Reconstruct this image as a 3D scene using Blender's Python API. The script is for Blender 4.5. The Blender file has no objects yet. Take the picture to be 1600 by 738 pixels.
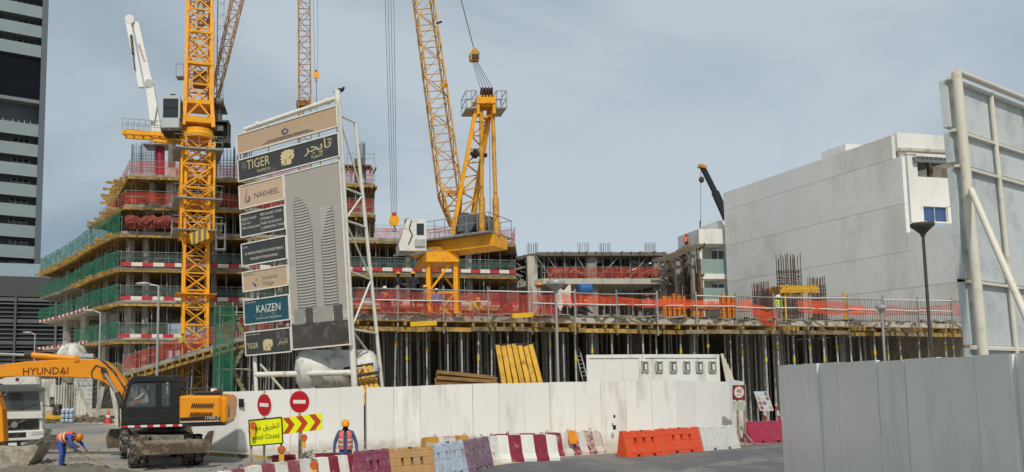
import bpy, bmesh, math, random
from mathutils import Vector, Matrix
R = math.radians
random.seed(7)
SC = bpy.context.scene
COL = SC.collection
V = Vector

# ---------------------------------------------------------------- camera
F, PX, PY, EYE = 1100.0, 500.0, 494.0, 3.1
PITCH = math.atan((583 - PY) / F)
cam_data = bpy.data.cameras.new('camera')
cam_data.sensor_width = 36.0
cam_data.lens = F / 1600 * 36
cam_data.shift_x = (800 - PX) / 1600
cam_data.shift_y = (PY - 369) / 1600
cam_data.clip_start = 0.1
cam_data.clip_end = 4000
cam = bpy.data.objects.new('camera', cam_data)
COL.objects.link(cam)
cam.location = (0, 0, EYE)
cam.rotation_euler = (R(90) + PITCH, 0, 0)
SC.camera = cam

# ---------------------------------------------------------------- sky and sun
SUN_EL, SUN_AZ = R(48), math.atan2(-0.15, -1.0)
w = bpy.data.worlds.new('World')
SC.world = w
w.use_nodes = True
nt = w.node_tree
for n in list(nt.nodes):
    nt.nodes.remove(n)
def wn(t, **k):
    n = nt.nodes.new(t)
    for a, b in k.items():
        setattr(n, a, b)
    return n
sky = wn('ShaderNodeTexSky', sky_type='NISHITA', sun_disc=False, sun_elevation=SUN_EL, sun_rotation=SUN_AZ)
sky.air_density = 1.0
sky.dust_density = 2.0
tc = wn('ShaderNodeTexCoord')
mp = wn('ShaderNodeMapping')
mp.inputs['Scale'].default_value = (1.0, 1.0, 2.2)
mp.inputs['Rotation'].default_value = (0.1, 0.25, 0.4)
nz = wn('ShaderNodeTexNoise')
nz.inputs['Scale'].default_value = 1.35
nz.inputs['Detail'].default_value = 7
nz.inputs['Roughness'].default_value = 0.5
nz.inputs['Distortion'].default_value = 0.7
ramp = wn('ShaderNodeValToRGB')
ramp.color_ramp.elements[0].position = 0.39
ramp.color_ramp.elements[0].color = (2.55, 3.35, 4.0, 1)
ramp.color_ramp.elements[1].position = 0.63
ramp.color_ramp.elements[1].color = (5.2, 5.9, 6.4, 1)
mix = wn('ShaderNodeMix', data_type='RGBA')
mix.inputs['Factor'].default_value = 0.86
bg = wn('ShaderNodeBackground')
bg.inputs['Strength'].default_value = 0.1
out = wn('ShaderNodeOutputWorld')
L = nt.links.new
L(tc.outputs['Generated'], mp.inputs['Vector'])
L(mp.outputs['Vector'], nz.inputs['Vector'])
L(nz.outputs['Fac'], ramp.inputs['Fac'])
L(sky.outputs['Color'], mix.inputs['A'])
L(ramp.outputs['Color'], mix.inputs['B'])
L(mix.outputs['Result'], bg.inputs['Color'])
L(bg.outputs['Background'], out.inputs['Surface'])

sl = bpy.data.lights.new('sun', 'SUN')
sl.energy = 2.6
sl.angle = R(2.5)
sl.color = (1.0, 0.94, 0.84)
sun = bpy.data.objects.new('sun', sl)
COL.objects.link(sun)
SDIR = V((math.sin(SUN_AZ) * math.cos(SUN_EL), math.cos(SUN_AZ) * math.cos(SUN_EL), math.sin(SUN_EL)))
sun.rotation_euler = SDIR.to_track_quat('Z', 'Y').to_euler()
sun.location = SDIR * 100

SC.view_settings.view_transform = 'Standard'
SC.view_settings.look = 'None'
SC.view_settings.exposure = 0.08
SC.view_settings.gamma = 1.0
SC.view_settings.use_curve_mapping = False
SC.render.engine = 'CYCLES'
SC.cycles.use_denoising = True
SC.cycles.max_bounces = 6
SC.cycles.transparent_max_bounces = 16

# ---------------------------------------------------------------- helpers
CP, SP = math.cos(PITCH), math.sin(PITCH)
def ray(x, y):
    u, v = (x - PX) / F, (PY - y) / F
    return V((u, CP - v * SP, SP + v * CP))
def at(x, y, Y):
    """point of the place seen at photo pixel (x, y), Y metres ahead"""
    d = ray(x, y)
    return V((0, 0, EYE)) + d * (Y / d.y)
def gnd(x, y, z=0.0):
    d = ray(x, y)
    return V((0, 0, EYE)) + d * ((z - EYE) / d.z)

def lin(c):
    if isinstance(c, str):
        c = tuple(int(c[i:i + 2], 16) / 255 for i in (0, 2, 4))
        return tuple(x / 12.92 if x <= .04045 else ((x + .055) / 1.055) ** 2.4 for x in c)
    return tuple(c)

MATS = {}
def M(name, col, rough=.7, var=.12, scale=2.0, metal=0.0, bump=0.0, dirt=None, rand=0.0, alpha=1.0, bscale=None, spec=.4, streak=None):
    """procedural material; dirt = (colour, coverage 0..1, scale); streak stretches the dirt vertically"""
    if name in MATS:
        return MATS[name]
    m = bpy.data.materials.new(name)
    m.use_nodes = True
    t = m.node_tree
    b = t.nodes['Principled BSDF']
    b.inputs['Roughness'].default_value = rough
    b.inputs['Metallic'].default_value = metal
    b.inputs['Specular IOR Level'].default_value = spec
    c = lin(col)
    N = t.nodes.new
    l = t.links.new
    co = N('ShaderNodeTexCoord')
    oi = N('ShaderNodeObjectInfo')
    add = N('ShaderNodeVectorMath')
    add.operation = 'ADD'
    mul = N('ShaderNodeVectorMath')
    mul.operation = 'SCALE'
    cmb = N('ShaderNodeCombineXYZ')
    for i in range(3):
        l(oi.outputs['Random'], cmb.inputs[i])
    mul.inputs['Scale'].default_value = 37.0
    l(cmb.outputs[0], mul.inputs[0])
    l(co.outputs['Object'], add.inputs[0])
    l(mul.outputs[0], add.inputs[1])
    n1 = N('ShaderNodeTexNoise')
    n1.inputs['Scale'].default_value = scale
    n1.inputs['Detail'].default_value = 6
    n1.inputs['Roughness'].default_value = .62
    l(add.outputs[0], n1.inputs['Vector'])
    mr = N('ShaderNodeMapRange')
    mr.inputs['From Min'].default_value = .25
    mr.inputs['From Max'].default_value = .75
    mr.inputs['To Min'].default_value = 1 - var
    mr.inputs['To Max'].default_value = 1 + var
    l(n1.outputs['Fac'], mr.inputs['Value'])
    hs = N('ShaderNodeHueSaturation')
    hs.inputs['Color'].default_value = (*c, 1)
    val = mr.outputs[0]
    if rand:
        m2 = N('ShaderNodeMapRange')
        m2.inputs['To Min'].default_value = 1 - rand
        m2.inputs['To Max'].default_value = 1 + rand
        l(oi.outputs['Random'], m2.inputs['Value'])
        mm = N('ShaderNodeMath')
        mm.operation = 'MULTIPLY'
        l(val, mm.inputs[0])
        l(m2.outputs[0], mm.inputs[1])
        val = mm.outputs[0]
    l(val, hs.inputs['Value'])
    colr = hs.outputs['Color']
    if dirt:
        dc, amt, ds = dirt
        n2 = N('ShaderNodeTexNoise')
        n2.inputs['Scale'].default_value = ds
        n2.inputs['Detail'].default_value = 8
        n2.inputs['Roughness'].default_value = .7
        if streak:
            ma = N('ShaderNodeMapping')
            ma.inputs['Scale'].default_value = (1, 1, streak)
            l(add.outputs[0], ma.inputs['Vector'])
            l(ma.outputs[0], n2.inputs['Vector'])
        else:
            l(add.outputs[0], n2.inputs['Vector'])
        rp = N('ShaderNodeValToRGB')
        e = rp.color_ramp.elements
        p = .72 - .5 * amt
        e[0].position, e[1].position = max(0, p - .07), min(1, p + .09)
        l(n2.outputs['Fac'], rp.inputs['Fac'])
        mx = N('ShaderNodeMix')
        mx.data_type = 'RGBA'
        l(rp.outputs['Color'], mx.inputs['Factor'])
        l(colr, mx.inputs['A'])
        mx.inputs['B'].default_value = (*lin(dc), 1)
        colr = mx.outputs['Result']
    l(colr, b.inputs['Base Color'])
    if bump:
        n3 = N('ShaderNodeTexNoise')
        n3.inputs['Scale'].default_value = bscale or scale * 8
        n3.inputs['Detail'].default_value = 5
        l(add.outputs[0], n3.inputs['Vector'])
        bp = N('ShaderNodeBump')
        bp.inputs['Strength'].default_value = bump
        bp.inputs['Distance'].default_value = .02
        l(n3.outputs['Fac'], bp.inputs['Height'])
        l(bp.outputs[0], b.inputs['Normal'])
    if alpha < 1:
        b.inputs['Alpha'].default_value = alpha
    m['colour_socket'] = 1
    MATS[name] = m
    return m

def bands(name, c1, c2, period, axis=0, duty=.5, rough=.6, dirt=None, offset=0.0, soft=.01, var=.1):
    """material painted in two alternating colours along one object axis"""
    if name in MATS:
        return MATS[name]
    m = M(name, c1, rough, var, 2.0, dirt=dirt)
    t = m.node_tree
    N, l = t.nodes.new, t.links.new
    b = t.nodes['Principled BSDF']
    co = N('ShaderNodeTexCoord')
    sx = N('ShaderNodeSeparateXYZ')
    l(co.outputs['Object'], sx.inputs[0])
    a = N('ShaderNodeMath')
    a.operation = 'MULTIPLY_ADD'
    a.inputs[1].default_value = 1 / period
    a.inputs[2].default_value = offset + 100
    l(sx.outputs[axis], a.inputs[0])
    f = N('ShaderNodeMath')
    f.operation = 'FRACT'
    l(a.outputs[0], f.inputs[0])
    g = N('ShaderNodeMath')
    g.operation = 'GREATER_THAN'
    g.inputs[1].default_value = duty
    l(f.outputs[0], g.inputs[0])
    hs = [n for n in t.nodes if n.type == 'HUE_SAT'][0]
    mx = N('ShaderNodeMix')
    mx.data_type = 'RGBA'
    mx.inputs['A'].default_value = (*lin(c1), 1)
    mx.inputs['B'].default_value = (*lin(c2), 1)
    l(g.outputs[0], mx.inputs['Factor'])
    l(mx.outputs['Result'], hs.inputs['Color'])
    return m

def mud_splash(m, col, height):
    """splashed mud on the foot of a sheet, ragged upper edge"""
    t = m.node_tree
    N, l = t.nodes.new, t.links.new
    b = t.nodes['Principled BSDF']
    src = b.inputs['Base Color'].links[0].from_socket
    co = N('ShaderNodeTexCoord')
    sx = N('ShaderNodeSeparateXYZ')
    l(co.outputs['Object'], sx.inputs[0])
    n = N('ShaderNodeTexNoise')
    n.inputs['Scale'].default_value = 3.2
    n.inputs['Detail'].default_value = 8
    l(co.outputs['Object'], n.inputs['Vector'])
    a = N('ShaderNodeMath')
    a.operation = 'MULTIPLY_ADD'
    a.inputs[1].default_value = -1 / height
    l(sx.outputs[2], a.inputs[0])
    l(n.outputs['Fac'], a.inputs[2])
    r = N('ShaderNodeMapRange')
    r.inputs['From Min'].default_value = -.15
    r.inputs['From Max'].default_value = .6
    r.inputs['To Max'].default_value = .75
    l(a.outputs[0], r.inputs['Value'])
    mx = N('ShaderNodeMix')
    mx.data_type = 'RGBA'
    l(r.outputs[0], mx.inputs['Factor'])
    l(src, mx.inputs['A'])
    mx.inputs['B'].default_value = (*lin(col), 1)
    l(mx.outputs['Result'], b.inputs['Base Color'])
    return m

def net_mat(name, col, alpha, rough=.8):
    """woven netting: fine mesh, so part of the light passes; uneven folds"""
    m = M(name, col, rough, .3, .8)
    t = m.node_tree
    N, l = t.nodes.new, t.links.new
    b = t.nodes['Principled BSDF']
    co = N('ShaderNodeTexCoord')
    n = N('ShaderNodeTexNoise')
    n.inputs['Scale'].default_value = 1.1
    n.inputs['Detail'].default_value = 5
    l(co.outputs['Object'], n.inputs['Vector'])
    mr = N('ShaderNodeMapRange')
    mr.inputs['From Min'].default_value = .3
    mr.inputs['From Max'].default_value = .7
    mr.inputs['To Min'].default_value = alpha - .22
    mr.inputs['To Max'].default_value = alpha + .2
    l(n.outputs['Fac'], mr.inputs['Value'])
    l(mr.outputs[0], b.inputs['Alpha'])
    return m

def glass(name, col, rough=.08):
    m = M(name, col, rough, .05, 1.0, spec=.8)
    return m

class MB:
    def __init__(s):
        s.v, s.f, s.mi = [], [], []
    def add(s, vs, fs, mi=0):
        o = len(s.v)
        s.v += [V(p) for p in vs]
        s.f += [tuple(i + o for i in f) for f in fs]
        s.mi += [mi] * len(fs)
        return s
    def box(s, c, sz, rot=None, mi=0):
        c = V(c)
        x, y, z = sz[0] / 2, sz[1] / 2, sz[2] / 2
        vs = [V((a * x, b * y, d * z)) for d in (-1, 1) for a, b in ((-1, -1), (1, -1), (1, 1), (-1, 1))]
        if rot is not None:
            vs = [rot @ p for p in vs]
        return s.add([p + c for p in vs], [(3, 2, 1, 0), (4, 5, 6, 7), (0, 1, 5, 4), (1, 2, 6, 5), (2, 3, 7, 6), (3, 0, 4, 7)], mi)
    def box2(s, a, b, mi=0):
        a, b = V(a), V(b)
        return s.box((a + b) / 2, [abs(b[i] - a[i]) for i in range(3)], None, mi)
    def bar(s, a, b, w, h=None, up=(0, 0, 1), mi=0):
        a, b = V(a), V(b)
        d = b - a
        if d.length < 1e-6:
            return s
        d.normalize()
        u = V(up)
        if abs(d.dot(u)) > .98:
            u = V((0, 1, 0)) if abs(d.y) < .9 else V((1, 0, 0))
        x = d.cross(u).normalized() * (w / 2)
        z = x.cross(d).normalized() * ((h or w) / 2)
        vs = [p + q for p in (a, b) for q in (-x - z, x - z, x + z, -x + z)]
        return s.add(vs, [(3, 2, 1, 0), (4, 5, 6, 7), (0, 1, 5, 4), (1, 2, 6, 5), (2, 3, 7, 6), (3, 0, 4, 7)], mi)
    def tube(s, a, b, r, r2=None, n=8, caps=True, mi=0):
        a, b = V(a), V(b)
        r2 = r if r2 is None else r2
        d = (b - a)
        if d.length < 1e-6:
            return s
        d.normalize()
        u = V((0, 0, 1)) if abs(d.z) < .9 else V((1, 0, 0))
        x = d.cross(u).normalized()
        y = d.cross(x).normalized()
        vs = []
        for p, q in ((a, r), (b, r2)):
            for i in range(n):
                t = 2 * math.pi * i / n
                vs.append(p + x * (q * math.cos(t)) + y * (q * math.sin(t)))
        fs = [(i, i + n, (i + 1) % n + n, (i + 1) % n) for i in range(n)]
        if caps:
            fs += [tuple(range(n)), tuple(range(2 * n - 1, n - 1, -1))]
        return s.add(vs, fs, mi)
    def path(s, pts, r, n=6, mi=0):
        for a, b in zip(pts, pts[1:]):
            s.tube(a, b, r, n=n, mi=mi)
        return s
    def prism(s, poly, o, U, W, T, mi=0):
        """polygon (u, w) in plane o+uU+wW, extruded by vector T"""
        o, U, W, T = V(o), V(U), V(W), V(T)
        n = len(poly)
        a = [o + U * p[0] + W * p[1] for p in poly]
        b = [p + T for p in a]
        return s.add(a + b, [tuple(range(n)), tuple(range(2 * n - 1, n - 1, -1))] + [(i, i + n, (i + 1) % n + n, (i + 1) % n) for i in range(n)], mi)
    def plate(s, poly, z0, z1, mi=0):
        """plan polygon extruded from z0 to z1"""
        return s.prism([(p[0], p[1]) for p in poly], (0, 0, z0), (1, 0, 0), (0, 1, 0), (0, 0, z1 - z0), mi)
    def lathe(s, prof, c, n=12, axis=2, mi=0):
        """profile (r, h) around an axis through c"""
        c = V(c)
        vs = []
        for r, h in prof:
            for i in range(n):
                t = 2 * math.pi * i / n
                p = [r * math.cos(t), r * math.sin(t), h]
                if axis == 0:
                    p = [p[2], p[0], p[1]]
                elif axis == 1:
                    p = [p[1], p[2], p[0]]
                vs.append(c + V(p))
        fs = []
        for k in range(len(prof) - 1):
            for i in range(n):
                j = (i + 1) % n
                fs.append((k * n + i, k * n + j, (k + 1) * n + j, (k + 1) * n + i))
        fs += [tuple(range(n - 1, -1, -1)), tuple(range((len(prof) - 1) * n, len(prof) * n))]
        return s.add(vs, fs, mi)
    def sheet(s, rows, mi=0):
        """grid of points -> quads"""
        nr, nc = len(rows), len(rows[0])
        vs = [p for r in rows for p in r]
        fs = [(i * nc + j, i * nc + j + 1, (i + 1) * nc + j + 1, (i + 1) * nc + j) for i in range(nr - 1) for j in range(nc - 1)]
        return s.add(vs, fs, mi)
    def ball(s, c, r, sq=(1, 1, 1), n=10, m=7, mi=0):
        c = V(c)
        vs, fs = [], []
        for k in range(1, m):
            a = math.pi * k / m
            for i in range(n):
                t = 2 * math.pi * i / n
                vs.append(c + V((r * sq[0] * math.sin(a) * math.cos(t), r * sq[1] * math.sin(a) * math.sin(t), r * sq[2] * math.cos(a))))
        top, bot = len(vs), len(vs) + 1
        vs += [c + V((0, 0, r * sq[2])), c - V((0, 0, r * sq[2]))]
        for k in range(m - 2):
            for i in range(n):
                j = (i + 1) % n
                fs.append((k * n + i, (k + 1) * n + i, (k + 1) * n + j, k * n + j))
        for i in range(n):
            j = (i + 1) % n
            fs.append((top, i, j))
            fs.append((bot, (m - 2) * n + j, (m - 2) * n + i))
        return s.add(vs, fs, mi)
    def lattice(s, a, b, w0, w1, n, rc, rb, up=(0, 0, 1), tri=False, hz=True):
        a, b = V(a), V(b)
        d = (b - a).normalized()
        u = V(up)
        x = d.cross(u)
        if x.length < .05:
            x = V((1, 0, 0))
        x.normalize()
        z = x.cross(d).normalized()
        if tri:
            cs = [(-.5, -.45), (.5, -.45), (0, .5)]
        else:
            cs = [(-.5, -.5), (.5, -.5), (.5, .5), (-.5, .5)]
        st = []
        for i in range(n + 1):
            t = i / n
            w_ = w0 + (w1 - w0) * t
            p = a.lerp(b, t)
            st.append([p + x * (c[0] * w_) + z * (c[1] * w_) for c in cs])
        k = len(cs)
        for j in range(k):
            s.bar(st[0][j], st[n][j], rc)
        for i in range(n):
            for j in range(k):
                q = (j + 1) % k
                if (i + j) % 2:
                    s.bar(st[i][j], st[i + 1][q], rb)
                else:
                    s.bar(st[i][q], st[i + 1][j], rb)
                if hz:
                    s.bar(st[i + 1][j], st[i + 1][q], rb)
        return s
    def build(s, name, mat, parent=None, world=True, smooth=False, bevel=0):
        me = bpy.data.meshes.new(name)
        vs = s.v
        if parent is not None and world:
            inv = PM[parent.name]
            vs = [inv @ p for p in vs]
        base = V((0, 0, 0))
        if parent is None and vs:
            xs = [p.x for p in vs]
            ys = [p.y for p in vs]
            base = V(((min(xs) + max(xs)) / 2, (min(ys) + max(ys)) / 2, min(p.z for p in vs)))
            vs = [p - base for p in vs]
        me.from_pydata([tuple(p) for p in vs], [], s.f)
        ms = mat if isinstance(mat, (list, tuple)) else [mat]
        for m in ms:
            me.materials.append(m)
        if len(ms) > 1:
            me.polygons.foreach_set('material_index', s.mi)
        bm = bmesh.new()
        bm.from_mesh(me)
        bmesh.ops.recalc_face_normals(bm, faces=bm.faces)
        if bevel:
            bmesh.ops.bevel(bm, geom=[e for e in bm.edges if len(e.link_faces) == 2 and e.calc_face_angle(0) > .5], offset=bevel, segments=1, affect='EDGES', clamp_overlap=True)
        bm.to_mesh(me)
        bm.free()
        if smooth:
            me.polygons.foreach_set('use_smooth', [True] * len(me.polygons))
            if smooth != 'all':
                try:
                    me.set_sharp_from_angle(angle=R(40))
                except Exception:
                    pass
        o = bpy.data.objects.new(name, me)
        COL.objects.link(o)
        o.location = base
        if parent is not None:
            o.parent = parent
        PM[o.name] = PM[parent.name] if (parent is not None and world) else Matrix.Translation(-base)
        return o

PM = {}
def tag(o, label=None, cat=None, group=None, kind=None):
    if label: o['label'] = label
    if cat: o['category'] = cat
    if group: o['group'] = group
    if kind: o['kind'] = kind
    return o
def thing(name, label, cat, loc=(0, 0, 0), rz=0.0, group=None):
    o = bpy.data.objects.new(name, None)
    COL.objects.link(o)
    o.empty_display_size = .3
    o.location = loc
    o.rotation_euler = (0, 0, rz)
    PM[o.name] = (Matrix.Translation(V(loc)) @ Matrix.Rotation(rz, 4, 'Z')).inverted()
    return tag(o, label, cat, group)
def copy_tree(o, parent=None):
    c = o.copy()
    COL.objects.link(c)
    c.parent = parent
    for ch in list(o.children):
        copy_tree(ch, c)
    return c
UNIT = {}
def unit_tube(n=8):
    if n not in UNIT:
        mb = MB().tube((0, 0, 0), (0, 0, 1), 1, n=n)
        me = bpy.data.meshes.new('tube')
        me.from_pydata([tuple(p) for p in mb.v], [], mb.f)
        me.polygons.foreach_set('use_smooth', [len(f) == 4 for f in mb.f])
        UNIT[n] = me
    return UNIT[n]
def rod(name, a, b, r, mat, parent=None, n=8):
    """a straight pole sharing one mesh per material"""
    key = (n, mat.name)
    if key not in UNIT:
        me = unit_tube(n).copy()
        me.materials.append(mat)
        UNIT[key] = me
    a, b = V(a), V(b)
    if parent is not None:
        a, b = PM[parent.name] @ a, PM[parent.name] @ b
    o = bpy.data.objects.new(name, UNIT[key])
    COL.objects.link(o)
    o.location = a
    d = b - a
    o.rotation_mode = 'QUATERNION'
    o.rotation_quaternion = d.to_track_quat('Z', 'Y')
    o.scale = (r, r, d.length)
    if parent is not None:
        o.parent = parent
    return o
def text(name, body, o, U, W, h, mat, parent, align='LEFT', wide=1.0, lift=.006):
    """flat lettering: cap height h, written along U with W up, on the surface through o"""
    c = bpy.data.curves.new('lettering', 'FONT')
    c.body = body
    c.align_x = align
    c.resolution_u = 2
    t = bpy.data.objects.new('lettering', c)
    COL.objects.link(t)
    bpy.context.view_layer.update()
    me = t.evaluated_get(bpy.context.evaluated_depsgraph_get()).to_mesh()
    U, W, o = V(U).normalized(), V(W).normalized(), V(o)
    Nn = U.cross(W).normalized()
    k = h / .7
    vs = [o + U * (p.co.x * k * wide) + W * (p.co.y * k) + Nn * lift for p in me.vertices]
    fs = [tuple(p.vertices) for p in me.polygons]
    bpy.data.objects.remove(t)
    mb = MB().add(vs, fs)
    return mb.build(name, mat, parent)
def frame_rot(U, W):
    U = V(U).normalized()
    N_ = U.cross(V(W)).normalized()
    W = N_.cross(U).normalized()
    return Matrix((U, W, N_)).transposed()
rnd = random.uniform

# ---------------------------------------------------------------- shared materials
DUST = 'b5a88f'
CONC = M('concrete', 'a09a8e', .9, .16, .7, bump=.25, dirt=('7d766a', .35, 1.2), streak=.35)
CONC_L = M('pale_concrete', 'bdb7ab', .9, .12, .8, bump=.2, dirt=('8f887b', .3, 1.4), streak=.35)
CONC_D = M('raw_concrete_wall', '77726a', .92, .2, .5, bump=.3, dirt=('5a564f', .4, .9), streak=.3)
PLY = M('plywood', '9a7a45', .8, .25, 1.5, dirt=('5e4a2c', .35, 2.0))
TIMBER = M('formwork_timber', 'b8954a', .75, .3, 1.2, rand=.25, dirt=('7a6440', .45, 2.5))
STEEL = M('galvanised_steel', '989a9a', .55, .2, 3, metal=.1, rand=.2, dirt=('6d655a', .3, 6))
DARKST = M('dark_steel', '3a3936', .6, .25, 3, metal=.3, dirt=('6b6357', .25, 4))
REBAR = M('rusty_rebar', '5b4336', .85, .3, 6)
WHITEP = M('white_paint', 'd8d6cd', .5, .06, 1.5, dirt=('a69f90', .22, 2.0), streak=.3)
CRANE = M('crane_yellow', 'eea516', .42, .12, 1.2, dirt=('9a6412', .2, 3))
CRANE_D = M('weathered_crane_yellow', 'c9922e', .55, .16, 1.5, dirt=('7c5320', .3, 2.5))
JIB_R = M('rust_toned_jib_paint', 'a97f4f', .6, .2, 2, dirt=('6e4b2d', .35, 3))
BLACK = M('black_rubber', '232221', .8, .2, 5, dirt=('7d756a', .42, 5))
NET_G = net_mat('green_netting', '1f6b50', .62)
NET_R = net_mat('red_netting', 'bf4a38', .42)
NET_O = net_mat('orange_netting', 'e8552e', .6)
TAPE = bands('red_white_tape', 'b5323a', 'dcd6cc', 1.9, 0, .5, .6, dirt=('8d7f72', .2, 2))
ROPE = M('wire_rope', '4a4d50', .6, .1, 5, metal=.3)
GLASS_D = glass('dark_window_glass', '1a2026')
# ================================================================ ground
mb = MB()
S = 900
mb.add([(-S, -60, 0), (S, -60, 0), (S, 1500, 0), (-S, 1500, 0)], [(0, 1, 2, 3)])
g = mb.build('ground', M('dusty_ground', '9c968a', .95, .16, .09, bump=.5, dirt=('bdb29c', .5, .16), bscale=3.0))
tag(g, 'dusty sandy ground of the building site', 'ground', kind='structure')
road_pts = [gnd(560, 760), gnd(700, 737), gnd(880, 714), gnd(1000, 706), gnd(1150, 697), gnd(1226, 690), V((60, 44, 0)), V((60, -20, 0)), V((-1, -20, 0))]
mb = MB()
mb.add([(p.x, p.y, .004) for p in road_pts], [tuple(range(len(road_pts)))])
ASPH = M('asphalt', '626365', .9, .14, .25, bump=.5, dirt=('858077', .36, .22), bscale=14)
rd = mb.build('road', ASPH)
tag(rd, 'worn grey asphalt road along the barriers', 'road', kind='structure')
# worn lane line along the road edge
mb = MB()
a, b = gnd(1010, 716), gnd(1222, 698)
mb.add([(a.x, a.y, .008), (b.x, b.y, .008), (b.x, b.y + .12, .008), (a.x, a.y + .12, .008)], [(0, 1, 2, 3)])
tag(mb.build('lane_marking', M('worn_road_paint', 'a9a69d', .9, .2, 2, dirt=('77787a', .55, 2.5))), 'faded white line along the far road edge', 'road marking', kind='structure')
# dusty drift across the near lane
mb = MB()
pl = [gnd(1040, 742), gnd(1100, 726), gnd(1170, 717), gnd(1226, 712), gnd(1232, 717), gnd(1160, 727), gnd(1110, 742)]
mb.add([(p.x, p.y, .008) for p in pl], [tuple(range(len(pl)))])
tag(mb.build('sand_patch', M('drifted_sand', '85817a', .95, .2, .8, bump=.4, dirt=('626365', .5, 1.0))), 'pale sand drifted across the asphalt', 'sand', kind='structure')
# left yard
yd = [gnd(-60, 760), gnd(330, 760), gnd(520, 745), gnd(560, 728), gnd(430, 716), gnd(325, 703), gnd(230, 668), gnd(150, 662), gnd(-200, 662), V((-40, 18, 0))]
mb = MB()
mb.add([(p.x, p.y, .004) for p in yd], [tuple(range(len(yd)))])
tag(mb.build('yard', M('worn_yard_paving', '7b7c7c', .9, .2, .22, bump=.5, dirt=('a0998b', .45, .3), bscale=9)), 'worn grey yard where the digger works', 'yard', kind='structure')
# pavement and painted kerb at the foot of the left hoarding
k = [gnd(300, 708), gnd(330, 711), gnd(420, 718), gnd(560, 712)]
q = [gnd(318, 701), gnd(345, 704), gnd(430, 708), gnd(560, 704)]
mb = MB()
mb.plate([(p.x, p.y) for p in k] + [(p.x, p.y) for p in reversed(q)], .002, .11)
tag(mb.build('pavement', CONC_L), 'narrow dusty pavement at the foot of the white hoarding', 'pavement', kind='structure')
kr = thing('kerb', 'black and yellow painted kerb stones below the left hoarding', 'kerb', k[0])
KY, KB = M('kerb_yellow', 'b3923a', .8, .25, 3, dirt=(DUST, .4, 3)), M('kerb_black', '403d38', .8, .25, 3, dirt=(DUST, .4, 3))
cum = 0
for a, b in zip(k, k[1:]):
    n = max(1, int((b - a).length / .75))
    for i in range(n):
        p, r_ = a.lerp(b, (i + .012) / n), a.lerp(b, (i + .988) / n)
        m_ = MB().bar(p + V((0, -.08, .062)), r_ + V((0, -.08, .062)), .16, .12)
        m_.build('kerb_stone', KY if (cum % 2) else KB, kr)
        cum += 1
# scattered rubble
mb = MB()
for i in range(420):
    zone = random.random()
    if zone < .5:
        p = gnd(rnd(10, 330), rnd(665, 736))
    elif zone < .75:
        p = gnd(rnd(560, 1160), 0) if False else gnd(*(lambda x: (x, 712 - (x - 560) * .035 + rnd(-6, 4)))(rnd(570, 1150)))
    else:
        p = gnd(rnd(20, 140), rnd(715, 738))
    s_ = rnd(.015, .07)
    mb.box(p + V((0, 0, s_ * .3)), (s_ * rnd(.8, 2), s_ * rnd(.8, 2), s_), Matrix.Rotation(rnd(0, 3), 3, 'Z') @ Matrix.Rotation(rnd(-.4, .4), 3, 'X'))
tag(mb.build('rubble', M('rubble_stone', '8f887a', .95, .25, 5)), 'small loose stones and rubble strewn over the yard', 'rubble', kind='stuff')
# heap of spoil in front of the worker
mb = MB()
c = gnd(75, 700)
rows = []
for i in range(9):
    row = []
    for j in range(17):
        u_, v_ = j / 16 * 2 - 1, i / 8 * 2 - 1
        h = max(0, 1 - u_ * u_ - v_ * v_) ** .8 * .45 * (1 + rnd(-.35, .35))
        row.append(c + V((u_ * 1.3, v_ * .8, h - .01)))
    rows.append(row)
mb.sheet(rows)
tag(mb.build('spoil_heap', M('dark_spoil', '4f4c46', .95, .3, 3, bump=.6), smooth=False), 'dark heap of dug spoil beside the truck', 'spoil', kind='stuff')
mb = MB()
c = gnd(90, 740)
rows = []
for i in range(9):
    row = []
    for j in range(25):
        u_, v_ = j / 24 * 2 - 1, i / 8 * 2 - 1
        h = max(0, 1 - u_ * u_ - v_ * v_) ** .8 * .22 * (1 + rnd(-.6, .6))
        row.append(c + V((u_ * 2.6, v_ * .8, h - .01)))
    rows.append(row)
mb.sheet(rows)
tag(mb.build('broken_asphalt', M('broken_asphalt', '6d675c', .95, .3, 3, bump=.6)), 'ridge of broken asphalt and sand where the worker digs', 'rubble', kind='stuff')
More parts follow.
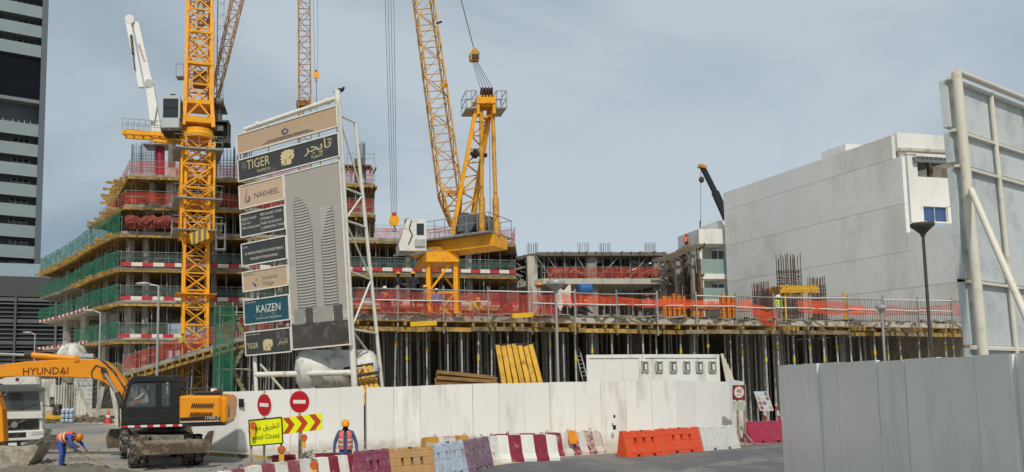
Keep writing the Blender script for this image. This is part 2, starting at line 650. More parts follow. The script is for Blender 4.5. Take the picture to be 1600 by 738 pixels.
# ================================================================ white hoarding
HOARD = M('hoarding_white', 'e6e5e0', .5, .035, .6, rand=.04, dirt=('cbc5b8', .22, 1.0), streak=.2)
mud_splash(HOARD, 'a89d88', .7)
def hoarding(name, label, pts, mat, pw=1.15, gap=.012, th=.05, jitter=.01, ribs=(.33, .67)):
    """pts: list of (ground point, height)"""
    t = thing(name, label, 'hoarding', pts[0][0])
    for (a, ha), (b, hb) in zip(pts, pts[1:]):
        L_ = (b - a).length
        n = max(1, round(L_ / pw))
        d = (b - a).normalized()
        nn = V((d.y, -d.x, 0))
        if nn.dot(a) > 0:
            nn = -nn
        for i in range(n):
            p = a.lerp(b, i / n) + d * (gap / 2)
            q = a.lerp(b, (i + 1) / n) - d * (gap / 2)
            h0, h1 = ha + (hb - ha) * i / n, ha + (hb - ha) * (i + 1) / n
            o_ = nn * rnd(-jitter, jitter)
            ln = nn * rnd(-.025, .025)
            mb = MB()
            z = V((0, 0, 1))
            vs = [p + o_, q + o_, q + o_ + z * (h1 + rnd(-.01, .01)) + ln, p + o_ + z * (h0 + rnd(-.01, .01)) + ln]
            mb.add(vs + [v_ - nn * th for v_ in vs], [(0, 1, 2, 3), (7, 6, 5, 4), (0, 4, 5, 1), (1, 5, 6, 2), (2, 6, 7, 3), (3, 7, 4, 0)])
            # shallow pressed rib down the panel
            for f_ in ribs:
                r0 = vs[0].lerp(vs[1], f_) + nn * .001
                r1 = vs[3].lerp(vs[2], f_) + nn * .001
                mb.bar(r0 + z * .03, r1 - z * .03, .012, .008, up=nn)
            mb.build('panel', mat, t)
        for i in range(0, n + 1, 2):
            p = a.lerp(b, i / n) - nn * .12
            rod('post', p, p + V((0, 0, ha - .15)), .035, STEEL, t)
    return t
def hp(x, yb, yt):
    g_ = gnd(x, yb)
    return g_, at(x, yt, g_.y).z
h1 = hoarding('hoarding', 'white panel hoarding behind the excavator and road closed signs', [hp(300, 706, 613), hp(372, 711, 612), hp(569, 703, 604)], HOARD, 1.1)
h2 = hoarding('hoarding', 'long white panel hoarding below the site cabin', [hp(573, 703, 606), hp(740, 700, 600), hp(900, 698, 597), hp(1060, 695, 594), hp(1143, 691, 597)], HOARD, 1.25)
h2b = hoarding('hoarding', 'narrow white hoarding panels behind the speed limit sign', [hp(1143, 691, 592), hp(1164, 688, 596), (V(gnd(1164, 688)) + V((.4, 3.5, 0)), 2.5)], HOARD, 1.0)
# small peep holes in the hoarding
for (x, y, s_) in ((960, 668, .12), (960, 651, .08), (377, 630, .2)):
    p_ = at(x, y, gnd(x, 698 if x > 500 else 711).y - .06)
    mb = MB().box(p_, (s_, .02, s_ * 1.6))
    o_ = mb.build('vent_hole', M('hole_dark', '201e1c', .9), h2 if x > 500 else h1)
# ================================================================ grey hoarding near right
HGREY = M('hoarding_grey', 'e3e5e3', .42, .035, .7, rand=.035, dirt=('cdcfcc', .32, .9), streak=.3, bump=.12, bscale=1.2)
mud_splash(HGREY, 'b3ab9b', .8)
n0 = at(1217, 571, 16)
n1 = at(1600, 553, 7.0)
a = V((n0.x, n0.y, 0)); b = V((n1.x, n1.y, 0))
d_ = (b - a)
hg = hoarding('hoarding', 'pale grey panel hoarding close by on the right', [(a, n0.z), (b, n1.z), (b + d_ * .35, n1.z)], HGREY, .98, jitter=.006, ribs=(), gap=.005)
p0, p1 = at(1570, 553, 7.45), at(1570, 553, 7.45)
p0 = a.lerp(b, .985)
nn_ = V((d_.y, -d_.x, 0)).normalized()
nn_ = -nn_ if nn_.x > 0 else nn_
m_ = MB().bar(p0 + nn_ * .03, p0 + nn_ * .03 + V((0, 0, n1.z)), .035, .03)
m_.build('cover_strip', M('white_strip', 'e8e8e2', .4), hg)

# ================================================================ left tower block
tw = thing('apartment_tower', 'tall grey apartment tower with pale balcony parapets', 'building', (-50, 108, 0))
TA, TB = V((at(57, 300, 110).x, 110, 0)), V((-75, 96, 0))
td = (TB - TA).normalized()
tn = V((td.y, -td.x, 0))
if tn.y > 0: tn = -tn
TGREY = M('tower_render_grey', '787d81', .8, .06, .3)
TDARK = M('tower_dark_cladding', '14181e', .85, .1, .4, spec=.1)
PARA = M('balcony_parapet_glass', '8a9697', .25, .06, .4, rand=.04, spec=.7)
TL = 40.0
z0 = at(57, 432, 110).z
dz = 3.28
mb = MB()
back = -tn * 18
i0 = -tn * 1.9
mb.plate([(p.x, p.y) for p in (TA + i0, TA + td * TL + i0, TA + td * TL + back, TA + back)], z0 - 2, 92)
mb.build('core', M('tower_core_wall', '5d6266', .8, .1, .3), tw)
mb = MB()
mb.plate([(p.x, p.y) for p in (TA - td * .9 + tn * .25, TA - td * .02 + tn * .25, TA - td * .02 + back, TA - td * .9 + back)], 0, 92)
mb.build('side_wall', M('tower_side_wall', '5f6870', .8, .06, .2), tw)
nfl = 22
dark_band = (at(57, 160, 110).z, at(57, 98, 110).z)
for i in range(nfl):
    z = z0 + i * dz
    if z > 90: break
    if dark_band[0] - 1 < z + 1 < dark_band[1]:
        continue
    mb = MB()
    mb.plate([(p.x, p.y) for p in (TA, TA + td * TL, TA + td * TL + i0, TA + i0)], z - .28, z)
    mb.build('balcony_slab', TGREY, tw)
    mb = MB()
    mb.plate([(p.x, p.y) for p in (TA + tn * .08, TA + td * TL + tn * .08, TA + td * TL + tn * .02, TA + tn * .02)], z - .5, z + 1.45)
    mb.build('balcony_parapet', PARA, tw)
    for j in range(7):
        s0 = .8 + j * 4.4
        if s0 > 26: break
        m2 = MB()
        wa = TA + td * (s0 + rnd(0, .5)) + i0 + tn * .05
        m2.bar(wa + V((0, 0, z + 1.35)), wa + td * 2.6 + V((0, 0, z + 1.35)), .06, 2.5)
        wdw = m2.build('window', GLASS_D, tw)
        m3 = MB()
        for q in (0, .9, 1.75, 2.6):
            m3.bar(wa + td * q + tn * .05 + V((0, 0, z + .1)), wa + td * q + tn * .05 + V((0, 0, z + 2.6)), .1, .08)
        m3.build('frame', M('tower_window_frame', 'b9bcbc', .5), wdw)
        m4 = MB().plate([(p.x, p.y) for p in (wa + td * 2.75, wa + td * 2.95, wa + td * 2.95 + tn * 1.6, wa + td * 2.75 + tn * 1.6)], z, z + dz - .3)
        if j % 2: m4.build('fin_wall', TGREY, tw)
mb = MB()
mb.plate([(p.x, p.y) for p in (TA + tn * .05, TA + td * TL + tn * .05, TA + td * TL + i0, TA + i0)], dark_band[0] + .3, dark_band[1])
mb.build('dark_plant_band', TDARK, tw)
mb = MB()
mb.plate([(p.x, p.y) for p in (TA + tn * .12, TA + td * TL + tn * .12, TA + td * TL + i0 * .9, TA + i0 * .9)], dark_band[0] - .3, dark_band[0] + .25)
mb.build('band_ledge', TGREY, tw)
# podium car park
pk = thing('car_park', 'dark louvred car park podium below the apartment tower', 'building', (-52, 104, 0))
PA, PB = V((at(150, 500, 103).x, 103, 0)), V((-80, 92, 0))
pd = (PB - PA).normalized()
pn = V((pd.y, -pd.x, 0))
if pn.y > 0: pn = -pn
ztop = at(40, 436, 103).z
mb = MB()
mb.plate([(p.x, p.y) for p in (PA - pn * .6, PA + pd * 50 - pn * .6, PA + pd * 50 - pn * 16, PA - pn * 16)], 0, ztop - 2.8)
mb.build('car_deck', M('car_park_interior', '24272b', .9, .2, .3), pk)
mb = MB()
mb.plate([(p.x, p.y) for p in (PA + pn * .2, PA + pd * 50 + pn * .2, PA + pd * 50 - pn * 16, PA - pn * 16)], ztop - 2.9, ztop)
mb.build('fascia', M('car_park_fascia', '4a4c4e', .8, .08, .3), pk)
LOUV = M('louvre_steel', '5a5d60', .5, .2, .8, rand=.25)
z = ztop - 3.3
k_ = 0
while z > 1.5:
    m2 = MB().bar(PA + V((0, 0, z)), PA + pd * 50 + V((0, 0, z)), .14, .16 if k_ % 5 else .5)
    m2.build('louvre', LOUV, pk)
    z -= .62
    k_ += 1
for i in range(9):
    p = PA + pd * (i * 5.5) + pn * .12
    m2 = MB().bar(p, p + V((0, 0, ztop - 2.9)), .3, .3)
    m2.build('column', LOUV, pk)
mb = MB()
mb.plate([(p.x, p.y) for p in (PA + pn * .1, PA + pd * 50 + pn * .1, PA + pd * 50, PA)], ztop, ztop + 1.9)
mb.build('glass_balustrade', M('balustrade_glass', '9fb3ba', .15, .05, .3, alpha=.75), pk)

# ================================================================ building under construction, left
B1 = thing('unfinished_building', 'stepped concrete building under construction with curved green netted floors', 'building', (-5, 70, 0))
YF = 62.0
def fz(y): return at(230, y, YF).z
levels = [fz(y) for y in (575, 527, 468, 415, 361)]
upper = [fz(y) for y in (318, 269)]
crv = [(187, 62), (174, 63.2), (141, 68.5), (118, 74.5), (92, 81), (62, 88)]
curve = [V(((x - PX) / F * Y, Y, 0)) for x, Y in crv]
curve = [V(((x - PX) / F * (Y / (CP)), Y, 0)) for x, Y in crv]
FR = V((at(805, 400, 67).x, 67, 0))
def prop_row(t, pts, za, zb, step, r=.045, inset=.7, lean=.08, keep=1.0, mat=STEEL):
    for a, b in zip(pts, pts[1:]):
        d = (b - a)
        n = max(1, int(d.length / step))
        dn = d.normalized()
        nrm = V((dn.y, -dn.x, 0))
        if nrm.y > 0: nrm = -nrm
        for i in range(n):
            if random.random() > keep: continue
            p = a + d * ((i + rnd(.1, .9)) / n) - nrm * (inset + rnd(0, .4))
            rod('prop', p + V((0, 0, za)), p + V((rnd(-lean, lean), rnd(-lean, lean), zb)), r, mat, t, n=6)
def inner_props(t, poly_fn, za, zb, n, r=.05):
    mb = MB()
    for i in range(n):
        p = poly_fn()
        mb.tube(p + V((0, 0, za)), p + V((rnd(-.06, .06), 0, zb)), r, n=5, caps=False)
    tag(mb.build('back_props', STEEL, t), kind='stuff')
def net(t, pts, z, h, mat, name='netting', sag=.12, outw=.25, step=.8):
    rows = [[], [], [], []]
    for a, b in zip(pts, pts[1:]):
        d = b - a
        n = max(1, int(d.length / step))
        dn = d.normalized()
        nrm = V((dn.y, -dn.x, 0))
        if nrm.y > 0: nrm = -nrm
        for i in range(n + 1):
            p = a + d * (i / n) + nrm * outw
            for k in range(4):
                f = k / 3
                rows[k].append(p + nrm * rnd(-sag, sag) * .7 + V((0, 0, z + h * f + (rnd(-sag, 0) if k == 3 else 0))))
    mb = MB().sheet(rows)
    return mb.build(name, mat, t, smooth='all')
def rail(t, pts, z, h=1.1, step=2.4, r=.025, mat=STEEL, inset=-.1, bars=(1.0, .55)):
    for a, b in zip(pts, pts[1:]):
        d = b - a
        n = max(1, int(d.length / step))
        for i in range(n + 1):
            p = a + d * (i / n)
            rod('railing_post', p + V((0, 0, z - .1)), p + V((rnd(-.02, .02), 0, z + h + .08)), r, mat, t, n=6)
        for f in bars:
            rod('guard_rail', a + V((0, 0, z + h * f)), b + V((0, 0, z + h * f)), r * .9, mat, t, n=6)
def edge_beams(t, pts, z, step=.9, out=.75, mat=TIMBER, name='formwork_beam', w=.1, h=.22, single=False, back=1.5):
    mb = MB()
    for a, b in zip(pts, pts[1:]):
        d = b - a
        n = max(1, int(d.length / step))
        dn = d.normalized()
        nrm = V((dn.y, -dn.x, 0))
        if nrm.y > 0: nrm = -nrm
        for i in range(n):
            p = a + d * ((i + rnd(.2, .8)) / n)
            q = MB() if single else mb
            q.bar(p + nrm * (out * rnd(.35, 1.25)) + V((0, 0, z)), p - nrm * back + V((0, 0, z)), w, h)
            if single: q.build(name, mat, t)
    if not single:
        tag(mb.build(name + 's', mat, t), kind='stuff')
def slab_poly(front, backs): return [(p.x, p.y) for p in front] + [(p[0], p[1]) for p in backs]
low_front = list(reversed(curve)) + [FR]
low_back = [(24, 84), (-22, 90), (-33, 100)]
def inside_low():
    t_ = random.random()
    k = random.random()
    if k < .6:
        return V((rnd(-15, 17), rnd(64.5, 70) + 2, 0))
    a = curve[0].lerp(curve[-1], t_)
    return a + V((rnd(2.5, 7), rnd(.5, 2.5), 0))
allz = levels + upper
for i, z in enumerate(levels):
    mb = MB()
    front = [p + V((.3, .35, 0)) for p in low_front] if i < 3 else low_front
    mb.plate(slab_poly(front, low_back), z - .3, z)
    mb.build('floor_slab', CONC_L if i < 3 else CONC, B1)
    zb = levels[i + 1] - .3 if i < 4 else upper[0] - .3
    fc = [curve[0], FR]
    lc = list(reversed(curve))
    if i < 4:
        # props holding the floor above
        prop_row(B1, fc, z, zb, 1.25, inset=.8)
        prop_row(B1, fc, z, zb, 2.6, inset=2.2, keep=.8)
        if i >= 2:
            prop_row(B1, lc, z, zb, 1.15, inset=.7)
        else:
            prop_row(B1, lc[3:], z, zb, 1.3, inset=.8)
        inner_props(B1, inside_low, z, zb, 110)
    # edge tape and railings
    if i in (1, 2, 3):
        a_, b_ = curve[0] + V((0, -.14, z + .12)), FR + V((0, -.14, z + .12))
        L_ = (b_ - a_).length
        o_ = MB().box((L_ / 2, 0, 0), (L_, .03, .34)).build('edge_tape', TAPE, B1, world=False)
        o_.location = PM[B1.name] @ a_
        o_.rotation_euler = (0, 0, math.atan2(b_.y - a_.y, b_.x - a_.x))
    if i in (1, 2, 3):
        rail(B1, fc, z, 1.25)
        net(B1, fc, z + .35, .85, net_mat('grey_green_netting', '52645c', .5), outw=.05)
    if i >= 1:
        gl = lc if i > 1 else lc[2:]
        net(B1, gl, z - .1, 1.55 if i < 4 else 1.9, NET_G, outw=.15)
        rail(B1, gl, z, 1.3, 2.0)
    if i == 1 or i == 2:
        for a_, b_ in zip(lc[:4], lc[1:4]):
            L_ = (b_ - a_).length
            o_ = MB().box((L_ / 2, 0, 0), (L_, .03, .28)).build('edge_tape', TAPE, B1, world=False)
            o_.location = PM[B1.name] @ (a_ + V((-.22, -.12, z - .12)))
            o_.rotation_euler = (0, 0, math.atan2(b_.y - a_.y, b_.x - a_.x))
# formwork below slabs
edge_beams(B1, list(reversed(curve)) + [curve[0]], levels[4] - .45, .75, 1.2)
edge_beams(B1, [curve[0], FR], levels[4] - .45, 1.1, .5)
edge_beams(B1, curve[:4][::-1], levels[3] - .45, .8, .8)
edge_beams(B1, [curve[0], FR], levels[3] - .45, 1.3, .35)
edge_beams(B1, curve[:3][::-1] + [FR], levels[2] - .45, 1.2, .5)
edge_beams(B1, curve[:3][::-1] + [FR], levels[1] - .45, 1.2, .5)
for zi, pts in ((4, low_front), (3, [curve[3], curve[2], curve[1], curve[0], FR]), (2, [curve[1], curve[0], FR]), (1, [curve[1], curve[0], FR])):
    for a_, b_ in zip(pts, pts[1:]):
        MB().bar(a_ + V((0, -.3, levels[zi] - .5)), b_ + V((0, -.3, levels[zi] - .5)), .14, .2).build('ledger_beam', TIMBER, B1)
    mb = MB()
    mb.plate(slab_poly([p + V((.1, .1, 0)) for p in pts], [(20, 74), (-14, 76)]) if zi < 4 else slab_poly([p + V((.1, .1, 0)) for p in pts], [(20, 80), (-18, 84), (-29, 93)]), levels[zi] - .36, levels[zi] - .31)
    mb.build('soffit_board', PLY, B1)
# cores and columns
for (x0, x1, y0, y1, zt) in ((-12, -4, 74, 84, upper[1]), (6, 14, 76, 83, levels[4]), (-26, -20, 82, 92, levels[4] - .4)):
    MB().plate([(x0, y0), (x1, y0), (x1, y1), (x0, y1)], 0, zt).build('core_wall', CONC_D, B1)
for i, z in enumerate([0] + levels):
    zt = levels[i] - .3 if i < 5 else upper[0] - .3
    for k in range(6):
        p = curve[0].lerp(FR, (k + .3) / 6) + V((0, 1.6, 0))
        MB().box2((p.x - .22, p.y - .4, z), (p.x + .22, p.y + .4, zt)).build('column', CONC, B1)
    if i < 5:
        for k in range(4):
            p = curve[0].lerp(curve[-1], (k + .35) / 4.2) + V((1.6, .6, 0))
            wd = .9 if (i < 3) else .35
            MB().box((p.x, p.y, (z + zt) / 2), (.4, wd * 2, zt - z), Matrix.Rotation(R(35), 3, 'Z')).build('column', CONC_L, B1)
    if i in (2, 3):   # finished wall panels towards the curved end
        for k in (.45, .8):
            p = curve[0].lerp(curve[-1], k) + V((3.2, 1.2, 0))
            MB().box((p.x, p.y, (z + zt) / 2), (4.5, .25, zt - z), Matrix.Rotation(R(-52), 3, 'Z')).build('wall_panel', CONC_L, B1)
# upper floors
UA, UB = V((at(195, 318, 62).x, 62.2, 0)), V((at(156, 345, 71).x, 71, 0))
UC = V((at(583, 331, 65.5).x, 65.5, 0))
for i, z in enumerate(upper):
    a_ = UA + V((.25 * i, .3 * i, 0)); b_ = UB + V((.8 * i, 2.2 * i, 0))
    mb = MB()
    mb.plate([(b_.x, b_.y), (a_.x, a_.y), (UC.x, UC.y), (UC.x + 1, 80), (b_.x + 4, 84)], z - .3, z)
    mb.build('floor_slab', CONC, B1)
    mb = MB()
    mb.plate([(b_.x - .3, b_.y), (a_.x - .2, a_.y - .4), (UC.x + .2, UC.y - .4), (UC.x + 1, 78), (b_.x + 4, 82)], z - .37, z - .31)
    mb.build('soffit_board', PLY, B1)
    edge_beams(B1, [b_, a_], z - .48, .6, 1.5)
    edge_beams(B1, [a_, UC], z - .48, 1.0, .7)
    for p_, q_ in ((b_, a_), (a_, UC)):
        MB().bar(p_ + V((0, -.45, z - .5)), q_ + V((0, -.45, z - .5)), .14, .22).build('ledger_beam', TIMBER, B1)
    net(B1, [b_, a_, UC], z + .05, 1.15, NET_R, outw=.0)
    rail(B1, [b_, a_, UC], z, 1.25, 2.2)
    zlow = levels[4] if i == 0 else upper[0]
    prop_row(B1, [a_, UC], zlow, z - .37, 1.3, inset=.6)
    prop_row(B1, [b_, a_], zlow, z - .37, 1.0, inset=.6)
    inner_props(B1, lambda: V((rnd(-16, 4), rnd(65, 71), 0)), zlow, z - .37, 90)
    for k in range(4):
        p = UA.lerp(UC, (k + .35) / 4) + V((0, 1.8, 0))
        MB().box2((p.x - .25, p.y - .5, zlow), (p.x + .25, p.y + .5, z - .3)).build('column', CONC, B1)
# dark jutting platforms at the right end of the upper floors
for y in (262, 295, 345):
    p = at(575, y, 65.5)
    edge_beams(B1, [p * 1 + V((-2.2, .2, -p.z)), p + V((.9, .4, -p.z))], p.z, .35, .9)
    MB().box(p + V((-1, .5, .15)), (2.6, 1.6, .1)).build('soffit_board', PLY, B1)
    rail(B1, [V((p.x - 2, p.y - .4, 0)), V((p.x + .6, p.y - .4, 0))], p.z + .2, 1.0, 1.0)
    prop_row(B1, [V((p.x - 2, p.y + .3, 0)), V((p.x + .4, p.y + .3, 0))], p.z - 2.0, p.z, .7)
MB().box2((at(560, 230, 66).x - .35, 66, levels[4]), (at(560, 230, 66).x + .35, 66.8, at(560, 248, 66).z)).build('column', CONC_D, B1)
# red net over the right, lower roof
RA = V((at(585, 380, 66).x, 65.6, 0))
net(B1, [RA, FR], levels[4] + .05, 1.1, NET_R, outw=0)
rail(B1, [RA, FR, V((FR.x + 1.2, FR.y + 6, 0))], levels[4], 1.3, 1.8)
net(B1, [FR, V((FR.x + 1.2, FR.y + 6, 0))], levels[4], 1.1, NET_R, outw=0)
# heap of folded red netting and scaffold tubes on the fifth floor
mb = MB()
rows = []
for i in range(7):
    row = []
    for j in range(40):
        f = j / 39
        row.append(V((UA.x + .2 + f * 5.2, YF - .25 - .35 * math.sin(i / 6 * math.pi) + rnd(-.14, .14), levels[4] + .15 + i / 6 * 1.15 * (1 + .08 * math.sin(j * .5)) + rnd(-.09, .09))))
    rows.append(row)
mb.sheet(rows)
mb.build('folded_netting', M('red_folded_net', '86443b', .9, .35, 2, bump=.6), B1)
mb = MB()
for i in range(26):
    c_ = V((UA.x + rnd(1.2, 5.6), YF + rnd(.2, 1.0), levels[4] + 1.7 + rnd(0, .9)))
    d = V((rnd(-.9, .9), rnd(-.2, .2), rnd(-.5, .5)))
    mb.tube(c_ - d, c_ + d, .035, n=5)
tag(mb.build('stacked_tubes', STEEL, B1), kind='stuff')
# starter bars above the top floors
def bars(name, parent, c, nx, ny, dx, dy, z0_, h, r=.018, ties=0, tie_h=0, label=None, group=None, mat=REBAR, flare=.02):
    mb = MB()
    for i in range(nx):
        for j in range(ny):
            if 0 < i < nx - 1 and 0 < j < ny - 1: continue
            p = V((c[0] + (i - (nx - 1) / 2) * dx, c[1] + (j - (ny - 1) / 2) * dy, z0_))
            mb.tube(p, p + V((rnd(-flare, flare), rnd(-flare, flare), h * rnd(.93, 1.0))), r, n=5)
    W_, D_ = (nx - 1) * dx / 2 + .03, (ny - 1) * dy / 2 + .03
    for k in range(ties):
        z = z0_ + tie_h * (k + .5) / ties + rnd(-.03, .03)
        cs = [V((c[0] + a * W_, c[1] + b * D_, z + rnd(-.03, .03))) for a, b in ((-1, -1), (1, -1), (1, 1), (-1, 1))]
        for q in range(4):
            mb.tube(cs[q], cs[(q + 1) % 4], r * .7, n=4)
    o = mb.build(name, mat, parent)
    if parent is None: tag(o, label, 'rebar', group)
    return o
for (x, y0, y1, w_) in ((213, 225, 255, .8), (232, 222, 255, 1.2), (352, 232, 262, 1.6), (378, 228, 262, 1.4), (565, 222, 262, .6)):
    p0_ = at(x, y1, 65)
    bars('starter_bars', B1, (p0_.x, p0_.y), 6, 3, w_ / 5, .3, p0_.z - 1, at(x, y0, 65).z - p0_.z + 1, .022, 7, 2.0, mat=DARKST)

# ================================================================ ramp slab on the left of the deck
DK0 = V((at(546, 492, 34).x, 34, 0))
DK1 = V((at(1516, 507, 40.6).x, 40.6, 0))
DZ = at(640, 491, 34).z
rp = thing('access_ramp', 'sloping concrete ramp with red netting below the yellow tower crane', 'ramp', (-12, 50, 0))
r0, r1, r2 = at(192, 582, 55), at(388, 522, 45), V((DK0.x, DK0.y, DZ))
bk = V((3.0, 8.0, 0))
def slope(pts, lo, hi, bk_=bk):
    mb = MB()
    for a_, b_ in zip(pts, pts[1:]):
        q = [a_, b_, b_ + bk_, a_ + bk_]
        mb.add([p + V((0, 0, lo)) for p in q] + [p + V((0, 0, hi)) for p in q], [(0, 1, 2, 3), (7, 6, 5, 4), (0, 4, 5, 1), (1, 5, 6, 2), (2, 6, 7, 3), (3, 7, 4, 0)])
    return mb
slope([r0, r1, r2], -.3, 0).build('ramp_slab', CONC, rp)
slope([r0 + V((.05, -.2, 0)), r1 + V((0, -.2, 0)), r2 + V((0, .1, 0))], -.38, -.32).build('soffit_board', PLY, rp)
RAMP0, RAMP1 = r0.copy(), r1.copy()
mbn = MB()
rows = [[], [], []]
N_ = 34
for i in range(N_ + 1):
    f = i / N_ * 2
    p = r0.lerp(r1, f) if f <= 1 else r1.lerp(r2, f - 1)
    for k in range(3):
        rows[k].append(p + V((rnd(-.05, .05), -.1 + rnd(-.15, .1), .05 + k * .55 + rnd(-.12, .08))))
    if i % 2 == 0:
        rod('railing_post', p + V((0, 0, -.1)), p + V((0, 0, 1.45)), .035, STEEL, rp)
    if i < N_:
        n_ = MB().bar(p + V((-.1, -rnd(.3, .9), -.5)), p + V((.2, 1.2, -.5)), .12, .22)
        n_.build('formwork_beam', TIMBER, rp)
mbn.sheet(rows)
mbn.build('netting', NET_R, rp, smooth='all')
for a_, b_ in ((r0, r1), (r1, r2)):
    rod('guard_rail', a_ + V((0, -.05, 1.2)), b_ + V((0, -.05, 1.2)), .03, STEEL, rp)
    rod('guard_rail', a_ + V((0, -.05, .65)), b_ + V((0, -.05, .65)), .03, STEEL, rp)
    MB().bar(a_ + V((0, -.15, -.7)), b_ + V((0, -.15, -.7)), .16, .2).build('ledger_beam', TIMBER, rp)
for i in range(54):
    f = (i + rnd(.2, .8)) / 54 * 1.9
    p = r0.lerp(r1, f) if f <= 1 else r1.lerp(r2, f - 1)
    p = p + V((.2, .3 + rnd(0, 2.4), -.75))
    rod('prop', V((p.x + rnd(-.25, .25), p.y, 0)), p, .05, STEEL, rp, n=6)
MB().add([r0 + bk * .95, r1 + bk * .95, r2 + bk * .95] + [V((q.x, q.y, 0)) for q in (r0 + bk * .95, r1 + bk * .95, r2 + bk * .95)], [(0, 1, 4, 3), (1, 2, 5, 4)]).build('back_wall', CONC_D, rp)

# ================================================================ the deck
DK = thing('podium_deck', 'long raised concrete podium deck on steel props and yellow formwork', 'building', (20, 45, 0))
dd = (DK1 - DK0).normalized()
dn_ = V((dd.y, -dd.x, 0))
DL = (DK1 - DK0).length
wall_dir = V((ray(314, 583).x, ray(314, 583).y, 0)).normalized()
WN = at(1512, 430, 46.0); WN.z = 0
dback = [DK1 + wall_dir * 16, V((20, 58, 0)), V((4, 58, 0)), r2 * 1 + V((3, 10, -DZ))]
mb = MB()
mb.plate([(p.x, p.y) for p in [DK0, DK1] + dback], DZ - .28, DZ)
mb.build('deck_slab', CONC_L, DK)
mb = MB()
mb.plate([(p.x, p.y) for p in [DK0 + dn_ * .35, DK1 + dn_ * .35] + dback], DZ - .34, DZ - .285)
mb.build('soffit_board', PLY, DK)
TIMBER2 = M('weathered_timber', '8f7f62', .85, .3, 1.5, rand=.25, dirt=('5e5342', .4, 2.5))
# projecting formwork beams, one by one
i = 0
s_ = .2
while s_ < DL - .2:
    p = DK0 + dd * s_
    out_ = rnd(.1, .95)
    mat_ = random.choice((TIMBER, TIMBER, TIMBER2))
    zj_ = DZ - .46 + rnd(-.03, .03)
    MB().bar(p + dn_ * out_ + dd * rnd(-.12, .12) + V((0, 0, zj_)), p - dn_ * 1.6 + V((0, 0, zj_)), rnd(.08, .13), .2).build('formwork_beam', mat_, DK)
    s_ += rnd(.25, .85)
s_ = 0
while s_ < DL - 2:   # ledger beams lapping each other
    ln = rnd(2.6, 4.2)
    e_ = min(s_ + ln, DL)
    o_ = dn_ * rnd(.05, .4)
    z_ = DZ - .67 - rnd(0, .04)
    MB().bar(DK0 + dd * s_ + o_ + V((0, 0, z_)), DK0 + dd * e_ + o_ + V((0, 0, z_ + rnd(-.05, .05))), .16, .21).build('ledger_beam', random.choice((TIMBER, TIMBER2)), DK)
    s_ = e_ - rnd(0, .5)
# loose bright yellow girders lying at the edge
GIRD = M('girder_yellow', 'e0b322', .5, .12, 2)
for (x0, x1, y) in ((641, 682, 507), (800, 832, 494)):
    a_, b_ = at(x0, y, 33.2), at(x1, y - 2, 33.2)
    MB().bar(a_, b_, .2, .22).build('formwork_girder', GIRD, DK)
# steel props
def prop_mesh(h, band=.8):
    mb = MB()
    mb.tube((0, 0, 0), (0, 0, h * .52), .055, n=8)
    mb.tube((0, 0, h * .5), (0, 0, h), .042, n=8)
    if band: mb.tube((0, 0, h * band), (0, 0, h * (band + .045)), .064, n=8, mi=1)
    mb.box((0, 0, .01), (.16, .16, .02))
    mb.box((0, 0, h - .01), (.18, .18, .02))
    return mb
PROPST = M('prop_steel', 'b9bbba', .5, .15, 3, metal=0.0, rand=.25, dirt=('6d675e', .3, 5))
PROPY = M('prop_yellow_band', 'd8b62a', .6)
PH = DZ - .78
pms = [prop_mesh(PH, b_).build('prop', [PROPST, PROPY], DK, world=False, smooth=True) for b_ in (.8, .72, .86, None, None)]
unused = list(pms)
s_ = .5
while s_ < DL - .3:
    p = DK0 + dd * s_ - dn_ * rnd(.15, .6)
    src_ = random.choice(pms)
    if unused:
        o_ = unused.pop()
    else:
        o_ = src_.copy()
        COL.objects.link(o_)
    o_.location = PM[DK.name] @ p
    o_.rotation_euler = (rnd(-.015, .015), rnd(-.02, .02) if random.random() < .8 else rnd(-.07, .07), rnd(0, 3))
    s_ += rnd(.62, 1.25)
mb = MB()
for i in range(170):
    p = DK0 + dd * rnd(.5, DL - .5) - dn_ * rnd(1.8, 9)
    mb.tube(p, p + V((rnd(-.1, .1), rnd(-.1, .1), DZ - .35)), .055, n=5, caps=False)
tag(mb.build('back_props', PROPST, DK), kind='stuff')
mb = MB()
for i in range(5):
    for j in range(2):
        p = DK0 + dd * (3.5 + i * 7.2) - dn_ * (4 + j * 5)
        MB().box2((p.x - .4, p.y - .4, 0), (p.x + .4, p.y + .4, DZ - .35)).build('column', CONC_D, DK)
wl = [DK1 + wall_dir * 14, V((22, 56.5, 0)), V((5, 56.5, 0))]
for a_, b_ in zip(wl, wl[1:]):
    MB().add([a_, b_, b_ + V((0, 0, DZ - .35)), a_ + V((0, 0, DZ - .35))], [(0, 1, 2, 3)]).build('back_wall', CONC_D, DK)
MB().bar(DK1 + V((.2, .2, DZ / 2)), DK1 + wall_dir * 13 + V((.2, 0, DZ / 2)), .25, DZ - .7).build('end_wall', CONC_L, DK)
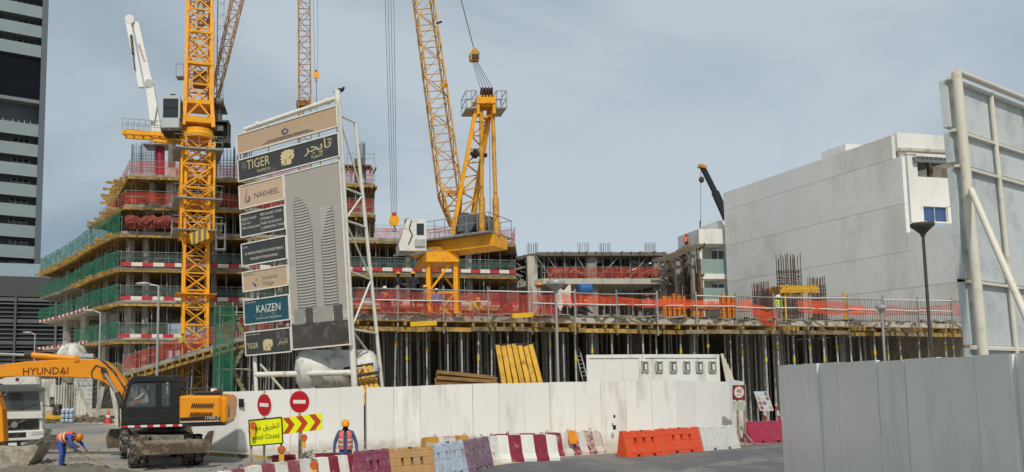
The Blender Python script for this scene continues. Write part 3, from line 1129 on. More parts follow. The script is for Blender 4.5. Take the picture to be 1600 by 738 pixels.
# railing with orange netting
s_ = 0
posts = []
while s_ < DL:
    p = DK0 + dd * s_ + dn_ * .25
    rod('railing_post', p + V((0, 0, DZ - .9)), p + V((rnd(-.03, .03), 0, DZ + 1.45)), .042, STEEL, DK)
    posts.append(p)
    s_ += 2.35
PIPEW = bands('white_and_red_guard_pipe', 'd9d3ca', 'b3372f', 5.2, 2, .6, .5)
for (h_, mt) in ((1.25, STEEL), (.68, WHITEP)):
    for a_, b_ in zip(posts, posts[1:]):
        if random.random() < .9:
            rod('guard_rail', a_ + V((0, 0, DZ + h_)), b_ + V((0, 0, DZ + h_ + rnd(-.05, .05))), .034, mt if random.random() < .6 else WHITEP, DK)
def deck_net(f0, f1, top, bot, mat, wav=.14):
    rows = [[] for _ in range(4)]
    n = int((f1 - f0) * DL / .5)
    ph = rnd(0, 6)
    for i in range(n + 1):
        f = f0 + (f1 - f0) * i / n
        p = DK0 + dd * (f * DL) + dn_ * .22
        tw_ = top(f) + wav * math.sin(i * .55 + ph) + rnd(-.06, .06)
        bw_ = bot(f) + wav * .8 * math.sin(i * .41 + ph * 2) + rnd(-.06, .06)
        for k in range(4):
            rows[k].append(p + dn_ * rnd(-.1, .1) + V((0, 0, DZ + bw_ + (tw_ - bw_) * k / 3)))
    return MB().sheet(rows).build('netting', mat, DK, smooth='all')
deck_net(0, .3, lambda f: 1.18, lambda f: -.05, NET_R, .04)
deck_net(.3, .56, lambda f: 1.2 - (f - .3) * 1.2, lambda f: .6, NET_O, .06)
deck_net(.53, .60, lambda f: 1.15, lambda f: .45, NET_O, .2)
deck_net(.60, .645, lambda f: 1.0 - 9 * (f - .6), lambda f: .3 - 16 * (f - .6), NET_O, .1)
deck_net(.68, .82, lambda f: 1.2 - (f - .68) * 3.0, lambda f: .55 - (f - .68) * 2, NET_O, .1)
deck_net(.82, .995, lambda f: .95, lambda f: .4, NET_R, .12)
mb = MB()
for i in range(260):
    p = DK0 + dd * rnd(0, DL) + dn_ * rnd(-.5, .3)
    d = dd * rnd(-.5, .5) + dn_ * rnd(-.2, .2)
    hh = rnd(.01, .12)
    mb.bar(p - d + V((0, 0, DZ + hh)), p + d + V((0, 0, DZ + hh + rnd(-.03, .08))), rnd(.05, .16), rnd(.02, .07))
tag(mb.build('edge_scraps', M('edge_scrap_wood', '958c7b', .9, .4, 1.2), DK), kind='stuff')
# upstand edge mesh of thin vertical bars along the right half
mb = MB()
for i in range(150):
    p = DK0 + dd * (DL * (.38 + .61 * i / 149)) - dn_ * .25
    mb.tube(p + V((0, 0, DZ)), p + V((rnd(-.02, .02), 0, DZ + 1.35)), .012, n=4, caps=False)
for zz in (.5, 1.3):
    mb.tube(DK0 + dd * (DL * .38) - dn_ * .25 + V((0, 0, DZ + zz)), DK0 + dd * (DL * .99) - dn_ * .25 + V((0, 0, DZ + zz)), .014, n=4)
tag(mb.build('edge_starter_bars', REBAR, DK), kind='stuff')

# ================================================================ low concrete frame behind the deck
MF = thing('unfinished_building', 'low concrete frame with scaffold props and red netting behind the deck', 'building', (28, 72, 0))
YM = 70.0
mr = [at(778, 405, 75), at(846, 394, YM), at(1042, 405, YM)]
zr = mr[1].z
zs = at(900, 436, YM).z
front = [V((p.x, p.y, 0)) for p in mr]
bkp = [(front[2].x + 1, 90), (front[0].x, 92)]
MB().plate(slab_poly(front, bkp), zr - .3, zr).build('roof_slab', CONC_D, MF)
MB().plate(slab_poly([p + V((0, -.3, 0)) for p in front], bkp), zr - .42, zr - .32).build('soffit_board', M('grey_formwork', '6d675d', .9, .25, 1), MF)
MB().plate(slab_poly([p + V((0, -.4, 0)) for p in front], bkp), zs - .55, zs).build('floor_slab', CONC_L, MF)
edge_beams(MF, front, zr - .1, .8, .5, mat=M('grey_timber', '7d7263', .9, .3, 2, rand=.2))
prop_row(MF, front, zs, zr - .42, .95, inset=.3, r=.05)
prop_row(MF, front, zs, zr - .42, 1.5, inset=1.6, r=.05)
prop_row(MF, front, 0, zs - .55, .8, inset=.8, r=.06)
inner_props(MF, lambda: V((rnd(20, 35), rnd(72, 79), 0)), zs, zr - .4, 110)
inner_props(MF, lambda: V((rnd(20, 35), rnd(72, 79), 0)), 0, zs - .55, 70)
for i in range(7):
    f = rnd(0, .9)
    p = front[1].lerp(front[2], f)
    rod('brace', p + V((0, .2, zs)), p + V((rnd(1, 2.2) * random.choice((-1, 1)), .2, zr - .4)), .05, STEEL, MF)
net(MF, [front[1] + V((.5, -.1, 0)), front[2]], zs + .1, 1.1, NET_R, outw=0)
rail(MF, [front[1], front[2]], zs, 1.2, 2.4)
for x in (832, 925, 1030):
    p = at(x, 420, YM + (.3 if x != 832 else .6))
    MB().box2((p.x - .5, p.y, 0), (p.x + .5, p.y + .5, zr - .3)).build('column', CONC_L if x == 832 else CONC, MF)
MB().plate([(14, 82), (41, 82), (41, 84), (14, 84)], 0, zr - .3).build('core_wall', CONC_D, MF)
for x in (832, 912, 945, 1016):
    p = at(x, 396, YM + 1)
    bars('starter_bars', MF, (p.x, p.y), 5, 3, .22, .3, zr - .2, 1.35, .02, mat=M('grey_rebar', '6a6560', .8))
# ================================================================ older brown frame between it and the white building
BF = thing('unfinished_building', 'narrow brown block-walled frame beside the white building', 'building', (36, 68, 0))
b0, b1, b2 = at(1040, 404, 69), at(1080, 392, 64), at(1102, 390, 60)
zr2 = b1.z
fb = [V((p.x, p.y, 0)) for p in (b0, b1, b2)]
MB().plate(slab_poly(fb, [(fb[2].x + 3, 76), (fb[0].x, 80)]), zr2 - .35, zr2).build('roof_slab', CONC_D, BF)
edge_beams(BF, fb, zr2 - .15, .7, .5, mat=MATS['grey_timber'])
BRN = M('brown_block_wall', '70503f', .95, .3, .9, bump=.5, dirt=('4c382d', .4, 2))
MB().bar(fb[1] + V((.2, 1.2, (zr2 - .4) / 2 + 1)), fb[2] + V((0, 1, (zr2 - .4) / 2 + 1)), .2, zr2 - 4.0).build('wall', BRN, BF)
for k in range(2):
    zz = zr2 - 2.6 - 2.9 * k
    MB().plate(slab_poly([p + V((0, .3, 0)) for p in fb], [(fb[2].x + 3, 76), (fb[0].x, 80)]), zz - .25, zz).build('floor_slab', CONC, BF)
prop_row(BF, fb, zr2 - 2.6, zr2 - .35, .6, inset=.3, r=.04)
prop_row(BF, fb, zr2 - 5.5, zr2 - 2.85, .6, inset=.3, r=.04, mat=REBAR)
mb = MB()
for i in range(60):
    c_ = fb[0].lerp(fb[1], rnd(0, 1)) + V((0, rnd(.2, 2), zr2 - rnd(.5, 3)))
    d = V((rnd(-.8, .8), 0, rnd(-.3, .3)))
    mb.bar(c_ - d, c_ + d, .06, .12)
tag(mb.build('stacked_planks', M('grey_planks', '8d887c', .9, .3, 2), BF), kind='stuff')
MB().plate([(fb[0].x - 1, 77), (fb[2].x + 4, 73), (fb[2].x + 4, 73.5), (fb[0].x - 1, 77.5)], 0, zr2 - .35).build('back_wall', CONC_D, BF)
for k in range(5):
    p = fb[0].lerp(fb[2], (k + .4) / 5) + V((0, .9, 0))
    MB().box2((p.x - .25, p.y, 0), (p.x + .25, p.y + .4, zr2 - .36)).build('column', BRN if k % 2 else CONC, BF)
mb = MB()
for i in range(90):   # clutter stored inside the open frame next door
    p = V((rnd(19, 36), rnd(70.6, 72.5), zs + rnd(.1, 1.8)))
    d = V((rnd(-.9, .9), 0, rnd(-.35, .35)))
    mb.bar(p - d, p + d, rnd(.04, .1), rnd(.05, .25))
tag(mb.build('stored_planks', MATS['grey_planks'], MF), kind='stuff')

# ================================================================ white building on the right
WB = thing('white_building', 'plain white rendered building with blank side wall and roof terrace', 'building', (46, 58, 0))
WALL = M('white_render', 'e7e7e4', .85, .04, .25, bump=.2, dirt=('d6d3cb', .35, .3), streak=.35, bscale=4)
WALLF = M('white_render_front', 'e2e0d9', .85, .04, .3, bump=.12, dirt=('c4c0b6', .25, .4), streak=.4)
def on_wall(px):
    """plan point of the long wall line at photo column px"""
    d = ray(px, 430)
    k = d.x / d.y
    s = (k * WN.y - WN.x) / (wall_dir.x - k * wall_dir.y)
    return WN + wall_dir * s
WU, WFAR, WTOP = on_wall(1421), on_wall(1136), on_wall(1407)
perp = V((wall_dir.y, -wall_dir.x, 0))       # into the building (+X)
if perp.x < 0: perp = -perp
zT = at(1405, 207, WU.y).z
zL1 = at(1408, 244, WU.y).z
zL2 = at(1421, 318, WU.y).z
zlow = at(1421, 343, WU.y).z
jz = [zlow - 3.3 * k for k in range(0, 5)]
th_ = .3
def wall_piece(a_, b_, z0_, z1_, name='wall_panel', mat=WALL, t=th_, off=0.0):
    q = [a_ - perp * off, b_ - perp * off, b_ + perp * t, a_ + perp * t]
    return MB().plate([(p.x, p.y) for p in q], z0_, z1_).build(name, mat, WB)
g_ = .03
zj = [0, 4.4, 7.8, 11.2, zL2 - .25, zL1, zT]
tops = at(1512, 346, WN.y).z
# joint lines are real recesses between storey-high bands
bandz = [(0, at(1300, 480, on_wall(1300).y).z), ]
zA = at(1497, 441, on_wall(1497).y).z
zB = at(1497, 380, on_wall(1497).y).z
cuts = [0, zA, zB, zL2, zL1, zT]
for k in range(5):
    near = WN if cuts[k + 1] <= zB + .01 else WU
    if cuts[k] >= zB - .01: near = WU
    if k == 4: near = WTOP
    wall_piece(near, WFAR, cuts[k] + (g_ if k else 0), cuts[k + 1] - g_ * .0)
    if k: wall_piece(near, WFAR, cuts[k] - .001, cuts[k] + g_ + .001, 'joint', M('wall_joint_shadow_gap', 'd2d0ca', .9), t=th_ - .04, off=-.04)
# lower storeys run further forward
FWn = WN + perp * 14
zF = at(1500, 346, WN.y).z
wall_piece(WN, WU + wall_dir * .02, zB, zF, 'forward_wall')
MB().plate([(p.x, p.y) for p in (WN + perp * .3, FWn, FWn - wall_dir * -.3, WN + perp * .3 + wall_dir * .3)], 0, zF).build('front_wall', WALLF, WB)
MB().plate([(p.x, p.y) for p in (WN + wall_dir * .05 + perp * .05, FWn, FWn + wall_dir * 5, WN + perp * .05 + wall_dir * 5)], zF - .25, zF - .05).build('terrace_floor', WALLF, WB)
# upper front wall set back, with windows and the terrace opening
UN = WU + perp * 14
def fp(px, Yoff=0.0):
    """plan point on the set-back front wall at photo column px"""
    d = ray(px, 300); k = d.x / d.y
    o = WU - wall_dir * Yoff
    s = (k * o.y - o.x) / (perp.x - k * perp.y)
    return o + perp * s
def front_box(x0, x1, y0, y1, t=.3, off=0.0, mat=WALLF, name='front_wall', rec=0.0, top=False):
    a_, b_ = (fp(x0, -(WTOP - WU).length), fp(x1, -(WTOP - WU).length)) if top else (fp(x0), fp(x1))
    a_ = a_ + wall_dir * rec; b_ = b_ + wall_dir * rec
    z1_, z0_ = at(x0, y0, a_.y).z, at(x0, y1, a_.y).z
    q = [a_ - wall_dir * off, b_ - wall_dir * off, b_ + wall_dir * t, a_ + wall_dir * t]
    return MB().plate([(p.x, p.y) for p in q], z0_, z1_).build(name, mat, WB)
front_box(1421.3, 1436, 240, 347, name='corner_pier')
front_box(1407.3, 1530, 207, 243, name='parapet_wall', top=True)
front_box(1421.3, 1530, 238.5, 243, t=2.2, name='terrace_roof')
front_box(1436, 1530, 276, 322, name='front_wall')
front_box(1479, 1530, 322, 347, name='front_wall')
front_box(1436, 1441, 322, 347, name='front_wall')
front_box(1436, 1434.5 + 96, 246, 276, t=.2, rec=2.6, name='terrace_back_wall')
wn = front_box(1434.5, 1451, 262, 283, t=.05, rec=2.5, mat=GLASS_D, name='terrace_window')
wn2 = front_box(1473, 1488, 271, 278, t=.05, rec=2.5, mat=GLASS_D, name='terrace_window')
for (x0, x1, y0, y1, rc) in ((1434.5, 1451, 262, 283, 2.42), (1441, 1479, 322, 347, .1)):
    for xx in (x0, (x0 + x1) / 2, x1 - .4):
        a_, b_ = fp(xx) + wall_dir * rc, fp(xx + .5) + wall_dir * rc
        MB().plate([(p.x, p.y) for p in (a_, b_, b_ + wall_dir * .05, a_ + wall_dir * .05)], at(xx, y1, a_.y).z, at(xx, y0, a_.y).z).build('window_frame', WHITEP, WB)
front_box(1441.5, 1478.5, 322.5, 346.5, t=.05, rec=.18, mat=M('blue_window_glass', '34507f', .15, .08, .5, spec=.8), name='window')
front_box(1439, 1481, 346, 348, t=.1, off=.12, name='window_sill')
# pergola
PGD = M('pergola_timber', '6f757a', .7, .15, 2)
for k in range(9):
    a_ = fp(1430 + k * 7) + wall_dir * 2.4
    zz = at(1445, 247, WU.y).z
    MB().bar(a_ + V((0, 0, zz)), a_ - wall_dir * 2.6 + V((0, 0, zz)), .12, .2).build('pergola_beam', PGD, WB)
a_, b_ = fp(1428) - wall_dir * .2, fp(1530) - wall_dir * .2
MB().bar(a_ + V((0, 0, zz - .2)), b_ + V((0, 0, zz - .2)), .15, .2).build('pergola_beam', PGD, WB)
a_ = fp(1464) + wall_dir * .4
MB().bar(a_ + V((0, 0, zz - 3)), a_ + V((0, 0, zz - .1)), .25, .25).build('pergola_post', M('pergola_post_brown', '5b4a3d', .8), WB)
# vent slots in the forward wall
for y in (420, 545):
    p = on_wall(1503)
    z_ = at(1503, y, p.y).z
    q = p - perp * .02
    MB().plate([(v_.x, v_.y) for v_ in (q - wall_dir * .2, q + wall_dir * .3, q + wall_dir * .3 + perp * .1, q - wall_dir * .2 + perp * .1)], z_ - 1.1, z_ + .9).build('vent_slot', TDARK, WB)
# roof block
rA = on_wall(1300) + perp * 2
MB().plate([(p.x, p.y) for p in (rA, on_wall(1262) + perp * 2, on_wall(1262) + perp * 7, rA + perp * 5)], zT - .4, at(1280, 238, rA.y).z + .7).build('stair_housing', WALL, WB)
MB().plate([(p.x, p.y) for p in (WU + perp * .3 + wall_dir * .3, UN, UN + wall_dir * 14, WFAR + perp * .3)], zT - 1.2, zT - 1.0).build('roof', CONC_L, WB)
# balcony wing at the far end
c0 = at(1137, 380, WFAR.y + .6)
c1 = at(1091, 380, WFAR.y + 1.2)
def wing(y0, y1, x0, x1, fwd, t, name, mat=WALLF):
    a_ = at(x0, (y0 + y1) / 2, WFAR.y + .6 - fwd); b_ = at(x1, (y0 + y1) / 2, WFAR.y + .6 - fwd)
    z1_, z0_ = at(x0, y0, a_.y).z, at(x0, y1, a_.y).z
    return MB().box2((a_.x, a_.y, z0_), (b_.x, a_.y + t, z1_)).build(name, mat, WB)
wing(358, 381, 1092, 1138, 0, 4.0, 'wing_parapet')
wing(345, 358, 1122, 1139, -1.0, 3.0, 'wing_roof_block')
wing(381, 500, 1096, 1138, -2.2, .3, 'wing_wall', M('wing_wall_grey', 'b9b8b2', .85, .06, .5))
wing(428, 436, 1092, 1138, 0, 2.4, 'balcony_slab')
gl_ = M('balcony_glass', '9fb5b2', .12, .05, .5, alpha=.6)
wing(405, 428, 1094, 1138, -.05, .04, 'balcony_glass', gl_)
wing(468, 476, 1092, 1138, 0, 2.4, 'balcony_slab')
wing(450, 468, 1094, 1138, -.05, .04, 'balcony_glass', gl_)
wing(436, 500, 1093, 1101, -.1, 2.2, 'wing_pier')
wing(381, 405, 1093, 1097, -.4, 2.0, 'wing_pier')
for (y0, y1) in ((391, 427), (443, 468)):
    d_o = wing(y0, y1, 1114, 1131, -2.12, .06, 'balcony_door', GLASS_D)
    wing(y0, y1, 1121.6, 1123, -2.05, .06, 'door_frame', WHITEP)
    wing(y0 - 1, y0 + 1, 1113, 1132, -2.05, .06, 'door_frame', WHITEP)
rod('aerial', at(1094, 358, WFAR.y), at(1094, 345, WFAR.y), .05, DARKST, WB)
# ================================================================ yellow tower crane on the left
YC = 57.0
cb = at(304, 540, YC)
C1 = thing('tower_crane', 'bright yellow tower crane mast with cab rising in front of the stepped building', 'crane', (cb.x, YC, 0), R(14))
cx, cy = cb.x, YC
def z1(y): return at(304, y, YC).z
rot14 = Matrix.Rotation(R(14), 3, 'Z')
def c1p(dx, dy, z): return V((cx, cy, z)) + rot14 @ V((dx, dy, 0))
def mast(mb, z0_, z1_, w_, n, rc, rb):
    h = (z1_ - z0_) / n
    for sx, sy in ((-1, -1), (1, -1), (1, 1), (-1, 1)):
        mb.bar(c1p(sx * w_, sy * w_, z0_), c1p(sx * w_, sy * w_, z1_), rc)
    cs = ((-1, -1), (1, -1), (1, 1), (-1, 1))
    for k in range(n):
        za, zb = z0_ + k * h, z0_ + (k + 1) * h
        for j in range(4):
            a_, b_ = cs[j], cs[(j + 1) % 4]
            mb.bar(c1p(a_[0] * w_, a_[1] * w_, za), c1p(b_[0] * w_, b_[1] * w_, za), rb)
            mb.bar(c1p(a_[0] * w_, a_[1] * w_, za), c1p(b_[0] * w_, b_[1] * w_, zb), rb)
            mb.bar(c1p(b_[0] * w_, b_[1] * w_, za), c1p(a_[0] * w_, a_[1] * w_, zb), rb)
    return mb
zs1, zsl = z1(360), z1(215)
mast(MB(), 0, z1(222), .95, 16, .22, .1).build('mast', CRANE, C1)
mast(MB(), z1(372), z1(228), 1.3, 4, .17, .11).build('climbing_frame', CRANE, C1)
for y in (243, 318, 366, 462):
    mb = MB()
    w_ = 1.95 if y < 400 else 1.6
    z_ = z1(y)
    for s in (-1, 1):
        mb.bar(c1p(-w_, s * (w_ - .3), z_), c1p(w_, s * (w_ - .3), z_), .6, .09)
        mb.bar(c1p(s * (w_ - .3), -w_, z_), c1p(s * (w_ - .3), w_, z_), .6, .1)
    plf = mb.build('platform', STEEL if y != 462 else CRANE, C1)
    if y < 400:
        mb = MB()
        for a_, b_ in (((-w_, -w_), (w_, -w_)), ((w_, -w_), (w_, w_)), ((-w_, w_), (-w_, -w_))):
            for hh in (.55, 1.05):
                mb.tube(c1p(*a_, z_ + hh), c1p(*b_, z_ + hh), .025, n=5)
            for k in range(5):
                f = k / 4
                q = (a_[0] + (b_[0] - a_[0]) * f, a_[1] + (b_[1] - a_[1]) * f)
                mb.tube(c1p(*q, z_), c1p(*q, z_ + 1.05), .025, n=5)
        mb.build('railing', STEEL, C1)
# striped warning box and access cage on the climbing frame
p = at(312, 370, YC - 2.0)
o_ = MB().box(p, (1.5, .5, .9), Matrix.Rotation(R(-20), 3, 'Y')).build('warning_box', bands('black_yellow_stripes', '6d6655', 'd7a72a', .42, 0, .5), C1)
mb = MB()
q = at(345, 372, YC - 1.6)
for dx in (-.35, .35):
    for dy in (-.3, .3):
        mb.tube(q + V((dx, dy, -1.0)), q + V((dx, dy, 1.1)), .03, n=5)
for zz in (-1, 0, 1.1):
    for a_, b_ in (((-.35, -.3), (.35, -.3)), ((.35, -.3), (.35, .3)), ((-.35, .3), (.35, .3)), ((-.35, -.3), (-.35, .3))):
        mb.tube(q + V((*a_, zz)), q + V((*b_, zz)), .03, n=5)
mb.box(q + V((0, 0, -.95)), (.8, .7, .08))
mb.build('access_cage', STEEL, C1)
# slewing ring and machinery deck
zr_ = z1(212)
MB().lathe([(1.5, 0), (1.55, .3), (1.35, .5), (1.35, .8)], (cx, cy, zr_ - .5), 20).build('slewing_ring', CRANE, C1, smooth=True)
mb = MB()
mb.box(c1p(0, 0, z1(195)), (2.6, 2.6, .5), rot14)
for s in (-1, 1):
    for q_ in (-1, 1):
        mb.bar(c1p(s * 1.2, q_ * 1.2, z1(205)), c1p(s * 1.05, q_ * 1.05, z1(165)), .3)
mb.box(c1p(0, 0, z1(167)), (2.4, 2.4, .35), rot14)
mb.bar(c1p(-1.1, -1.2, z1(193)), c1p(0, -1.2, z1(170)), .14)
mb.bar(c1p(1.1, -1.2, z1(193)), c1p(0, -1.2, z1(170)), .14)
mb.build('turntable', CRANE, C1)
# portal and pivot tower above
zt0, zt1 = z1(168), z1(-90)
mb = MB()
mast(mb, zt0, zt1, .95, 9, .2, .11)
mb.build('upper_tower', CRANE, C1)
mb = MB()   # heavier front legs of the tower head
for s in (-1, 1):
    mb.bar(c1p(s * 1.08, -1.08, zt0), c1p(s * 1.02, -1.05, z1(38)), .28)
mb.bar(c1p(-1.05, -1.1, z1(108)), c1p(1.05, -1.1, z1(108)), .22)
mb.bar(c1p(-1.05, -1.1, z1(60)), c1p(1.05, -1.1, z1(60)), .2)
for a_, b_ in ((-1, 1), (1, -1)):
    mb.bar(c1p(a_, -1.12, z1(105)), c1p(b_, -1.12, z1(62)), .12)
mb.build('pivot_frame', CRANE, C1)
MB().box(c1p(.1, -.4, z1(128)), (1.1, .9, 1.2), rot14).build('hoist_winch', M('winch_red_brown', '8d5a2b', .6), C1)
MB().tube(c1p(.1, -.6, z1(45)), c1p(.05, -.6, z1(-60)), .32, n=12).build('luffing_cylinder', M('pale_cylinder', 'a9a08c', .5), C1, smooth=True)
# cab
cc = at(269, 178, YC - 1.7)
cabw, cabh = 1.3, 2.7
mb = MB()
mb.box2(cc + V((-.68, -.6, -1.35)), cc + V((.68, 1.1, -.55)))
mb.box2(cc + V((-.68, -.55, 1.05)), cc + V((.68, 1.1, 1.32)))
for s in (-1, 1):
    for yy in (-.52, 1.02):
        mb.box2(cc + V((s * .68 - .07, yy - .07, -.6)), cc + V((s * .68 + .07, yy + .07, 1.1)))
mb.box2(cc + V((-.66, .95, -.6)), cc + V((.66, 1.05, 1.1)))
cabo = mb.build('cab', M('cab_grey', 'b3b8b8', .4, .1, 2), C1)
for zz in ((-.5, .25), (.32, 1.0)):
    MB().box2(cc + V((-.58, -.5, zz[0])), cc + V((.58, -.46, zz[1]))).build('windscreen', GLASS_D, cabo)
MB().box2(cc + V((-.62, -.4, -.5)), cc + V((-.6, .9, 1.0))).build('side_window', GLASS_D, cabo)
MB().box2(cc + V((-.75, -.65, -1.62)), cc + V((.75, 1.2, -1.36))).build('cab_base', DARKST, C1)
MB().lathe([(.28, 0), (.28, .3), (.2, .4)], cc + V((0, .3, 1.32)), 10).build('air_conditioner', DARKST, C1)
MB().bar(cc + V((.4, .6, -1.5)), c1p(-1.0, -.8, zr_ - .1), .3).build('cab_bracket', CRANE, C1)
# short yellow arm with catwalk to the left
a_, b_ = at(193, 209, YC + .5), at(292, 218, YC - .2)
mb = MB()
mb.bar(a_ + V((0, -.4, 0)), b_ + V((0, -.4, .2)), .22, .35)
mb.bar(a_ + V((0, .7, 0)), b_ + V((0, .7, .2)), .22, .35)
for k in range(8):
    p = a_.lerp(b_, k / 7)
    mb.bar(p + V((0, -.4, 0)), p + V((0, .7, .05)), .12)
mb.bar(at(240, 219, YC), b_ + V((0, 0, -.3)), .3, .35)
mb.build('service_arm', CRANE, C1)
mb = MB()
for k in range(9):
    p = a_.lerp(b_, k / 11)
    for yy in (-.4, .7):
        mb.tube(p + V((0, yy, .15)), p + V((0, yy, 1.2)), .022, n=4)
for hh in (.65, 1.2):
    for yy in (-.4, .7):
        mb.tube(a_ + V((0, yy, hh)), a_.lerp(b_, 8 / 11) + V((0, yy, hh)), .022, n=4)
mb.build('railing', STEEL, C1)
# machinery deck on the right side
q = at(340, 195, YC + 1)
mb = MB()
mb.box(q + V((0, 0, 1.3)), (1.4, 2.0, .12))
mb.box(q + V((-.15, 0, .5)), (.9, 1.2, 1.5))
mb.box(q + V((0, -.1, -.6)), (1.2, 1.6, .5))
mb.tube(q + V((-.5, -.9, 1.6)), q + V((.6, -.9, 1.6)), .35, n=10)
mb.build('winch_deck', M('machinery_grey', '6f726f', .6, .25, 2, dirt=('4c4841', .4, 3)), C1)
q2 = at(347, 208, YC + .5)
mb = MB()
for s in (-1, 1):
    for t_ in (-1, 1):
        mb.bar(q2 + V((s * .6, t_ * .6, -.9)), q2 + V((s * .6, t_ * .6, .8)), .09)
mb.box(q2 + V((0, 0, -.9)), (1.35, 1.35, .35))
mb.box(q2 + V((0, 0, .8)), (1.3, 1.3, .12))
mb.box(q2 + V((.1, .4, 0)), (1.1, .4, 1.4))
mb.build('electrics_cage', DARKST, C1)
mb = MB()
for k in range(22):
    z_ = z1(165) + k * .5
    mb.tube(c1p(1.55, -.1, z_), c1p(1.55, .4, z_), .02, n=4)
    if k % 2 == 0:
        mb.tube(c1p(1.5, -.25, z_), c1p(2.05, -.2, z_), .02, n=4)
        mb.tube(c1p(2.05, -.2, z_), c1p(1.6, .6, z_), .02, n=4)
for d_ in ((1.55, -.1), (1.55, .4), (2.05, -.2)):
    mb.tube(c1p(*d_, z1(165)), c1p(*d_, z1(-80)), .025, n=4)
mb.build('ladder', STEEL, C1)
q = at(298, 122, YC - 1.5)
mb = MB().box(at(282, 122, YC - 1), (.6, .8, .08))
for dx in (-.3, .3):
    mb.tube(at(282, 122, YC - 1) + V((dx, -.4, 0)), at(282, 122, YC - 1) + V((dx, -.4, 1)), .03, n=5)
mb.tube(at(282, 122, YC - 1) + V((-.3, -.4, 1)), at(282, 122, YC - 1) + V((.3, -.4, 1)), .03, n=5)
mb.build('small_platform', STEEL, C1)
# jib leaning away to the right
ja, jb = at(331, 172, YC + 1.0), at(392, -95, YC + 9)
MB().lattice(ja, jb, .55, 1.25, 14, .1, .05, up=(0, 1, 0)).build('jib', JIB_R, C1)
rod('pendant_rope', at(322, 40, YC), at(345, -40, YC + 3), .03, ROPE, C1)
rod('hoist_rope', at(328, 170, YC), at(330, -40, YC), .025, ROPE, C1)

# ================================================================ luffing crane in the middle
YL = 46.0
lb = at(688, 480, YL)
C2 = thing('luffing_crane', 'yellow luffing crane with white cab and raised lattice jib on the deck', 'crane', (lb.x, YL, DZ))
def c2(x, y, dy=0.0): return at(x, y, YL + dy)
mb = MB()
base = [c2(670, 470, -1), c2(712, 470, -1), c2(716, 470, 1.4), c2(674, 470, 1.4)]
topb = [c2(668, 402, -1), c2(711, 402, -1), c2(714, 402, 1.4), c2(671, 402, 1.4)]
base = [V((p.x, p.y, DZ)) for p in base]
for a_, b_ in zip(base, topb): mb.bar(a_, b_, .27)
for k in range(4):
    a_, b_ = base[k], base[(k + 1) % 4]
    ta, tb = topb[k], topb[(k + 1) % 4]
    m0, m1 = a_.lerp(ta, .5), b_.lerp(tb, .5)
    mb.bar(a_.lerp(ta, .1), m1, .13); mb.bar(b_.lerp(tb, .1), m0, .13)
    mb.bar(m0, m1, .15)
    mb.bar(m0, tb, .13)
mb.build('base_tower', CRANE, C2)
mb = MB()
mb.prism([(0, 0), (1.0, 0), (1.0, .14), (.9, .3), (.1, .3), (0, .14)], c2(660, 409, -1.4), (c2(717, 409, -1.4) - c2(660, 409, -1.4)), (0, 0, 2.2), (0, 3.2, 0))
mb.build('portal_head', CRANE, C2)
MB().lathe([(1.25, 0), (1.3, .35), (1.1, .45)], c2(690, 399, 0), 18).build('slewing_ring', CRANE_D, C2, smooth=True)
# platform: a girder running right and towards the camera
ga, gb = c2(652, 395, 1.2), c2(782, 378, -2.6)
gu = (gb - ga).normalized()
gn = gu.cross(V((0, 0, 1))).normalized()
mb = MB()
mb.bar(ga, gb, 2.0, .75)
mb.build('platform_girder', CRANE, C2)
MB().bar(ga + V((0, 0, .45)) - gn * .1, gb + V((0, 0, .45)) - gn * .1, 3.3, .1).build('walkway', STEEL, C2)
mb = MB()
for s in (1.6, -1.7):
    for k in range(9):
        p = ga.lerp(gb, k / 8) + gn * s + V((0, 0, .5))
        mb.tube(p, p + V((0, 0, 1.1)), .025, n=5)
    for hh in (1.05, 1.6):
        mb.tube(ga + gn * s + V((0, 0, hh)), gb + gn * s + V((0, 0, hh)), .025, n=5)
mb.tube(gb + gn * 1.6 + V((0, 0, 1.6)), gb - gn * 1.7 + V((0, 0, 1.6)), .025, n=5)
mb.build('railing', STEEL, C2)
# cab
k_ = c2(643, 371, -1.4)
mb = MB()
mb.prism([(-.85, -1.0), (.82, -1.0), (.82, 1.0), (-.35, 1.0), (-.5, .6), (-.92, -.6)], k_ + V((0, -.8, 0)), (1, 0, 0), (0, 0, 1), (0, 1.7, 0))
cb2 = mb.build('cab', M('cab_white', 'dcdad2', .4, .06, 2, dirt=('a8a294', .2, 3)), C2)
MB().box2(k_ + V((.22, -.83, .0)), k_ + V((.68, -.8, .72))).build('window', GLASS_D, cb2)
MB().prism([(-.9, -.5), (-.48, .55), (-.5, .55), (-.93, -.5)], k_ + V((0, -.7, 0)), (1, 0, 0), (0, 0, 1), (0, 1.5, 0)).build('windscreen', GLASS_D, cb2)
MB().path([k_ + V((-.1, -.84, .95)), k_ + V((-.25, -.84, .4)), k_ + V((-.05, -.84, 0)), k_ + V((-.3, -.84, -.6))], .035).build('cable', BLACK, cb2)
MB().box2(k_ + V((.1, -.9, -.75)), k_ + V((.75, -.82, -.3))).build('air_conditioner', M('grey_unit', 'a9a9a4', .6), cb2)
MB().bar(k_ + V((-.9, 0, -1.1)), c2(700, 390, 0), 1.2, .12).build('cab_walkway', STEEL, C2)
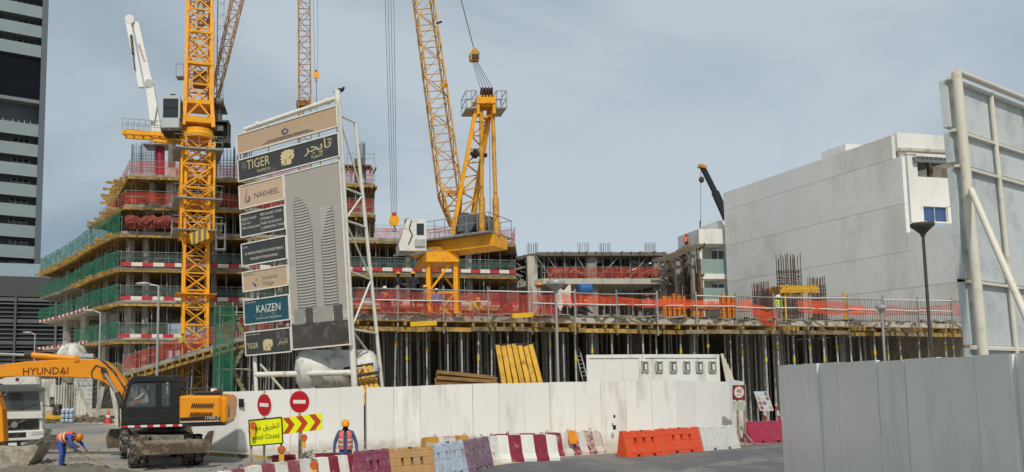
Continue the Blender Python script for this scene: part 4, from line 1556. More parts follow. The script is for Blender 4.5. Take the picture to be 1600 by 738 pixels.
# winches and counterweight
GREYM = M('machine_grey_paint', '5d6164', .5, .2, 1.5, dirt=('3d3d3b', .3, 3))
for (x, y, r_, l_) in ((733, 352, .62, 1.3), (755, 352, .6, 1.2)):
    p = c2(x, y, -1)
    mb = MB()
    mb.tube(p + gn * -l_ * .5, p + gn * l_ * .5, r_, n=16)
    mb.tube(p + gn * -l_ * .55, p + gn * -l_ * .45, r_ * 1.15, n=16)
    mb.tube(p + gn * l_ * .45, p + gn * l_ * .55, r_ * 1.15, n=16)
    mb.box(p + V((0, 0, -.6)), (1.4, 1.0, .35))
    mb.build('winch', GREYM, C2, smooth=True)
MB().box(c2(721, 352, -1.1), (.7, 1.0, 1.1)).build('motor_housing', GREYM, C2, bevel=.05)
MB().box(c2(768, 356, -1.9), (.5, .9, .8)).build('motor_housing', GREYM, C2, bevel=.05)
# A-frame
head = c2(757, 163, -1.5)
mb = MB()
fa, fb_ = c2(707, 366, -1.6), c2(737, 352, .6)
ta_, tb_ = c2(744, 168, -1.9), c2(765, 172, -1.0)
mb.bar(fa, ta_, .24, .27); mb.bar(fb_, tb_, .24, .27)
n = 9
for k in range(n):
    p, q = fa.lerp(ta_, k / n), fb_.lerp(tb_, k / n)
    p2, q2_ = fa.lerp(ta_, (k + 1) / n), fb_.lerp(tb_, (k + 1) / n)
    mb.bar(p2, q2_, .09)
    mb.bar(p, q2_, .08) if k % 2 else mb.bar(q, p2, .08)
mb.bar(c2(698, 300, -1.2), c2(725, 302, .6), .22)
mb.build('gantry_frame', CRANE, C2)
mb = MB()
for (x0, y0, x1, y1, dy) in ((753, 369, 752, 172, -2.4), (776, 369, 770, 178, -2.8)):
    a_, b_ = c2(x0, y0, dy), c2(x1, y1, -1.6)
    mb.tube(a_, b_, .13, n=10)
    mb.tube(a_, a_.lerp(b_, .3), .2, n=10)
mb.build('back_stay', CRANE_D, C2, smooth=True)
MB().tube(c2(736, 240, -1.6), c2(760, 243, -1.3), .14, n=10).tube(c2(740, 240, -1.6), c2(745, 241, -1.55), .3, n=12).build('rope_pulley', DARKST, C2)
mb = MB()
for yy in (-.55, .55):
    mb.box(head + V((-.05, yy, .1)), (1.25, .12, .55))
mb.box(head + V((-.55, 0, -.35)), (.2, 1.1, 1.0))
mb.box(head + V((.5, 0, -.35)), (.2, 1.1, .9))
mb.box(head + V((0, 0, -.2)), (1.1, .9, .15))
mb.build('gantry_head', CRANE, C2)
mb = MB()
for k in range(4):
    mb.tube(head + V((-.3 + k * .2, -.4, .55)), head + V((-.22 + k * .2, -.4, .55)), .38, n=12)
mb.build('sheave', M('sheave_dark', '4a2f22', .7), C2)
for (x0, x1) in ((725, 741), (772, 787)):
    a_, b_ = c2(x0, 175, -1.5), c2(x1, 175, -1.5)
    mb = MB()
    mb.box((a_ + b_) / 2, (abs(b_.x - a_.x), 1.5, .1))
    xs = (a_.x, (a_.x + b_.x) / 2, b_.x)
    for x_ in xs:
        for yy in (-.75, .75):
            mb.tube(V((x_, a_.y + yy, a_.z)), V((x_, a_.y + yy, a_.z + 1.1)), .03, n=5)
    for hh in (.55, 1.1):
        for yy in (-.75, .75):
            mb.tube(V((xs[0], a_.y + yy, a_.z + hh)), V((xs[2], a_.y + yy, a_.z + hh)), .03, n=5)
        for x_ in (xs[0], xs[2]):
            mb.tube(V((x_, a_.y - .75, a_.z + hh)), V((x_, a_.y + .75, a_.z + hh)), .03, n=5)
    mb.build('head_platform', STEEL, C2)
    MB().bar((a_ + b_) / 2, head + V((0, 0, -.9)), .14).build('platform_brace', CRANE, C2)
# jib
j0, j1 = c2(711, 352, -.4), c2(642, -140, 3)
MB().lattice(j0, c2(703, 300, 0), .5, 1.35, 2, .14, .08, up=(0, 1, 0)).build('jib_foot', CRANE_D, C2)
MB().lattice(c2(703, 300, 0), j1, 1.35, 1.15, 17, .105, .05, up=(0, 1, 0)).build('jib', CRANE_D, C2)
MB().bar(c2(690, 133, 0), c2(697, 134, -.4), .3, .25).build('jib_lamp', CRANE, C2)
MB().bar(c2(682, 37, 0), c2(690, 34, -.4), .1, .1).build('jib_bracket', DARKST, C2)
# luffing tackle
hb = c2(741, 88, 0)
mb = MB()
mb.prism([(-.28, -.35), (.3, -.35), (.33, .1), (.1, .5), (-.1, .5), (-.33, .1)], hb + V((0, -.2, 0)), (1, 0, 0), (0, 0, 1), (0, .4, 0))
mb.build('tackle_block', CRANE_D, C2)
MB().box(hb + V((.02, -.22, -.12)), (.45, .08, .3)).build('block_sheave', DARKST, C2)
for k in range(5):
    rod('luffing_rope', hb + V((-.15 + k * .08, 0, -.3)), head + V((-.3 + k * .2, -.3, .9)), .018, ROPE, C2, n=5)
rod('luffing_rope', hb + V((0, 0, .45)), c2(705, -60, 1), .03, ROPE, C2, n=5)
for dx in (-3, 8):
    rod('hoist_rope', c2(757 + dx, 175, -1.2), c2(750 + dx * 2, 350, -1), .02, ROPE, C2, n=5)
# ---------------- hook block on four ropes
def hook_block(name, label, x, y, Y, s, rope_x, grp, top=-90):
    c_ = at(x, y, Y)
    t = thing(name, label, 'crane hook', c_)
    mb = MB()
    mb.prism([(-.5, .1), (-.35, .5), (.35, .5), (.5, .1), (.3, -.45), (-.3, -.45)], c_ + V((0, -.15 * s, 0)), (s, 0, 0), (0, 0, s), (0, .3 * s, 0))
    mb.build('block', CRANE, t)
    MB().box(c_ + V((0, 0, .65 * s)), (.4 * s, .3 * s, .35 * s)).build('swivel', M('swivel_red', 'a4482c', .6), t)
    mb = MB()
    pts = [c_ + V((s * a, 0, s * b)) for a, b in ((0, -.45), (0, -.65), (.14, -.75), (.16, -.92), (.02, -1.02), (-.12, -.95), (-.14, -.82))]
    mb.path(pts, .06 * s)
    mb.build('hook', M('hook_steel', '6b5a35', .5), t)
    for k, rx in enumerate(rope_x):
        f = (k / max(1, len(rope_x) - 1) - .5)
        rod('rope', c_ + V((f * .5 * s, 0, .7 * s)), at(rx, top, Y), .02, ROPE, t, n=5)
    return t
hook_block('crane_hook', 'yellow crane hook block hanging beside the white crane cab', 616, 346, 56, .85, (599, 604, 609, 614), None)
hook_block('crane_hook', 'small yellow crane hook hanging above the tall billboard', 494, 118, 80, .75, (488, 496), None)
# ---------------- distant jib behind the billboard
Yd = 85.0
t = thing('distant_crane_jib', 'rust brown lattice crane jib rising behind the tall billboard', 'crane', at(478, 420, Yd))
MB().lattice(at(477, 330, Yd), at(475, -60, Yd), 1.55, 1.4, 22, .16, .07).build('jib', JIB_R, t)
MB().box(at(474, 163, Yd), (1.7, 1.2, .6)).build('collar', M('jib_collar', '8a5a2c', .7), t)
rod('tail_rope', at(494, 126, 80), at(495, 200, 80), .035, ROPE, t)
MB().lattice(V((at(477, 330, Yd).x, Yd, 0)), at(477, 330, Yd), 1.8, 1.6, 12, .18, .08).build('mast', JIB_R, t)
# ---------------- concrete pump boom
Yp = 66.0
t = thing('concrete_pump_boom', 'white folded concrete placing boom standing on the stepped building', 'pump boom', at(250, 240, Yp))
PWH = M('pump_white', 'e4e4e0', .4, .04, 2)
def seg(mb, pts, w0, w1, y0=-.3, y1=.3):
    for a_, b_ in zip(pts, pts[1:]): mb.bar(a_, b_, w0, w1, up=(0, 1, 0))
mb = MB()
a_, b_ = at(246, 212, Yp), at(233, 128, Yp)
MB().prism([(-.5, 0), (.5, 0), (.42, 1), (-.35, 1)], a_ + V((0, -.3, 0)), (1.0, 0, 0), b_ - a_, (0, .6, 0)).build('lower_boom', PWH, t, bevel=.04)
a_, b_ = at(232, 132, Yp), at(208, 33, Yp)
o_ = MB().prism([(-.4, 0), (.4, 0), (.45, .95), (-.1, 1.0)], a_ + V((.1, -.35, 0)), (1, 0, 0), b_ - a_, (0, .5, 0)).build('upper_boom', PWH, t, bevel=.04)
text('lettering', 'putzmeister', at(227, 96, Yp - .4), at(222, 80, Yp - .4) - at(227, 96, Yp - .4), V((-1, 0, -.25)), .28, M('lettering_red', 'b03a35', .6), t)
a_, b_ = at(223, 140, Yp), at(201, 34, Yp)
MB().prism([(-.28, 0), (.25, 0), (.28, 1.0), (-.25, 1.0)], a_ + V((0, -.55, 0)), (1, 0, 0), b_ - a_, (0, .35, 0)).build('folded_arm', PWH, t, bevel=.03)
MB().bar(at(208, 85, Yp - .7), at(205, 55, Yp - .7), .2, .22).bar(at(211, 110, Yp - .7), at(208, 85, Yp - .7), .1, .12).build('ram', BLACK, t)
MB().tube(at(204, 33, Yp - .2) + V((0, -.4, 0)), at(204, 33, Yp) + V((0, .5, 0)), .45, n=14).build('joint', PWH, t)
MB().tube(at(233, 130, Yp - .5), at(233, 130, Yp + .4), .4, n=14).build('joint', PWH, t)
MB().box(at(240, 178, Yp - .4), (.45, .4, 1.6), Matrix.Rotation(R(8), 3, 'Y')).build('ram', PWH, t)
MB().box2(at(248, 222, Yp) + V((-.8, -.6, -.4)), at(248, 222, Yp) + V((.8, .8, .6))).build('turret', M('turret_grey', '9a9a96', .6), t)
MB().tube(at(250, 275, Yp), at(250, 220, Yp), .45, n=14).build('column', M('column_crimson', 'a52a3c', .5), t, smooth=True)
MB().box(at(248, 230, Yp), (2.6, 2, .1)).build('platform', STEEL, t)
# concrete column formwork beside the mast
MB().box2(at(267, 345, 64) + V((-.5, 0, 0)), at(267, 262, 64) + V((.5, 1, 0))).build('stair_column', CONC_L, B1)
MB().box2(at(267, 262, 64) + V((-.3, .1, 0)), at(267, 215, 64) + V((.3, .8, 0))).build('column', CONC_D, B1)
# ---------------- mobile crane boom far right
Ym = 95.0
t = thing('mobile_crane_boom', 'black telescopic crane boom with yellow tip behind the white building', 'crane', at(1138, 420, Ym))
MB().bar(at(1150, 375, Ym), at(1117, 300, Ym), .62, .75).build('boom_base', M('boom_black', '20242a', .5), t)
MB().bar(at(1118, 302, Ym), at(1098, 262, Ym), .45, .55).build('boom_tip', MATS['boom_black'], t)
MB().box(at(1097, 261, Ym), (.9, .8, .4), Matrix.Rotation(R(25), 3, 'Y')).build('head', CRANE_D, t)
MB().ball(at(1096, 281, Ym), .38, (1, .6, 1.2)).build('hook', DARKST, t)
rod('rope', at(1095, 264, Ym), at(1095, 352, Ym), .03, ROPE, t)
# ================================================================ tall billboard
BTL, BTR, BBL = at(385, 209, 33.4), at(532, 160, 30.4), at(385, 556, 33.4)
BBR = at(548, 541, 30.4)
BU = (BBR - BBL)
BWid = BU.length
BU.normalize()
BV = (BTL - BBL) - BU * (BTL - BBL).dot(BU)
BHgt = ((BTL - BBL).length + (BTR - BBR).length) / 2
BV.normalize()
BN = BU.cross(BV).normalized()
if BN.y > 0: BN = -BN
B0 = BBL
BB = thing('billboard', 'tall site billboard with stacked panels on a white pipe frame', 'billboard', (BBL.x + 2, 29.5, 0))
def bp(u, v, n=0.0): return B0 + BU * (u * BWid) + BV * (v * BHgt) + BN * n
Hr = BHgt
POST = M('billboard_pipe_white', 'dedbd0', .45, .06, 1.5, dirt=('aaa392', .2, 2))
# coordinates run in fractions of the panel field; photo rows measured at the left edge
def vy(y): return (556 - y) / (556 - 209)
SHEET = {}
def bpanel(u0, u1, v0, v1, col, name='panel', rough=.5, th=.14):
    m = M('print_' + col, col, rough, .04, .5, dirt=('8f8676', .12, 1.0))
    o = bp(u0, v0)
    mb = MB().prism([(0, 0), (1, 0), (1, 1), (0, 1)], o + BN * .02, BU * ((u1 - u0) * BWid), BV * ((v1 - v0) * BHgt), -BN * th)
    pn_ = mb.build(name, m, BB)
    fr = MB()
    c_ = [bp(u0, v0, .03), bp(u1, v0, .03), bp(u1, v1, .03), bp(u0, v1, .03)]
    for k in range(4):
        fr.bar(c_[k], c_[(k + 1) % 4], .05, .05, up=BN)
    fr.build('trim', POST, pn_)
    return pn_
US = .47
rowsP = [(0, 1, 209, 240, 'b49a80'), (0, 1, 250, 284, '3d3f40'), (0, US, 292, 328, 'bfa78d'), (0, US, 337, 373, '3d4041'), (0, US, 384, 418, '3a3d3e'), (0, US, 428, 458, 'b9a186'), (0, US, 472, 509, '1f4f5c'), (0, US, 521, 556, '3f3f40')]
PN = []
for (u0, u1, ya, yb, col) in rowsP:
    PN.append(bpanel(u0, u1 - (.012 if u1 < 1 else 0), vy(yb), vy(ya), col))
big = bpanel(US, 1, vy(553) - .002, vy(291), 'a9a197', 'poster')
# posts, rails and back truss
for (u, w_, va, vb) in ((.05, .1, -.28, 1.02), (.985, .14, -.35, 1.075)):
    a_ = bp(u, va, -.28); a_ = a_ + BV * ((0 - a_.z) / BV.z)
    MB().tube(a_, bp(u, vb, -.28), w_, n=14).build('post', POST, BB, smooth=True)
MB().tube(bp(.05, 1.03, -.28), bp(.985, 1.045, -.28), .11, n=14).build('top_pipe', POST, BB, smooth=True)
MB().tube(bp(.05, -.085, -.28), bp(.985, -.105, -.28), .13, n=14).build('bottom_pipe', POST, BB, smooth=True)
for u in (.2, .9):
    MB().tube(bp(u - .02, 1.033 + .012 * u, -.28), bp(u + .005, 1.033 + .012 * u, -.28), .15, n=12).build('pipe_collar', POST, BB)
for v in (.17, .3, .43, .55, .68, .8, .93):
    MB().bar(bp(.02, v, -.2), bp(.98, v, -.2), .07, .1).build('cross_rail', POST, BB)
for u in (.12, .3, .6, .8):
    MB().bar(bp(u, .0, -.2), bp(u, 1.0, -.2), .06).build('upright', POST, BB)
# side flange plates on the right edge
MB().prism([(0, 0), (1, 0), (1, 1), (0, 1)], bp(1.003, 0, -.14), BN * .2, BV * BHgt, BU * .02).build('edge_plate', POST, BB)
# raking truss leg behind the right post
tA = bp(.985, 1.0, -.28)
t_top = at(555, 192, 32.5)
t_bot = at(597, 604, 33.5)
t_bot = t_bot + (t_bot - t_top).normalized() * ((t_bot.z) / ((t_top - t_bot).normalized().z))
mb = MB()
mb.tube(t_top, t_bot, .09, n=10)
mb.build('raking_leg', POST, BB, smooth=True)
pst = lambda v: bp(.985, v, -.28)
ys = [(192, .97), (305, .66), (355, .52), (437, .31), (521, .07), (575, -.09)]
lg = lambda y: t_top.lerp(t_bot, (y - 192) / (604 - 192) * ((at(597, 604, 33.5) - t_top).length / (t_bot - t_top).length))
prev = None
flip = 0
for y, v in ys:
    MB().tube(pst(v), lg(y), .05, n=8).build('truss_strut', POST, BB, smooth=True)
    if prev:
        a_, b_ = (pst(prev[1]), lg(y)) if flip % 2 else (lg(prev[0]), pst(v))
        MB().tube(a_, b_, .045, n=8).build('truss_brace', POST, BB, smooth=True)
    flip += 1
    prev = (y, v)
MB().tube(bp(.1, -.04, -.3), bp(.35, -.3, -2.2), .06, n=8).build('raking_brace', POST, BB)
# prints
GOLD = M('gold_print', 'c9b98a', .45, .06, 1)
WPR = M('white_print', 'cfccc2', .5)
DPR = M('dark_print', '4b4548', .5)
def btext(s_, u, v, h, mat, par, align='LEFT', wide=1.0, lift=.028):
    return text('lettering', s_, bp(u, v), BU, BV, h, mat, par, align, wide, lift)
AR_TIGER = '\ufeae\ufea0\ufef3\ufe8e\ufe97'
AR_PROP = '\ufe94\ufef4\ufee4\ufee8\ufe98\ufee0\ufedf'
def shape(poly, o, sx, sy, mat, par, lift=.03, name='emblem'):
    mb = MB()
    vs = [o + BU * (p[0] * sx) + BV * (p[1] * sy) + BN * lift for p in poly]
    mb.prism([(p[0] * sx, p[1] * sy) for p in poly], o + BN * lift, BU, BV, -BN * .004)
    return mb.build(name, mat, par)
tiger_old = [(.1, 0), (.18, .08), (.3, .0), (.62, .05), (.78, .04), (.82, .2), (.78, .34), (.95, .42), (1.0, .6), (.9, .66), (.98, .78), (.86, .86), (.9, 1.0), (.72, .95), (.6, .88), (.45, .98), (.32, .92), (.2, .96), (.12, .8), (.02, .72), (.12, .62), (.0, .5), (.1, .42), (.02, .28), (.12, .22)]
tiger = [(.05, .02), (.2, .12), (.3, .0), (.42, .06), (.55, .02), (.75, .05), (.8, .2), (.74, .3), (.9, .33), (.98, .45), (1, .62), (.93, .68), (.99, .8), (.9, .95), (.8, .9), (.66, .98), (.5, .96), (.35, 1.0), (.22, .9), (.08, .92), (.14, .78), (.0, .72), (.1, .58), (.0, .48), (.1, .38), (.02, .26), (.12, .2)]
stripe = [(.3, .1), (.36, .3), (.3, .5), (.4, .34), (.38, .12)]
stripe2 = [(.6, .4), (.72, .52), (.84, .55), (.74, .46), (.66, .38)]
def tiger_logo(u, v, s, par, dark):
    shape(tiger, bp(u, v), s, s * .95, GOLD, par, .03)
    shape(stripe, bp(u, v), s, s * .95, dark, par, .036)
    shape(stripe2, bp(u, v), s, s * .95, dark, par, .036)
D2 = M('panel_dark_print', '3d3f40', .5)
# row 2: TIGER
v_ = vy(271)
btext('TIGER', .09, vy(270) + .004, .46, GOLD, PN[1], wide=.78)
btext('PROPERTIES', .2, vy(277) , .13, GOLD, PN[1], wide=.8)
tiger_logo(.44, vy(278), .8, PN[1], D2)
btext(AR_TIGER, .68, vy(267), .46, GOLD, PN[1], wide=1.15)
btext(AR_PROP, .74, vy(277), .2, GOLD, PN[1], wide=.8)
# row 1: small crest and two fine lines
def ring(u, v, r0, r1, mat, par, a0=0, a1=360, n=16):
    mb = MB()
    o = bp(u, v, .03)
    pts = []
    for k in range(n):
        t0, t1 = R(a0 + (a1 - a0) * k / n), R(a0 + (a1 - a0) * (k + 1) / n)
        q = [o + (BU * math.cos(t) + BV * math.sin(t)) * r for t, r in ((t0, r0), (t1, r0), (t1, r1), (t0, r1))]
        mb.add(q, [(0, 1, 2, 3)])
    return mb.build('emblem', mat, par)
ring(.5, vy(224), .1, .2, M('crest_print', '57606a', .5), PN[0], 150, 380)
shape([(0, 0), (.5, .35), (1, .2), (.7, .6), (.45, .75), (.2, .5)], bp(.475, vy(225)), .28, .26, MATS['crest_print'], PN[0])
for k, wd in enumerate((.42, .5)):
    mb = MB()
    o = bp(.5 - wd / 2 + .02, vy(233.5 + 2.6 * k), .026)
    x_ = 0
    while x_ < wd * BWid:
        ww = rnd(.05, .16)
        mb.prism([(x_, 0), (x_ + ww, 0), (x_ + ww, .05), (x_, .05)], o, BU, BV, BN * .004)
        x_ += ww + .03
    mb.build('fine_print', DPR, PN[0])
# row 3: NAKHEEL
btext('NAKHEEL', .155, vy(316), .26, M('nakheel_print', '4d3d50', .5), PN[2], wide=.92)
ring(.085, vy(315), .13, .17, MATS['nakheel_print'], PN[2], 120, 430)
ring(.09, vy(315), .05, .085, MATS['nakheel_print'], PN[2], 150, 420)
shape([(.0, 0), (.12, .3), (.1, .8), (.3, 1), (.2, .7), (.24, .35), (.1, 0)], bp(.07, vy(311)), .25, .4, MATS['nakheel_print'], PN[2])
# row 4
for k, (l_, r_) in enumerate((('PROJECT NAME', 'PEER SQUARE TOWER'), ('PLOT NO:', 'JVT03NRA 001'), ('TYPE OF BUILDING:', 'MIXED-USE BUILDING'), ('', '+2 RESIDENTIAL TOWERS'))):
    if l_: btext(l_, .01, vy(347.5 + k * 7), .115, WPR, PN[3], wide=.78)
    btext(r_, .21, vy(345.5 + k * 7), .115, WPR, PN[3], wide=.76)
# row 5
btext('CLIENT', .01, vy(391), .07, WPR, PN[4])
btext('AL RAWDA REALESTATE INVESTMENTS', US / 2 - .005, vy(402), .125, WPR, PN[4], 'CENTER', .72)
btext('WALEED M MOHAMMAD', US / 2 - .005, vy(411), .125, WPR, PN[4], 'CENTER', .8)
# row 6
btext('BUSINESS HUB', .01, vy(434), .07, DPR, PN[5])
for (du, dv, s_, c_) in ((.1, 8, .1, 'b23b49'), (.135, 0, .1, '7a9a4a'), (.115, 14, .13, '3e5a86'), (.15, 10, .08, 'c9953a')):
    o = bp(du, vy(444 + dv * .6), .03)
    MB().prism([(0, 0), (s_, 0), (s_, s_), (0, s_)], o, BU, BV, -BN * .004).build('emblem', M('sq_' + c_, c_, .5), PN[5])
btext('Jumeirah', .2, vy(444), .2, M('village_print', '6d6a5e', .5), PN[5], wide=.9)
btext('Village', .2, vy(453), .2, MATS['village_print'], PN[5], wide=.9)
# row 7
btext('KAIZEN', .25, vy(493), .36, WPR, PN[6], 'CENTER', .8)
for k, s_ in enumerate(('CONSULTANT', 'ARCHITECTURE & ENGINEERING')):
    btext(s_, .25 if k else .01, vy(503) if k else vy(477), .07, WPR, PN[6], 'CENTER' if k else 'LEFT')
# row 8
btext('TIGER', .015, vy(546), .26, GOLD, PN[7], wide=.66)
tiger_logo(.175, vy(552), .6, PN[7], D2)
btext(AR_TIGER, .33, vy(543), .24, GOLD, PN[7], wide=.85)
btext('MAIN CONTRACTOR', .01, vy(526), .06, WPR, PN[7])
# poster: two banded towers above a podium
def pshape(poly, mat, lift=.03, name='printed_tower'):
    mb = MB()
    mb.prism([(p[0] * BWid, p[1] * BHgt) for p in poly], B0 + BN * lift, BU, BV, -BN * .004)
    return mb.build(name, mat, big)
PLT, PDK = M('printed_pale', 'b9b2a8', .5, .06, 3), M('printed_shadow', '66676a', .5, .1, 3)
PGR = M('printed_ground', '46423f', .5, .25, .8, dirt=('6d675e', .3, 2))
big_sky = pshape([(.475, vy(430)), (.995, vy(430)), (.995, vy(291.5)), (.475, vy(291.5))], M('printed_sky', 'a39d96', .5, .03, .3), .024, 'printed_sky')
def ptower(xa, xb, yb, tops, step=4.3):
    """banded facade: dark body, pale floor bands"""
    pshape([(xa, vy(yb)), (xb, vy(yb))] + tops, PDK, .027)
    y = yb - 2
    lim = max(t_[1] for t_ in tops)
    def right(v):
        if v <= tops[0][1]: return tops[0][0]
        for (u0, v0), (u1, v1) in zip(tops, tops[1:]):
            if v0 <= v <= v1: return u0 + (u1 - u0) * (v - v0) / max(1e-6, v1 - v0)
        return None
    mb = MB()
    while vy(y) < lim:
        r_ = right(vy(y))
        if r_ is None: break
        if r_ - xa > .015:
            q = [(xa + .005, vy(y)), (xa + (r_ - xa) * .45, vy(y) - .002), (r_ - .004, vy(y)), (r_ - .004, vy(y) + .0055), (xa + (r_ - xa) * .45, vy(y) + .0035), (xa + .005, vy(y) + .0055)]
            mb.prism([(p[0] * BWid, p[1] * BHgt) for p in q], B0 + BN * .031, BU, BV, -BN * .004)
        y -= step
    mb.build('printed_floors', PLT, big)
ptower(.545, .715, 508, [(.715, vy(380)), (.68, vy(350)), (.62, vy(332)), (.56, vy(330)), (.545, vy(340))])
ptower(.79, .92, 508, [(.92, vy(365)), (.905, vy(352)), (.86, vy(362)), (.81, vy(390)), (.79, vy(400))])
pshape([(.475, vy(516)), (.995, vy(516)), (.995, vy(504)), (.475, vy(504))], PLT, .026, 'printed_podium')
for (a_, b_, c_) in ((.5, .6, '8f8d88'), (.61, .68, '4f4c4a'), (.69, .86, '9a968e'), (.87, .95, '54504c')):
    pshape([(a_, vy(518)), (b_, vy(518)), (b_, vy(496)), (a_, vy(496))], M('pod_' + c_, c_, .5, .1, 3), .034, 'printed_podium')
pshape([(.475, vy(552)), (.995, vy(552)), (.995, vy(519)), (.475, vy(516))], PGR, .028, 'printed_ground')
# a bird on the post
def bird(x, y, Y, label):
    c_ = at(x, y, Y)
    mb = MB()
    mb.ball(c_, .11, (1.5, .8, .85)).ball(c_ + V((.14, 0, .1)), .06).bar(c_ + V((-.12, 0, -.02)), c_ + V((-.32, 0, -.1)), .07, .02).tube(c_ + V((.19, 0, .1)), c_ + V((.25, 0, .09)), .015, .003, n=5).tube(c_ + V((0, 0, -.05)), c_ + V((0, 0, -.16)), .012, n=4)
    tag(mb.build('bird', M('bird_black', '22221f', .8), None, smooth=True), label, 'bird')
bp_t = bp(.985, 1.075, -.28)
bird(532, 141, bp_t.y, 'small dark bird perched on top of the billboard post')
# ================================================================ rear of the second billboard
RB = thing('billboard', 'back of a second billboard with grey panels and cream pipe posts', 'billboard', (19, 20.5, 0))
RA0 = at(1480, 118, 20.0)
RB0 = at(1598, 168, 22.3)
CREAM = M('cream_pipe', 'd9d3c2', .45, .06, 1.5, dirt=('b0a792', .2, 2))
RU = V((RB0.x - RA0.x, RB0.y - RA0.y, 0)).normalized()
RV = (at(1480, 118, 20.0) - at(1520, 540, 20.0)).normalized()
RT = RA0.z
RN = RU.cross(V((0, 0, 1))).normalized()
if RN.y > 0: RN = -RN
def rp_(u, h, n=0.0):
    """u metres along, h metres below the top edge"""
    return RA0 + RU * u - RV * h + RN * n
Hh = RT / RV.z
Wd = (V((RB0.x, RB0.y, 0)) - V((RA0.x, RA0.y, 0))).length * 1.12
for (u, r_) in ((-.02, .115), (Wd * .88, .105)):
    MB().tube(rp_(u, Hh, .22), rp_(u, 0, .22), r_, n=16).build('post', CREAM, RB, smooth=True)
for u in (Wd * .44,):
    MB().tube(rp_(u, Hh, .1), rp_(u, .1, .1), .055, n=12).build('upright', CREAM, RB, smooth=True)
MB().tube(rp_(-.02, -.02, .22), rp_(Wd * .9, -.02, .22), .085, n=14).build('top_pipe', CREAM, RB, smooth=True)
PBK = M('panel_back_sheet', 'c4c9c8', .75, .05, .6, rand=.05, dirt=('a9b3b2', .35, .9))
hs_ = [(0.15, 1.55), (1.7, 2.6), (2.75, 6.0), (6.1, 7.9), (8.0, 9.2), (9.35, 10.6)]
for (ha, hb_) in hs_:
    for (ua, ub) in ((-.14, Wd * .44), (Wd * .445, Wd * .98)):
        mb = MB()
        mb.prism([(0, 0), (1, 0), (1, 1), (0, 1)], rp_(ua, hb_, 0), RU * (ub - ua), RV * (hb_ - ha), -RN * .16)
        mb.build('back_panel', PBK, RB)
    MB().bar(rp_(-.2, ha, .08), rp_(Wd * .98, ha, .08), .08, .08).build('cross_rail', CREAM if ha != 2.75 else CREAM, RB)
for k in range(7):
    h_ = .7 + k * 1.5
    MB().bar(rp_(.0, h_, .22), rp_(.34, h_, .05), .1, .05).build('bracket', CREAM, RB)
MB().bar(rp_(.42, .2, .08), rp_(.42, 10.6, .08), .07, .1).build('angle_strip', CREAM, RB)
br0 = at(1517, 296, 19.6)
br1 = at(1640, 580, 17.0)
br1 = br1 - (br0 - br1).normalized() * (br1.z / (br0 - br1).normalized().z)
MB().tube(br0, br1, .075, n=14).build('raking_brace', CREAM, RB, smooth=True)
# ================================================================ street lights
LPB = M('lamp_post_dark', '4a4743', .5, .12, 3)
LPG = M('lamp_post_grey', 'a5a7a6', .5, .1, 3, metal=.3)
def funnel_lamp(name, label, x, y, Y, w_px, mat):
    c_ = at(x, y, Y)
    t = thing(name, label, 'lamp post', (c_.x, c_.y, 0))
    r_ = w_px / F * Y / 2
    MB().lathe([(.075, 0), (.06, c_.z - r_ * 1.15)], (c_.x, c_.y, 0), 12).build('pole', mat, t, smooth=True)
    MB().lathe([(.08, -r_ * 1.35), (.12, -r_ * 1.05), (r_ * .55, -r_ * .72), (r_, -.12), (r_ * 1.03, 0), (r_ * .98, .04), (r_ * .1, .1)], c_, 20).build('lamp_head', mat, t, smooth=True)
    MB().box((c_.x, c_.y, .02), (.35, .35, .04)).build('base_plate', mat, t)
    return t
funnel_lamp('lamp_post', 'tall dark funnel-headed lamp post in front of the white wall', 1441, 350, 33, 30, LPB)
funnel_lamp('lamp_post', 'small funnel-headed lamp post below the far end of the deck', 1377, 479, 38, 15, LPG)
funnel_lamp('lamp_post', 'slim grey lamp post with shallow cone head in front of the deck', 868, 441, 33.5, 27, LPG)
def street_light(name, label, x, y, Y, xh):
    c_ = at(x, y, Y)
    t = thing(name, label, 'street light', (c_.x, c_.y, 0))
    MB().lathe([(.11, 0), (.07, c_.z)], (c_.x, c_.y, 0), 12).build('pole', LPG, t, smooth=True)
    h_ = at(xh, y - 2, Y)
    MB().tube(c_ + V((0, 0, -.05)), h_ + V((.6, 0, 0)), .045, n=8).build('arm', LPG, t)
    MB().ball(h_ + V((.3, 0, .02)), .5, (1, .35, .22), 12, 8).build('lamp_head', LPG, t, smooth='all')
street_light('street_light', 'grey street light with arm to the left beside the yellow mast', 248, 446, 44, 216)
street_light('street_light', 'grey street light standing in front of the curved building', 157, 488, 56, 134)
street_light('street_light', 'pale street light in front of the louvred car park', 55, 522, 70, 38)
